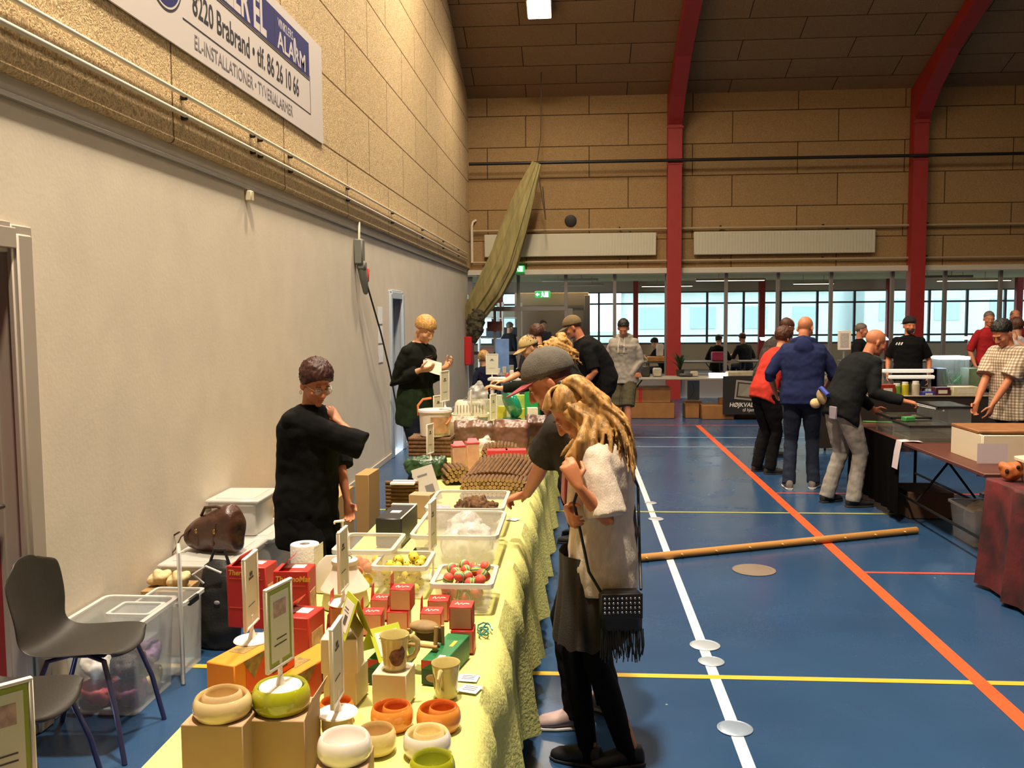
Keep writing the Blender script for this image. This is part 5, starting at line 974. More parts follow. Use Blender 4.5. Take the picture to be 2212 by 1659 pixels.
p = PY(868, 1290, 3.5); tub('frosted tub of yellow football balls in the middle of the table', (p.x, 3.56, ZT), .2, .22, .13, m=M_frost); balls((p.x, 3.56, ZT + .004), 26, .0205, [soccer()], (.085, .095, .125), 'small yellow ball with black football pattern in the middle tub', 'yellow football balls', 5, 0)
p = PY(995, 1330, 3.25); tub('frosted tub full of rainbow-striped balls right of the red cartons', (p.x, 3.4, ZT), .215, .25, .115); balls((p.x, 3.4, ZT + .004), 40, .021, [stripes()], (.094, .11, .13), 'rainbow-striped foam ball in the right tub', 'rainbow-striped balls', 6, 0)
p = PZ(936, 1247, ZT + .13); t = sign_stand('thin white sign on round foot standing between tubs of balls', (PY(936, 1247, 3.74).x, 3.74, ZT), .33, 1.5, fh=.2)
p = PY(975, 1200, 3.8); tub('large frosted bin with crumpled clear plastic bag, nearer of two', (p.x, 4.12, ZT), .37, .5, .15)
def crumple(me): displace(me, lambda q: .022 * noise.noise(q * 17) + .016 * abs(noise.noise(q * 38)) + .006 * noise.noise(q * 90))
t = thing('plastic_bag', 'crumpled clear plastic bag lying in the nearer large bin', 'bag', (PY(1000, 1180, 4.05).x, 4.05, ZT + .012)); b = B(); b.ell((.02, 0, .07), (.12, .16, .07), nu=32, nv=20); b.ell((.0, .09, .12), (.08, .07, .06), nu=24, nv=16); b.ell((.06, -.08, .1), (.07, .08, .06), nu=24, nv=16); M_film = mat('clear_film', 'd9d6d4', .2, alpha=.4, spec=1, bump=.5, bs=50); remesh(b, 'bag', .011, 1, [M_film], t, crumple)
b = B(); q = PY(905, 1192, 3.9); b.box((0, 0, .025), (.085, .05, .05), ch=.004); t = b.out('dark_pack', mat('pack_black', '1b1714', .5)); t.location = (q.x, 4.0, ZT + .006); tag(t, 'small dark pack beside the crumpled bag in the nearer bin', 'pack')
p = PY(1000, 1115, 4.4); tub('large frosted bin with brown shaggy wares, farther of two', (p.x, 4.66, ZT), .38, .46, .15)
t = thing('fur_toy', 'shaggy brown bundle lying in the farther large bin', 'toy', (PY(1030, 1105, 4.66).x, 4.66, ZT + .008)); b = B(); b.ell((0, 0, .07), (.12, .14, .07), nu=40, nv=24); remesh(b, 'bundle', .006, 0, [mat('shaggy_brown', '5c3f22', .95, var=.7, vs=40, stretch=(1, 1, .4))], t, lambda me: displace(me, lambda q: .03 * noise.noise(q * 34) + .016 * noise.noise(q * 80)))
t = thing('cloth_bundle', 'lilac cloth bundle at the left in the farther bin', 'cloth', (PY(955, 1100, 4.68).x, 4.68, ZT + .008)); b = B(); b.ell((0, 0, .05), (.05, .1, .05), nu=24, nv=16); remesh(b, 'bundle', .008, 1, [mat('lilac_cloth', 'a795a8', .9, var=.15, vs=20)], t, crumple)
# --- white wares behind the red cartons -------------------------------
p = PY(742, 1300, 3.33); t = thing('plastic_jug', 'white bell-shaped jug with pleated pale base and round cap', 'jug', (p.x, 3.36, ZT)); wj = mat('jug_white', 'd8cfc2', .35); b = B(); n = 48; pr = [(.088, 0), (.09, .01), (.08, .06), (.066, .11)]
b.lathe(pr[:1] + [(.09, .012), (.079, .07), (.0, .07)], seg=48, k=0); b.v = [v * (1 + .02 * math.sin(i * PI)) for i, v in enumerate(b.v)]; b.lathe([(0, 0), (.088, 0)], k=0); b.out('pleated_base', mat('jug_base', 'c8c39a', .5, var=.15, vs=30), t)
b = B(); b.lathe([(.092, .066), (.094, .07), (.09, .076), (.075, .1), (.052, .135), (.047, .15), (.045, .165), (0, .165)], seg=40); b.out('body', wj, t); b = B(); b.lathe([(0, .163), (.049, .163), (.051, .168), (.05, .178), (.045, .182), (0, .183)], seg=36); b.out('cap', wj, t)
for s_ in (-1, 1):
    b = B(); b.tube([(s_ * .02 + .008 * math.cos(k), .008 * math.sin(k), .186 + k * .0025) for k in [q * .6 for q in range(14)]], .0025, 6); b.out('tie', mat('tie_brown', '8f7d5a', .6), t)
p = PY(700, 1290, 3.45); t = thing('plastic_pouch', 'flat white pouch standing left of the white jug', 'pouch', (p.x, 3.52, ZT), .1); b = B(); b.loft([((0, 0, 0), V((.055, 0, 0)), V((0, .02, 0))), ((0, 0, .06), V((.06, 0, 0)), V((0, .022, 0))), ((.01, .0, .12), V((.05, 0, 0)), V((0, .014, 0))), ((.02, 0, .15), V((.03, 0, 0)), V((0, .006, 0)))], 20); b.out('pouch', wj, t)
p = PY(655, 1230, 3.75); t = thing('paper_roll', 'white paper roll standing behind the right red carton', 'roll', (p.x, 3.78, ZT)); b = B(); b.lathe([(.022, .13), (.06, .13), (.062, .127), (.062, 0), (.022, 0), (.022, .13)], seg=40); b.out('roll', mat('tissue', 'd9d2c8', .9, bump=.3, bs=80), t)
b = B(); b.sheet([[V((.063 * math.cos(a), .063 * math.sin(a), z)) for z in (.0, .06, .127)] for a in (-.6, -.3, 0)] + [[V((.066, .05, z)) for z in (.0, .06, .127)]], .001); b.out('loose_end', mat('tissue', 'd9d2c8'), t)
p = PY(735, 1180, 4.05); t = thing('pump_bottle', 'white pump bottle behind the thin sign, in front of the person in black', 'bottle', (p.x, 4.1, ZT), .6); b = B(); b.lathe([(0, 0), (.03, 0), (.032, .004), (.032, .09), (.026, .108), (.012, .114), (.012, .12), (0, .12)], seg=28); b.out('bottle', wj, t); b = B(); b.cyl((0, 0, .12), (0, 0, .155), .005, seg=10); b.box((-.016, 0, .158), (.05, .016, .01), ch=.003); b.box((-.04, 0, .152), (.008, .01, .012), ch=.002); b.out('pump', M_wp, t)
p = PY(846, 1200, 4.25); t = thing('battery_case', 'black box with pale edges left of the large bins', 'box', (p.x, 4.4, ZT), -.05); b = B(); b.box((0, 0, .07), (.13, .34, .14), ch=.006); b.out('case', M_blackp, t); b = B(); b.box((.062, 0, .141), (.006, .34, .004)); b.box((0, .15, .142), (.13, .03, .006)); b.box((0, -.02, .141), (.05, .05, .003)); b.out('edge_strip', M_wp, t)
# --- log bridges and packs farther down the table ----------------------
M_log = mat('log_bark', '644629', .85, var=.35, vs=14, stretch=(4, 1, 4)); M_end = mat('log_end', 'a07e50', .8, var=.2, vs=50)
def bridge(label, loc, rz, n=11, L_=.24, R=.1, r=.011, arc=(0, PI), flat=False):
    """sticks laid side by side over an arch; each stick runs along local y"""
    t = thing('log_bridge', label, 'wooden bridge', loc, rz)
    for i in range(n):
        b = B()
        if flat: x, z = 0, r + i * r * 1.95
        else: a = arc[0] + (arc[1] - arc[0]) * i / (n - 1); x, z = R * math.cos(a), r + R * .75 * math.sin(a)
        b.tube([(x, -L_ / 2, z), (x, L_ / 2, z)], r, 12, cap=False, k=0)
        for s_ in (-1, 1):
            b.add([(x + r * math.cos(2 * PI * j / 12), s_ * L_ / 2, z + r * math.sin(2 * PI * j / 12)) for j in range(12)], [tuple(range(12))[::s_]], k=1)
        b.out('stick', [M_log, M_end], t)
    return t
def log_stack(label, loc, rz, n, layers, r, L_, tilt=0, dome=.0, swing=0):
    """rows of short sticks wired side by side, their sawn ends towards local -y"""
    t = thing('log_bridge', label, 'wooden bridge', loc, rz); rg = random.Random(n * 7 + layers)
    for l in range(layers):
        for i in range(n - (l % 2)):
            u = (i + .5 * (l % 2) + .5) / n * 2 - 1; x = u * n * r * 1.02; z = r + l * r * 1.8 + dome * (1 - u * u); d = V((swing, 1, tilt)).normalized() * L_ / 2; c = V((x, rg.uniform(-.006, .006), z + abs(d.z))); rr = r * rg.uniform(.9, 1.05); b = B()
            b.tube([c - d, c + d], rr, 12, k=0, cap=False); xx, yy, dd = frame(d)
            for s_ in (-1, 1): b.add([c + d * s_ + xx * rr * math.cos(2 * PI * j / 12) + yy * rr * math.sin(2 * PI * j / 12) for j in range(12)], [tuple(range(12))[::s_]], k=1)
            b.out('stick', [M_log, M_end], t)
    return t
q = PZ(1062, 1083, ZT); log_stack('stack of logs at the front of the wood pile, round ends facing the camera', (q.x, q.y + .16, ZT), -.04, 16, 5, .0125, .16, dome=.012)
log_stack('slanting row of logs lying on the front stack of the wood pile', (q.x + .03, q.y + .3, ZT + .09), -.04, 15, 1, .0125, .18, tilt=.45, swing=.35, dome=.03)
log_stack('domed stack of logs behind the slanting row in the wood pile', (q.x + .05, q.y + .75, ZT), .06, 17, 6, .0125, .14, dome=.03)
log_stack('farthest log stack of the wood pile, by the brown sack', (q.x - .06, q.y + 1.33, ZT), .05, 11, 6, .0125, .2, dome=.03)
log_stack('small log stack left of the wood pile below the pink cartons', (q.x - .3, q.y + .62, ZT), .3, 6, 4, .014, .2, dome=.02)
q = PY(862, 1120, 4.95); bridge('flat brown roll of logs at the left table edge', (q.x, 5.05, ZT), PI / 2, 8, .19, flat=True)
bx = PY(862, 1120, 4.95)
t = thing('log_mat', 'stack of brown log rolls under the bucket', 'wooden bridge', (PY(932, 985, 7.1).x, 7.05, ZT)); 
for i in range(5):
    b = B(); b.cyl((-.17, -.02 + .0, .016 + i * .031), (.17, -.02, .016 + i * .031), .016, seg=12); b.cyl((-.17, .2, .016 + i * .031), (.17, .2, .016 + i * .031), .016, seg=12); b.box((0, .09, .016 + i * .031), (.34, .22, .02)); b.out('stick', M_log, t)
zb = ZT + .158
p = PY(905, 1110, 4.8); carton('plain brown carton left of the farther bin', (p.x, 4.9, ZT), (.12, .1, .13), -.15, M_cb)
p = PY(932, 1060, 5.2); t = thing('leaning_card', 'white printed card leaning behind the brown carton', 'card', (p.x, 5.25, ZT), .15); b = B(); b.M = RX(-.35) @ RY(-.3); b.box((0, 0, .12), (.13, .003, .22), k=0); b.box((-.01, -.002, .18), (.06, .001, .012), k=1); b.box((.01, -.002, .09), (.05, .001, .05), k=1); b.out('card', [mat('card_grey', 'b5ada2', .7), mat('slip_ink', '6a666a')], t, smooth=False)
p = PY(868, 1062, 5.6); t = thing('lidded_cup', 'dark cup with white lid at the left table edge', 'cup', (-1.01, 5.72, ZT)); b = B(); b.lathe([(0, 0), (.045, 0), (.052, .07), (0, .07)], seg=28); b.out('cup', mat('cup_dark', '2a2226', .4), t); b = B(); b.lathe([(0, .069), (.056, .069), (.058, .075), (.056, .088), (.02, .092), (0, .092)], seg=28); b.out('lid', M_wp, t)
b = B(); b.box((0, 0, .006), (.14, .1, .012), ch=.002); o = b.out('paper_pad', mat('paper', 'e8e8ea')); q = PZ(865, 1072, ZT + .126); o.location = (bx.x + .01, 5.05, ZT + .157); tag(o, 'white pad lying on the flat roll of logs at the left edge', 'paper pad')
p = PY(915, 1040, 6.0); t = thing('hay_pack', 'dark green plastic pack under the thin sign, left side', 'pack', (p.x, 6.15, ZT), -.1); b = B(); b.box((0, 0, .068), (.26, .2, .11), ch=.02); remesh(b, 'pack', .008, 1, [mat('pack_green', '274526', .4, var=.4, vs=16)], t, crumple)
sign_stand('thin white sign standing on the dark green pack', (PY(930, 1010, 6.12).x, 6.12, ZT + .118), .25, 1.31)
for i, (px, Y) in enumerate(((990, 6.25), (1020, 6.4))):
    p = PY(px, 1000, Y); t = thing('product_box', ('upright pink carton with red top, left of two by the wood pile', 'upright pink carton with red top, right of two by the wood pile')[i], 'box', (p.x, Y, ZT), .3); b = B(); b.box((0, 0, .1), (.09, .09, .2), ch=.003, k=0); b.box((.045, 0, .1), (.002, .06, .14), k=1); b.out('carton', [mat('carton_pink', 'cf9f80', .5, var=.1, vs=20), mat('carton_cream', 'd9c3a2', .5, var=.2, vs=30)], t)
    b = B(); b.poly([(-.048, -.048, .2), (.048, -.048, .2), (.03, 0, .235), (-.03, 0, .235)], .004, (0, -1, .6)); b.box((0, 0, .203), (.096, .096, .012), ch=.003); b.out('top_fold', mat('carton_red_top', 'd23d44', .5), t)
for i, (px, py, Y) in enumerate(((1072, 1005, 6.32), (1112, 998, 6.34))):
    p = PY(px, py, Y); carton(('flat red-topped carton behind the wood pile, left', 'flat red-topped carton behind the wood pile, right')[i], (p.x, Y + .1, ZT), (.15, .1, .15), .1, mat('carton_red_top', 'd23d44'))
t = thing('plastic_bag', 'small clear bag of white bits between pink cartons and brown sack', 'bag', (PY(1045, 985, 6.8).x, 6.95, ZT)); b = B(); b.ell((0, 0, .07), (.085, .07, .075), nu=24, nv=16); b.tube([(0, 0, .12), (.01, 0, .17)], [.04, .012], 10); remesh(b, 'bag', .009, 1, [mat('bag_white', 'd3c9b8', .35, alpha=.8)], t, crumple)
p = PY(940, 945, 7.1); t = thing('bucket', 'white lidded bucket with orange handle standing on log rolls', 'bucket', (p.x, 7.12, zb)); b = B(); b.lathe([(0, 0), (.115, 0), (.12, .005), (.128, .19), (0, .19)], seg=40); b.out('pail', mat('pail_white', 'd8cabb', .35), t); b = B(); b.lathe([(0, .188), (.134, .188), (.138, .194), (.136, .21), (.12, .212), (0, .208)], seg=40); b.out('lid', mat('pail_lid', 'dcd2cf', .3), t)
b = B(); b.tube([(-.135, 0, .16), (-.14, .0, .24), (-.1, .01, .29), (-.03, .015, .3)], .009, 8, flat=.5); b.tube([(.135, 0, .16), (.12, -.06, .13), (.1, -.09, .1)], .007, 8); b.out('handle', mat('handle_orange', 'd2743a', .4), t)
b = B(); g = [[V((.131 * math.cos(a), .131 * math.sin(a), z)) for z in (.03, .16)] for a in [-1.7 + .12 * i for i in range(11)]]; b.sheet(g, k=0); b.out('label', mat('pail_label', 'b58a62', .5, var=.3, vs=16), t)
sign_stand('white framed sign standing on the bucket lid', (PY(962, 930, 7.15).x, 7.15, zb + .214), .3, 1.2, fh=.24, w=.13)
sign_stand('white framed sign behind the bucket, lower one', (PY(945, 915, 7.6).x, 7.65, ZT), .43, 1.1, fh=.2, w=.13)
def sack(label, px, py, Y, w, d, h, rz, c, seed):
    p = PY(px, py, Y); t = thing('substrate_bag', label, 'bag', (p.x, Y, ZT), rz); b = B(); b.loft([((0, 0, 0), V((w * .48, 0, 0)), V((0, d * .45, 0))), ((0, 0, h * .4), V((w * .5, 0, 0)), V((0, d * .5, 0))), ((0, 0, h * .85), V((w * .5, 0, 0)), V((0, d * .4, 0))), ((0, 0, h), V((w * .48, 0, 0)), V((0, d * .12, 0))), ((0, 0, h * 1.08), V((w * .48, 0, 0)), V((0, d * .06, 0)))], 24, pw=4)
    remesh(b, 'sack', .01, 1, [mat('sack_' + c, c, .35, var=.15, vs=9)], t, lambda me: displace(me, lambda q: .012 * noise.noise(q * 12 + V((seed, 0, 0))) + .005 * noise.noise(q * 40)))
sack('brown glossy sack right of the pack, in front of the teal toy', 1105, 985, 7.2, .29, .16, .26, -.08, '6d4a3a', 1); sack('brown sack left of the large one, under the carrier', 1025, 985, 7.5, .34, .16, .22, .05, '6a4c3b', 5); sack('pale brown sack with wavy top at the back, behind the bucket', 1000, 945, 8.0, .3, .14, .2, .1, '9c8468', 9); sack('darker brown sack at the right behind the wood pile, half hidden', 1158, 985, 7.6, .2, .16, .25, .1, '5a3d30', 13)
# pet carrier
p = PY(1015, 915, 8.55); t = thing('pet_carrier', 'small pet carrier, cream slotted top and blue-grey tray', 'pet carrier', (p.x, 8.6, ZT), .1); b = B(); b.loft([((0, 0, 0), V((.15, 0, 0)), V((0, .11, 0))), ((0, 0, .02), V((.155, 0, 0)), V((0, .115, 0))), ((0, 0, .15), V((.17, 0, 0)), V((0, .13, 0)))], 36, pw=4); b.out('tray', mat('carrier_blue', '8f98a8', .35, alpha=.85), t)
b = B(); b.loft([((0, 0, .15), V((.182, 0, 0)), V((0, .14, 0))), ((0, 0, .175), V((.182, 0, 0)), V((0, .14, 0)))], 36, pw=4); b.loft([((0, 0, .175), V((.165, 0, 0)), V((0, .125, 0))), ((0, 0, .28), V((.145, 0, 0)), V((0, .105, 0))), ((0, 0, .3), V((.125, 0, 0)), V((0, .09, 0)))], 36, pw=4); b.out('cover', mat('carrier_cream', 'cfc8b0', .4), t)
b = B()
for i in range(9): b.box((-.12 + .03 * i, -.119, .235), (.007, .012, .06), R=RX(-.18))
b.box((0, 0, .301), (.14, .08, .004), ch=.001); b.out('slot', mat('slot_dark', '6f6a58', .7), t)['kind'] = 'stuff'
p = PY(1018, 935, 8.2); sign_stand('thin white sign edge-on in front of the pet carrier', (PY(1018, 960, 8.25).x, 8.28, ZT), .42, 1.62, fh=.2); p = PY(1065, 930, 8.3); sign_stand('white framed sign right of the pet carrier, beside the teal toy', (p.x, 8.35, ZT), .38, 1.22, fh=.24, w=.13)
# teal toy, bright packs
p = PY(1105, 900, 8.75); t = thing('running_wheel', 'shiny teal plastic wheel toy on a green box', 'toy wheel', (p.x, 8.8, ZT + .1), .5); b = B(); n = 40; b.M = T(0, 0, .15) @ RY(1.2); b.lathe([(0, -.05), (.08, -.05), (.14, -.03), (.15, 0), (.14, .03), (.08, .05), (0, .05)], seg=n); b.out('disc', mat('teal_plastic', '0f8a72', .1, alpha=.85, coat=.5), t); b = B(); b.box((0, 0, .005), (.14, .12, .01), ch=.003); b.cyl((0, 0, .01), (0, 0, .06), .012); b.out('foot', mat('teal_dark', '0d6a56', .3), t)
carton('flat green carton under the teal wheel', (p.x + .05, 8.8, ZT), (.34, .26, .1), .1, mat('carton_leaf', '5d7a36', .5, var=.3, vs=9), name='product_box')
for i, (px, py, Y, c, sz, lb) in enumerate(((1085, 905, 9.05, 'b8b03a', (.08, .06, .2), 'upright yellow pack left of the teal wheel'), (1128, 905, 9.0, 'c9b93a', (.05, .05, .18), 'upright yellow-green tube right of the teal wheel'), (1150, 905, 8.7, 'cfc6ba', (.1, .08, .22), 'white carton with small print right of the teal wheel'), (1150, 870, 9.15, '2b9a55', (.14, .1, .34), 'bright green pack behind the white carton at the far end'), (1122, 872, 9.2, 'a9c05a', (.12, .08, .3), 'pale green pack behind the teal wheel'), (1085, 880, 9.2, 'b9bfa8', (.16, .08, .3), 'pale grey-green pack behind the yellow pack'), (1050, 880, 9.15, 'a8a890', (.14, .1, .26), 'greyish pack behind the pet carrier'))):
    p = PY(px, py, Y); carton(lb, (p.x, Y, ZT), sz, .2 * (i % 3 - 1), mat('pack_' + c, c, .35, var=.2, vs=18), name='product_pack', cat='pack')
t = thing('plastic_bag', 'clear plastic bag held up by the reaching hands behind the carrier', 'bag', PY(1033, 850, 8.5) - V((0, 0, .1))); b = B(); b.loft([((0, 0, 0), V((.09, 0, 0)), V((0, .03, 0))), ((0, 0, .1), V((.1, 0, 0)), V((0, .035, 0))), ((.0, 0, .17), V((.05, 0, 0)), V((0, .015, 0))), ((.02, 0, .22), V((.02, 0, 0)), V((0, .01, 0)))], 20); remesh(b, 'bag', .01, 1, [M_film], t, crumple)
# raised white display shelf with a framed card beyond the table end
p = PY(1090, 815, 11.2); t = thing('display_stand', 'white display stand beyond the table end, topped by a framed card', 'display stand', (p.x, 11.3, 0)); b = B(); b.box((0, 0, 1.075), (.42, .3, .03), ch=.004); b.out('shelf', M_wp, t)
for sx in (-1, 1):
    b = B(); b.box((sx * .16, 0, .53), (.04, .2, 1.06), ch=.004); b.out('leg', M_wp, t)
b = B(); b.box((0, 0, .4), (.36, .26, .02)); b.out('lower_shelf', M_wp, t)
sign_stand('white framed price card facing the camera on the display stand', (PY(1063, 815, 11.2).x, 11.2, 1.09), .3, -.05, fh=.25, w=.15)
for i, (dx, c, s_) in enumerate(((.02, 'a03a30', .05), (.08, 'b8b0a8', .09), (.14, '9c4a3a', .06))):
    b = B(); b.box((0, 0, s_ / 2), (.05, .05, s_), ch=.008); o = b.out('small_pack', mat('shelfpack_' + c, c, .4)); o.location = (p.x + dx, 11.35, 1.09); tag(o, ('red small pack next to the framed card on the stand', 'white small pack in the middle of the stand', 'rust small pack at the right end of the stand')[i], 'pack')
# ------------------------------------------------------------------ floor things along the left wall
M_ch = mat('chair_grey', '26211c', .5, var=.06, vs=6, bump=.1, bs=120); M_chl = mat('chair_leg', '56547a', .3, metal=.7)
def shell_chair(label, loc, rz):
    t = thing('shell_chair', label, 'chair', loc, rz, 'grey shell chairs by the left wall'); g = []; W_ = .21
    prof = [(.22, .425), (.2, .445), (.12, .45), (0, .44), (-.1, .435), (-.165, .445), (-.205, .5), (-.225, .58), (-.245, .68), (-.258, .755), (-.267, .805), (-.272, .835)]
    for i, (y, z) in enumerate(prof):
        w = W_ * (.8, .92, 1, 1.02, 1, .98, .95, 1.02, 1.08, 1.06, .95, .66)[i]; row = []
        for j in range(13):
            u = -1 + j / 6; e = abs(u) ** 2.5
            row.append(V((u * w, y - (.03 * e * (1 if i > 6 else 0)) * -1 - (.05 * e if i == 0 else 0), z + .02 * e * (1 if i < 6 else .3) - (.03 * e if i == 10 else .055 * e if i == 11 else 0))))
        g.append(row)
    b = B(); b.sheet(g, .008); o = b.out('shell', M_ch, t, ang=80); md = o.modifiers.new('s', 'SUBSURF'); md.levels = 1; md.render_levels = 2
    for sx in (-1, 1):
        b = B(); b.tube([(sx * .06, .0, .425), (sx * .15, .14, .42), (sx * .19, .2, .22), (sx * .215, .24, 0)], .011, 10); b.out('leg', M_chl, t); b = B(); b.tube([(sx * .06, .0, .425), (sx * .15, -.1, .42), (sx * .18, -.17, .22), (sx * .2, -.23, 0)], .011, 10); b.out('leg', M_chl, t)
    b = B(); b.box((0, 0, .422), (.2, .24, .014), ch=.004); b.out('seat_plate', M_dark, t); return t
shell_chair('grey plastic shell chair against the wall, farther one, nearer the storage boxes', (-2.15, 3.72, .002), -1.5); shell_chair('grey plastic shell chair cut off by the left edge, nearer one', (-2.1, 3.1, .002), -1.5)
t = tub('large clear storage box full of coloured things behind the farther chair', (-2.235, 4.17, .003), .36, .44, .44, name='storage_box', cat='storage box', m=M_clear, taper=.9, rim=.018)
rg = random.Random(8)
for i, (c, lb) in enumerate((('7a3f6b', 'purple'), ('b8545a', 'pink-red'), ('c9b46a', 'straw'), ('3c4a7a', 'blue'), ('2a2426', 'black'), ('cfc8c0', 'white'), ('8a6f9a', 'lilac'), ('5f8a5a', 'green'))):
    b = B(); b.ell((0, 0, 0), (.075, .085, .06), nu=20, nv=14); t = thing('wrapped_ware', lb + ' bundle inside the large clear storage box', 'ware', (-2.235 + (-.075 if i % 2 else .075), 4.09 + .16 * (i // 2 % 2), .075 + .13 * (i // 4))); remesh(b, 'bundle', .012, 1, [mat('ware_' + c, c, .6, var=.35, vs=20)], t, crumple)
t = tub('smaller clear tub inside the top of the large clear storage box', (-2.2, 4.26, .275), .2, .17, .15, m=M_clear)
t = tub('smaller clear storage box with a black clip, right of the large one', (-2.17, 4.57, .003), .25, .26, .39, name='storage_box', cat='storage box', m=M_clear, taper=.92); b = B(); b.box((.136, -.02, .375), (.02, .11, .035), ch=.004); b.out('clip', M_blackp, t)
t = thing('plastic_board', 'pale translucent box lid standing upright between the clear storage boxes', 'lid', (-2.045, 4.42, .003), .44); b = B(); b.box((0, 0, .345), (.022, .2, .69), ch=.006); b.out('panel', mat('frosted_lid', 'd0cdc8', .3, alpha=.7), t)
t = tub('lidded frosted storage box under the brown handbag', (-2.21, 5.28, .003), .4, .6, .42, name='storage_box', cat='storage box', lid=True, taper=.93); t = tub('lidded frosted storage box along the wall behind the handbag', (-2.21, 5.98, .003), .4, .56, .4, name='storage_box', cat='storage box', lid=True, taper=.93)
t = tub('white frosted box stacked behind the brown handbag', (-2.26, 5.9, .432), .32, .4, .22, name='storage_box', cat='storage box', m=mat('frosted_white', 'e4e0d8', .3, alpha=.75), lid=True)
carton('long brown cardboard box on the floor behind the person in black', (-2.08, 6.75, .003), (.5, .9, .48), 0, mat('cardboard_tan', 'a98550', .8, var=.05, vs=5), flap=(.0, 0, 'x') if False else None)
q = PZ(770, 1168, 0); carton('upright brown board box right of the person in black', (q.x + .02, q.y + .35, .003), (.12, .34, .52), -.05, mat('cardboard_tan', 'a98550'))
# handbag
p = PY(452, 1170, 5.2); t = thing('handbag', 'dark brown leather handbag lying on a frosted storage box', 'bag', (p.x + .02, 5.25, .452), -.35); lb_ = mat('leather_brown', '43261a', .4, var=.25, vs=9, bump=.3, bs=60, coat=.2); b = B(); b.loft([((-.2, 0, .06), V((0, .05, 0)), V((0, 0, .045))), ((-.17, 0, .085), V((0, .085, 0)), V((0, 0, .08))), ((-.08, 0, .11), V((0, .1, 0)), V((0, 0, .11))), ((.04, 0, .14), V((0, .1, 0)), V((0, 0, .14))), ((.13, 0, .15), V((0, .09, 0)), V((0, 0, .15))), ((.175, 0, .14), V((0, .07, 0)), V((0, 0, .125))), ((.19, 0, .13), V((0, .04, 0)), V((0, 0, .08)))], 24); remesh(b, 'body', .009, 2, [lb_], t, lambda me: displace(me, lambda q: .01 * noise.noise(q * 14)))
b = B(); b.tube([(-.1, -.08, .16), (-.16, -.12, .1), (-.2, -.13, .02), (-.26, -.11, -.02), (-.27, -.1, .08), (-.2, -.09, .12)], .009, 8, flat=.5); b.out('strap', lb_, t); b = B(); b.tube([(-.08, -.03, .22), (-.02, -.06, .28), (.06, -.05, .29), (.12, -.02, .27)], .009, 8); b.out('handle', lb_, t); b = B(); b.tube([(.06, -.095, .06), (.09, -.09, .2)], .008, 6); b.tube([(-.06, -.095, .05), (-.05, -.09, .18)], .008, 6); b.out('strap', lb_, t)
b = B(); b.ell((-.06, -.1, .14), (.012, .006, .016)); b.ell((.08, -.1, .15), (.012, .006, .016)); b.out('buckle', mat('brass', '9a7c48', .3, metal=.9), t)
# crumpled paper on a small carton, black backpack
carton('small brown carton under the crumpled cream paper', (-2.29, 4.83, .003), (.24, .22, .36), 0, M_cbd)
for i, (px, py) in enumerate(((363, 1272), (405, 1275))):
    p = PY(px, py, 4.83); t = thing('crumpled_paper', ('left of two crumpled cream paper wads', 'right of two crumpled cream paper wads')[i], 'paper', (-2.345 + .12 * i, 4.83 - .02 * i, .364)); b = B(); b.ell((0, 0, .045), (.06, .055, .045), nu=24, nv=16); remesh(b, 'wad', .008, 0, [mat('kraft_cream', 'cdb587', .8)], t, lambda me: displace(me, lambda q: .02 * noise.noise(q * 22) + .01 * abs(noise.noise(q * 50))))
p = PZ(468, 1405, 0); t = thing('backpack', 'black backpack with white handle standing left of the red cartons', 'bag', (p.x, p.y + .06, .003), -.1); b = B(); b.loft([((0, 0, 0), V((.115, 0, 0)), V((0, .07, 0))), ((0, 0, .12), V((.125, 0, 0)), V((0, .085, 0))), ((0, 0, .34), V((.12, 0, 0)), V((0, .075, 0))), ((0, .01, .46), V((.09, 0, 0)), V((0, .05, 0))), ((0, .01, .5), V((.04, 0, 0)), V((0, .02, 0)))], 24); remesh(b, 'body', .01, 2, [mat('nylon_black', '121114', .6, var=.2, vs=12, bump=.2, bs=90)], t, lambda me: displace(me, lambda q: .008 * noise.noise(q * 12)))
b = B(); b.tube([(-.06, -.06, .38), (-.1, -.1, .44), (-.02, -.1, .49), (.06, -.08, .45)], .007, 8); b.out('handle', mat('handle_pale', 'b9b6b4', .5), t); b = B(); b.tube([(-.05, .0, .48), (-.02, .0, .56), (.04, .0, .56), (.07, .0, .47)], .009, 8); b.out('loop', M_blackp, t); b = B(); b.ell((.03, -.084, .28), (.018, .004, .012)); b.out('emblem', mat('emblem_grey', '8d8d90', .4), t)
# blue banner and clutter by the entrance
t = thing('banner', 'upright narrow blue banner by the entrance behind the display stand', 'banner', (PY(1085, 790, 18.2).x, 18.2, 0)); b = B(); b.box((0, 0, .75), (.28, .02, 1.3), ch=.004); b.out('panel', mat('banner_blue', '6d8fc4', .5, var=.3, vs=3), t); b = B(); b.box((0, 0, .04), (.34, .3, .08), ch=.01); b.out('foot', M_grey, t)
for i, (px, py, Y, w, h, c, nm, lb) in enumerate(((1068, 705, 19.2, .34, .22, '6a3026', 'notice_board', 'small rust-red board on the entrance glass left of the blue banner'),)):
    p = PY(px, py, YB - .02); b = B(); b.box((p.x, YB + .035, p.z), (w, .02, h), ch=.004); tag(b.out(nm, mat('board_' + c, c, .5)), lb, 'board')
t = tbl('small table with white wares by the entrance glass', (-1.0, 17.6, .004), 1.3, .6, topc='9a948a')
rg = random.Random(21)
for i in range(9):
    s_ = rg.uniform(.08, .18); c = ('d5d0c8', 'b8b0a4', '8a8f84', 'c9c2b5')[i % 4]; b = B(); b.box((0, 0, s_ / 2), (rg.uniform(.07, .12), .1, s_), ch=.006); o = b.out('small_pack', mat('clut_' + c, c, .5)); o.location = (-1.55 + i * .135, 17.55 + rg.uniform(-.08, .08), .742); tag(o, 'pale small pack in a row on the table by the entrance', 'pack', 'packs on the entrance table')
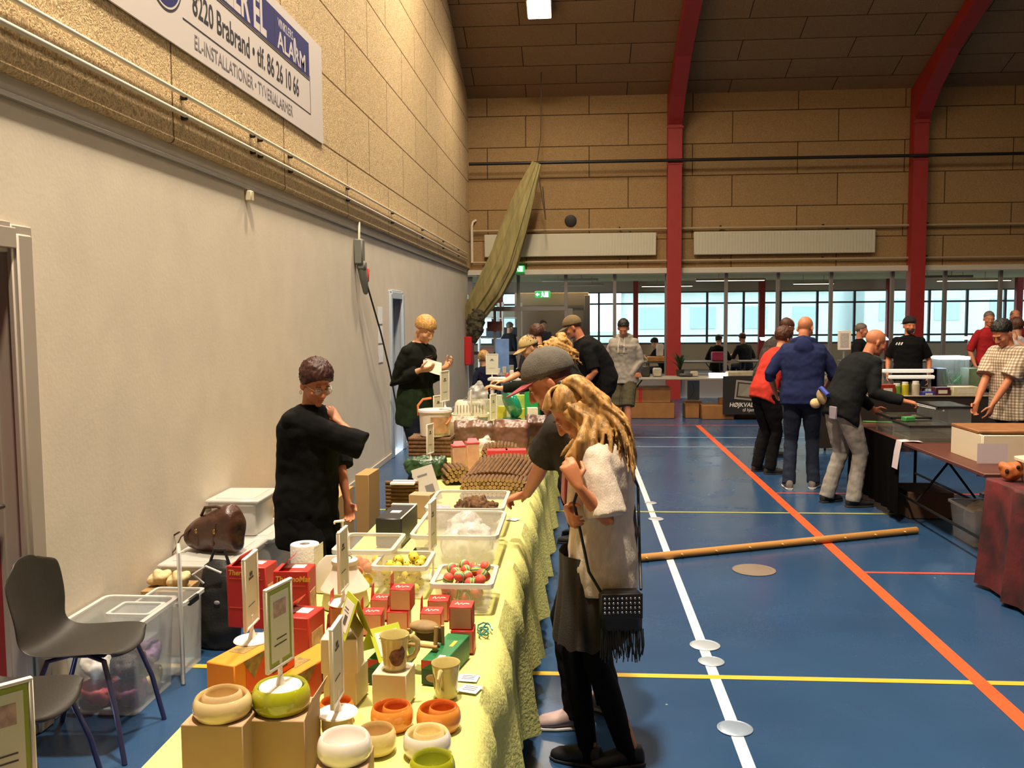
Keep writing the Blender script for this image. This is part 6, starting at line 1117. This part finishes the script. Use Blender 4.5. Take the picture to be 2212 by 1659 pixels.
# shelves seen through the entrance
for i, (x, y) in enumerate(((-2.15, 22.6), (-1.75, 23.6))):
    t = thing('shelf_rack', ('tall pale rack behind the entrance glass, left one', 'tall pale rack behind the entrance glass, right one')[i], 'rack', (x, y, .002)); b = B()
    for sx in (-1, 1): b.box((sx * .3, 0, 1.1), (.04, .3, 2.2))
    b.out('upright', M_wp, t)
    for z in (.3, .8, 1.3, 1.8):
        b = B(); b.box((0, 0, z), (.6, .3, .025)); b.out('shelf', M_wp, t)
        b = B(); b.box((rg.uniform(-.1, .1), 0, z + .14), (.36, .2, .24), ch=.01); o = b.out('stored_box', mat('rackbox%d' % int(z * 10), ('5a6a58', '8a4a38', '3d4650', 'c8bfae')[int(z * 2) % 4], .6), t)
# ------------------------------------------------------------------ stalls on the right
# near stall with red-black cloth
tbl('folding table under the dark red patterned cloth at the right edge', (3.2, 5.2, .006), .74, 1.9)
M_rb = mat('velvet_redblack', '4a0f12', .7, var=.85, vs=5, bump=.3, bs=30)
g = []; X0, X1, Y0, Y1 = 2.79, 3.62, 4.2, 6.24
def ring_pts(z, o):
    pts = []; per = []
    for a, b_ in (((X0, Y0), (X1, Y0)), ((X1, Y0), (X1, Y1)), ((X1, Y1), (X0, Y1)), ((X0, Y1), (X0, Y0))):
        n = 26
        for i in range(n):
            u = i / n; x = a[0] + (b_[0] - a[0]) * u; y = a[1] + (b_[1] - a[1]) * u; w = .022 * math.sin((x + y) * 17) + .012 * math.sin((x - y) * 31); cx, cy = (X0 + X1) / 2, (Y0 + Y1) / 2; nx, ny = (0, -1, 0, 0)[0], 0
            d = V((x - cx, (y - cy) * .4, 0)).normalized(); pts.append(V((x, y, z)) + d * (o * (1 + w * 20) + abs(w) * (o > .01)))
    return pts
rs = [ring_pts(.752, .012), ring_pts(.74, .02), ring_pts(.5, .03), ring_pts(.25, .042), ring_pts(.03, .055)]; n = len(rs[0]); b = B(); b.add([p for r in rs for p in r], [((i + 1) * n + j, (i + 1) * n + (j + 1) % n, i * n + (j + 1) % n, i * n + j) for i in range(4) for j in range(n)] + [tuple(range(n))])
tag(b.out('tablecloth', M_rb, ang=70), 'dark red and black patterned cloth hanging to the floor at the right edge', 'tablecloth')
b = B(); q = PX(2206, 1110, 2.72); b.box((0, 0, 0), (.004, .3, .4), ch=.0, k=0); b.box((-.003, -.02, .04), (.001, .16, .12), k=1); b.box((-.003, -.02, -.12), (.001, .16, .08), k=2); o = b.out('stall_poster', [M_sign, ink, mat('poster_red', 'b03a34', .5)], smooth=False); o.location = (2.728, 5.28, .44); tag(o, 'white poster with dark marks hanging on the red-black cloth at the edge', 'poster')
M_tray = mat('cream_tray', 'd8cbb4', .35, spec=.6)
for i, (x, y, lb) in enumerate(((3.13, 5.98, 'cream lidded plastic tray on the red-black cloth, farther of two'), (3.11, 5.46, 'cream lidded plastic tray on the red-black cloth, nearer of two'))):
    t = thing('plastic_tray', lb, 'tray', (x, y, .756)); b = B(); b.loft([((0, 0, 0), V((.2, 0, 0)), V((0, .19, 0))), ((0, 0, .14), V((.23, 0, 0)), V((0, .22, 0)))], 32, pw=6); b.out('tray', mat('tray_frost', 'cfc2ac', .3, alpha=.9), t); b = B(); b.loft([((0, 0, .138), V((.24, 0, 0)), V((0, .23, 0))), ((0, 0, .155), V((.24, 0, 0)), V((0, .23, 0))), ((0, 0, .165), V((.2, 0, 0)), V((0, .19, 0)))], 32, pw=6); b.out('lid', M_tray, t); b = B(); b.box((-.235, -.12, .15), (.03, .09, .02), ch=.004); b.out('clip', mat('clip_grey', '8f8a80', .5), t)
p = PZ(2113, 1000, .757); t = thing('clay_ornament', 'orange-brown clay ornament with holes beside the cream trays', 'ornament', (2.87, 6.12, .756)); b = B(); b.ell((0, 0, .06), (.07, .07, .062)); b.ell((.03, -.02, .1), (.04, .04, .035)); b.ell((-.04, .02, .09), (.035, .04, .035)); cl_ = remesh(b, 'body', .008, 2, [mat('clay', 'a85a26', .6, var=.2, vs=16)], t, lambda me: displace(me, lambda q: .008 * noise.noise(q * 26)))
b = B(); b.ell((-.05, -.045, .07), (.014, .012, .016)); b.ell((.01, -.065, .1), (.012, .01, .012)); b.out('hole', mat('hole_dark', '1c0d08', .9), t)
# brown table with cream trough
t = tbl('dark brown folding table with black legs between the two right stalls', (3.24, 8.05, .004), .78, 3.15, h=.735, topc='54291f', legc='1c1a1c')
t = thing('long_trough', 'long cream plastic trough on the brown folding table', 'trough', (3.4, 7.2, .737), 0); b = B(); W_, D_, H_ = .74, .55, .215
for c, d in (((0, 0, .006), (W_, D_, .012)), ((-W_ / 2, 0, H_ / 2), (.015, D_, H_)), ((W_ / 2, 0, H_ / 2), (.015, D_, H_)), ((0, -D_ / 2, H_ / 2), (W_, .015, H_)), ((0, D_ / 2, H_ / 2), (W_, .015, H_))): b.box(c, d, ch=.004)
b.out('trough', M_tray, t); b = B(); b.box((0, .03, H_ + .013), (.76, .5, .026), ch=.006); b.out('plank', mat('plank', '8a5a32', .6, var=.2, vs=8), t)
b = B(); b.sheet([[V((0, y, z)) for z in (-.2, -.1, 0, .05)] for y in (-.11, 0, .11)], .001); o = b.out('paper_note', mat('paper_lilac', 'c9bdc6', .7)); o.location = (3.1, 6.918, .84); o.rotation_euler = (0, 0, -PI / 2); tag(o, 'white handwritten note hanging on the side of the cream trough', 'note')
b = B(); b.sheet([[V((.002 - .0 * k, y, .0)) for y in (-.07, .07)] if k > 1 else [V((.12 - .06 * k, y - .1 + .05 * k, .012)) for y in (-.07, .07)] for k in (0, 1)] + [[V((-.02, y, .0)) for y in (-.07, .07)], [V((-.035, y + .01, -.1)) for y in (-.07, .07)], [V((-.045, y + .03, -.25)) for y in (-.07, .07)]], .001); o = b.out('paper_strip', mat('paper_lilac', 'c9bdc6')); o.location = (2.86, 8.12, .742); tag(o, 'folded white paper strip hanging over the edge of the brown table', 'paper')
b = B(); b.box((0, 0, .12), (.4, .5, .24), ch=.006); o = b.out('cardboard_box', mat('cardboard_under', '4f3524', .8, var=.1, vs=6)); o.location = (3.2, 8.55, .003); tag(o, 'dark brown carton under the far end of the brown table', 'box')
t = tub('clear box with white bags under the brown table', (3.35, 7.5, .003), .45, .5, .3, name='storage_box', cat='storage box', m=M_clear); t2 = thing('plastic_bag', 'white plastic bags inside the clear box under the brown table', 'bag', (3.35, 7.5, .01)); b = B(); b.ell((0, 0, .17), (.18, .2, .15), nu=24, nv=16); remesh(b, 'bag', .014, 1, [mat('bag_pale', 'b9b2b0', .5)], t2, crumple)
# terrarium goods on the far half of the brown table
def tank(label, loc, sz, c='c9c8b8', rz=0):
    t = thing('terrarium', label, 'terrarium', loc, rz); w, d, h = sz; b = B()
    for cc, dd in (((-w / 2, 0, h / 2), (.005, d, h)), ((w / 2, 0, h / 2), (.005, d, h)), ((0, -d / 2, h / 2), (w, .005, h)), ((0, d / 2, h / 2), (w, .005, h)), ((0, 0, .003), (w, d, .006))): b.box(cc, dd)
    b.out('glass', mat('tank_glass', '8f9490', .1, alpha=.16, spec=.7), t, smooth=False); b = B(); b.box((0, 0, h + .011), (w - .01, d - .01, .005)); b.out('lid', mat('tank_lid', '3a3a34', .25, alpha=.45, spec=.8), t); b = B()
    for cc, dd in (((-w / 2, 0, h), (.016, d + .016, .016)), ((w / 2, 0, h), (.016, d + .016, .016)), ((0, -d / 2, h), (w, .016, .016)), ((0, d / 2, h), (w, .016, .016))): b.box(cc, dd)
    b.out('rim', M_blackp, t, smooth=False); b = B(); b.box((0, 0, .022), (w - .02, d - .02, .03)); b.out('substrate', mat('substrate_' + c, c, .9, var=.4, vs=40), t); return t
tank('low glass terrarium on the brown table in front of the black jacket', (3.08, 8.72, .737), (.36, .4, .16), '3a3226'); tank('low glass terrarium on the brown table next to the paper strip', (3.1, 8.25, .737), (.4, .42, .14), '4a4030'); tank('glass terrarium at the back of the brown table by the plaid shirt', (3.46, 8.75, .737), (.3, .5, .26), '33281e')
for i, (px, py, c, sz, lb) in enumerate(((1885, 906, '3f9a3a', (.34, .05, .012), 'bright green strip lying along the near terrarium'), (1927, 902, 'c98a2a', (.07, .07, .05), 'orange-yellow small box near the black jacket'), (1962, 905, '3c8a4a', (.1, .07, .04), 'green small box in the middle of the terrarium goods'), (2000, 920, 'c9b98a', (.12, .09, .06), 'pale straw small box beside the paper strip'), (2052, 884, 'd8cfae', (.12, .03, .08), 'small cream price card standing at the back of the goods'), (2065, 905, '8f948c', (.2, .14, .05), 'grey-green glass lid lying tilted on the goods'), (2092, 914, 'd2c6be', (.08, .06, .05), 'white cup-like box by the plank, left of two'), (2150, 914, 'd2c6b4', (.09, .06, .05), 'white cup-like box on the plank, right of two'), (1930, 884, 'b8aa98', (.16, .06, .03), 'pale slim box behind the green strip'))):
    p = PZ(px, py, .80 if i not in (5,) else .82); b = B(); b.box((0, 0, 0), sz, ch=.004, R=RZ(.3 * (i % 3 - 1)) @ RX(.25 if i == 5 else 0)); o = b.out('small_box', mat('goods_' + c, c, .45, var=.15, vs=20)); zz = .738
    for tx, ty, tw, td, th_ in ((3.08, 8.72, .36, .4, .16), (3.1, 8.25, .4, .42, .14)):
        q = PZ(px, py, .737 + th_ + .015 + sz[2] / 2)
        if abs(q.x - tx) < tw / 2 and abs(q.y - ty) < td / 2: zz = .737 + th_ + .014
    p = PZ(px, py, zz + sz[2] / 2); o.location = (min(3.5, max(2.95, p.x)), min(9.5, p.y), zz + sz[2] / 2 + .001); tag(o, lb, 'box')
b = B(); b.sheet([[V((2.842 - .012 * math.sin(i * 1.3) * k, 8.12 + 1.46 * i / 40, .738 - .66 * k)) for k in (0, .3, .7, 1)][::-1] for i in range(41)], .004); tag(b.out('table_skirt', mat('skirt_black', '0a0909', .95, spec=.03)), 'black cloth hanging over the far front of the brown folding table', 'cloth')
# second row of stalls across the hall
t = tbl('dark-fronted table of the rear stall row behind the plaid shirt', (5.2, 12.75, .004), 3.9, .75, topc='5a4434', legc='1c1a1c')
b = B(); b.sheet([[V((3.24 + 3.92 * i / 60, 12.365 - .01 * math.sin(i * 1.7) * k - .004, .75 - .7 * k)) for k in (0, .35, .7, 1)] for i in range(61)], .004); tag(b.out('table_skirt', mat('skirt_darkbrown', '241811', .9)), 'dark brown cloth hanging on the front of the rear stall row', 'cloth'); b = B(); b.box((5.2, 12.36, .755), (3.92, .03, .02), ch=.004); tag(b.out('edge_strip', mat('alu_strip', 'b7a890', .3, metal=.6)), 'shiny pale strip along the rear stall\'s front edge', 'strip')
GD = [(1912, 838, '8f2a1a', (.2, .2, .16), 'red carton at the left end of the rear stall', 'product_box'), (1937, 843, '6f9a3a', (.1, .1, .17), 'green jar at the front of the rear stall', 'jar'), (1955, 843, 'c0b22a', (.09, .09, .19), 'yellow jar with pale cap on the rear stall', 'jar'), (1978, 838, 'b8ae98', (.1, .1, .2), 'pale grey jar right of the yellow jar', 'jar'), (2003, 836, '2f3f9a', (.16, .12, .06), 'blue and white flat tub on the rear stall', 'tub'), (2032, 836, '4a1a24', (.2, .14, .12), 'maroon carton in the middle of the rear stall', 'product_box'), (2080, 838, 'cfc3a2', (.34, .2, .13), 'cream carton left of the plaid shirt on the rear stall', 'product_box'), (2055, 812, 'c2406a', (.26, .16, .06), 'pink flat carton at the back of the rear stall', 'product_box'), (2090, 812, 'cfb4b4', (.24, .16, .07), 'pale pink flat carton at the back of the rear stall', 'product_box'), (2020, 812, 'c9cbe0', (.2, .14, .06), 'pale lilac flat carton at the back of the rear stall', 'product_box')]
for px, py, c, sz, lb, nm in GD:
    Y = 12.55 if py > 820 else 12.95; p = PY(px, py, Y); t = thing(nm, lb, 'box' if nm == 'product_box' else nm, (p.x, Y, .742), .05); m = mat('rear_' + c, c, .4, var=.12, vs=14); b = B()
    if nm == 'jar':
        r, h = sz[0] / 2, sz[2]; b.lathe([(0, 0), (r, 0), (r, h * .8), (r * .8, h * .86), (0, h * .86)], seg=24); b.out('jar', m, t); b = B(); b.lathe([(0, h * .85), (r * .85, h * .85), (r * .85, h), (0, h)], seg=24); b.out('cap', M_wp, t)
    else: b.box((0, 0, sz[2] / 2), sz, ch=.004); b.out('carton', m, t); b = B(); b.box((0, -sz[1] / 2 - .001, sz[2] * .5), (sz[0] * .6, .002, sz[2] * .4)); b.out('label', mat('lab_pale', 'cfc8b8', .6), t)
for i, (px0, px1, py) in enumerate(((1908, 2012, 801), (1920, 2012, 814))):
    p = PY((px0 + px1) / 2, py, 12.9); w = (px1 - px0) / 1945 * 13.0; t = thing('lamp_fixture', ('upper long white lamp fixture on the rear stall', 'lower long white lamp fixture on the rear stall')[i], 'lamp', (p.x, 12.9 - .04 * i, p.z)); b = B(); b.box((0, 0, 0), (w, .08, .05), ch=.01); b.out('tube', mat('lamp_white', 'e6e4e0', .3, emit='fff8ec', es=.2), t); b = B()
    for sx in (-1, 1): b.box((sx * w * .45, .05, -(p.z - .742) / 2), (.02, .02, p.z - .742))
    b.out('stand', M_grey, t)
# planted aquarium and goods behind the rear row
p = PY(2055, 795, 14.2); t = tbl('rear table carrying the lit aquarium', (p.x + .1, 14.3, .004), 1.9, .6, topc='4a3a30', legc='1c1a1c', rz=0)
t = thing('aquarium', 'lit planted aquarium behind the rear stall', 'aquarium', (p.x, 14.25, .74)); b = B(); w, d, h = .42, .36, .42
for cc, dd in (((-w / 2, 0, h / 2), (.006, d, h)), ((w / 2, 0, h / 2), (.006, d, h)), ((0, -d / 2, h / 2), (w, .006, h)), ((0, d / 2, h / 2), (w, .006, h))): b.box(cc, dd)
b.out('glass', mat('tank_glass', '8f9490'), t, smooth=False); b = B(); b.box((0, 0, h + .02), (w + .02, d + .02, .04), ch=.004); b.out('hood', mat('aq_hood', 'd8eef0', .4, emit='dff6ff', es=9), t)
rg = random.Random(5)
for i in range(26):
    b = B(); x, y = rg.uniform(-.16, .16), rg.uniform(-.13, .13); hh = rg.uniform(.1, .26); b.tube([(x, y, .03), (x + rg.uniform(-.03, .03), y, hh * .6), (x + rg.uniform(-.06, .06), y - .01, hh)], [.008, .014, .003], 6, flat=.3); o = b.out('plant', mat('plant_green', '2f7a4a', .5, var=.4, vs=12), t)
b = B(); b.box((0, 0, .016), (w - .02, d - .02, .03)); b.out('gravel', mat('gravel_dark', '4a4438', .9, var=.3, vs=60), t)
for i, (px, py, c, lb) in enumerate(((2000, 790, '2a2f4a', 'dark blue crate left of the aquarium'), (2020, 785, '454a55', 'grey crate next to the aquarium'), (2100, 790, '6a7a5a', 'greenish crate right of the aquarium'), (2128, 800, '8a8480', 'pale grey crate behind the plaid shirt'))):
    q = PY(px, py, 14.3); b = B(); b.box((0, 0, .14), (.24, .3, .28), ch=.01); o = b.out('plastic_crate', mat('crate_' + c, c, .5, var=.2, vs=10)); o.location = (q.x, 14.3, .74); tag(o, lb, 'crate')
# price board behind the blue hoodie
p = PY(1824, 735, 14.3); t = thing('price_board', 'white price board on a post between blue hoodie and dark shirt', 'board', (p.x, 14.3, 0)); b = B(); b.box((0, 0, p.z), (.2, .02, .3), ch=.004, k=0); b.box((0, -.012, p.z), (.13, .002, .22), k=1); b.out('board', [M_wp, mat('board_print', 'b4aca6', .7, var=.2, vs=60)], t); b = B(); b.cyl((0, .02, 0), (0, .02, p.z + .1), .015); b.lathe([(0, 0), (.2, 0), (.2, .02), (0, .02)], seg=24); b.out('post', M_grey, t)
# table in front of the glass wall with crates, banner and lamps
t = tbl('long grey table in front of the glass wall left of the black banner', (2.05, 16.45, .004), 2.7, .7, topc='8f8778', legc='2a2826'); t2 = tbl('grey table behind the black banner', (4.12, 16.45, .004), 1.3, .7, topc='8f8778', legc='2a2826')
M_cr = mat('crate_wood', '8a5d2f', .6, var=.15, vs=6)
for i, (x0, x1, z0, z1, y, lb) in enumerate(((.75, 1.75, 0, .28, 16.5, 'wide flat brown carton on the floor below the taped one'), (.8, 1.68, .283, .56, 16.5, 'brown carton with red tape under the grey table'), (1.95, 2.2, 0, .26, 16.55, 'small brown carton on the floor left of the long one'), (2.22, 2.78, 0, .25, 16.35, 'long brown carton on the floor in the middle under the table'), (2.85, 3.3, 0, .27, 16.5, 'brown carton on the floor beside the banner'), (2.55, 2.72, .253, .36, 16.4, 'little brown carton on top of the long one'))):
    t = thing('cardboard_box', lb, 'box', ((x0 + x1) / 2, y, z0 + .003)); b = B(); b.box((0, 0, (z1 - z0) / 2), (x1 - x0, .45 if i != 5 else .15, z1 - z0), ch=.006); b.out('body', M_cr, t)
    if i == 1: b = B(); b.box((-.1, 0, (z1 - z0) / 2), (.06, .454, z1 - z0 + .004)); b.out('tape', mat('tape_red', 'a82a20', .5), t)
t = thing('poster_board', 'blue and white sheet leaning under the grey table right of red column', 'poster', (2.15, 16.8, .27)); b = B(); b.box((0, 0, .2), (.22, .02, .36), k=0); b.tube([(-.06, -.012, .05), (.02, -.012, .2), (-.02, -.012, .34)], .015, 6, k=1, flat=.2); b.out('sheet', [mat('sheet_blue', '9fc0d8', .5), mat('sheet_navy', '2d4a6a', .5)], t)
b = B(); b.box((2.15, 16.85, .135), (.3, .2, .27)); tag(b.out('cardboard_box', M_cr), 'brown carton under the blue and white sheet', 'box')
p0, p1 = PY(1563, 813, 16.0), PY(1655, 897, 16.0); t = thing('banner', 'black banner with grey lamp picture and white lettering on table front', 'banner', ((p0.x + p1.x) / 2, 16.06, .1)); w, h = p1.x - p0.x + .3, p0.z - .1; b = B(); b.box((.15, 0, h / 2), (w, .012, h)); b.out('panel', mat('banner_black', '131010', .6), t, smooth=False)
b = B(); R_ = RY(.1); c = V((.02, -.012, h * .63)); gm = mat('lamp_print_grey', '8a8076', .5); gd = mat('lamp_print_dark', '2c2622', .6); gl = mat('lamp_print_light', '7d766a', .5)
b.box(c, (.36, .004, .34), R=R_, k=0); b.box(c + V((0, -.003, 0)), (.3, .004, .27), R=R_, k=1); b.box(c + V((0, -.006, .0)), (.25, .004, .22), R=R_, k=2); b.poly([c + V((-.1, -.009, -.1)), c + V((.1, -.009, -.08)), c + V((.09, -.009, .1))], .002, (0, -1, 0), k=0); b.out('lamp_picture', [gm, gd, gl], t, smooth=False)
text('HØJKVALITET', .105, axes((-.26, -.008, h * .2), (1, 0, 0), (.15, 0, 1), (0, -1, 0)), 'lettering', M_sign, t, sx=.95, bold=.002); text('til hjemmet', .085, axes((-.03, -.008, h * .08), (1, 0, 0), (.15, 0, 1), (0, -1, 0)), 'lettering', M_sign, t, sx=.85)
p = PY(1550, 809, 16.3); t = thing('light_box', 'bright white light panel on the grey table left of the banner', 'lamp', (p.x, 16.3, .742)); b = B(); b.M = RX(.5); b.box((0, 0, .03), (.3, .16, .03), ch=.004); b.out('panel', mat('panel_lit', 'f4f6ff', .4, emit='f2f5ff', es=5), t); b = B(); b.box((.17, .02, .05), (.05, .05, .1), ch=.008); b.out('driver', M_wp, t)
for i, (px, c, sz, lb) in enumerate(((1395, '2a2724', (.16, .1, .2), 'dark lamp box at the left end of the grey table'), (1420, '9c9484', (.16, .14, .16), 'pale grey lamp box with lit corner left of the red column'), (1482, '3a3430', (.24, .16, .06), 'dark coil of cable on the grey table right of the red column'), (1500, '9a907c', (.14, .12, .1), 'crumpled pale bag on the grey table'), (1600, '8f8672', (.5, .2, .1), 'long pale carton on the table above the banner'))):
    q = PY(px, 800, 16.45); b = B(); b.box((0, 0, sz[2] / 2), sz, ch=.02); o = b.out('table_ware', mat('ware2_' + c, c, .5, var=.2, vs=10)); o.location = (q.x, 16.5, .742); tag(o, lb, 'ware')
# rooms behind the glass: tables with lamps and goods
GT = 'tables behind the glass'
for i, (x, y) in enumerate(((2.6, 22.0), (4.9, 22.2), (7.3, 22.0), (10, 22.2))): tbl('table in the room behind the glass, under lamps and goods', (x, y, .004), 2.0, .7, topc='6a625a', group=GT)
def desk_lamp(x, y, lb, s=1):
    t = thing('desk_lamp', lb, 'lamp', (x, y, .742)); b = B(); b.lathe([(0, 0), (.09, 0), (.09, .02), (.012, .025), (.01, .3), (.01, .5), (0, .5)], seg=20); b.out('base', M_grey, t); b = B(); b.M = T(0, -.06, .52) @ RX(.3); b.box((0, 0, 0), (.3, .16, .03), ch=.008); b.out('head', mat('desk_glow', 'ffffff', .4, emit='f4fbff', es=5), t)
for a in ((2.45, 22.05, 'bright desk lamp behind the glass left of the first red column'), (4.6, 22.35, 'bright desk lamp behind the glass above the seated person in black'), (5.45, 22.3, 'bright desk lamp behind the glass between the seated people'), (7.2, 22.0, 'bright desk lamp behind the glass by the second red column'), (9.3, 22.2, 'bright desk lamp behind the glass near the right edge')): desk_lamp(*a)
rg = random.Random(31)
for i, (x, y, c, sz, lb) in enumerate(((2.05, 21.9, 'c98a45', (.7, .4, .12), 'bright orange-brown pile of wares behind the glass by the first red column'), (2.0, 22.0, 'd9d2c4', (.16, .2, .3), 'white carton on the orange-brown pile behind the glass'), (3.4, 22.1, 'b0305a', (.3, .2, .22), 'pink-red carton behind the glass between the posts'), (5.0, 21.9, 'b8bcc0', (.4, .3, .2), 'pale grey carton behind the glass beside the seated people'), (6.8, 21.9, '8f9aa0', (.5, .3, .25), 'grey carton behind the glass left of the second red column'), (9.8, 22.0, 'c9d0d4', (.6, .3, .25), 'white carton behind the glass near the right edge'))):
    b = B(); b.box((0, 0, sz[2] / 2), sz, ch=.02); o = b.out('carton', mat('gl_' + c, c, .5, var=.2, vs=8)); o.location = (x, y - .05, .742 + (.124 if i == 1 else 0)); tag(o, lb, 'box')
for i, (x, y, z) in enumerate(((4.45, 23.25, .44), (5.2, 23.65, .44), (2.78, 22.65, .44))):
    pass
t = thing('potted_plant', 'dark green leafy plant on the grey table right of the first red column', 'plant', (PY(1470, 800, 16.6).x, 16.65, .742)); b = B(); b.lathe([(0, 0), (.06, 0), (.08, .12), (0, .11)], seg=20); b.out('pot', mat('pot_dark', '2f2622', .6), t); b = B(); rg = random.Random(6)
for i in range(14):
    a = rg.uniform(0, 6.28); r = rg.uniform(.12, .24); h = rg.uniform(.2, .45); b.tube([(0, 0, .1), (math.cos(a) * r * .4, math.sin(a) * r * .4, h * .8), (math.cos(a) * r, math.sin(a) * r, h)], [.008, .028, .002], 6, flat=.2)
b.out('leaves', mat('leaf_dark', '223a20', .5, var=.2, vs=10), t)['kind'] = 'stuff'
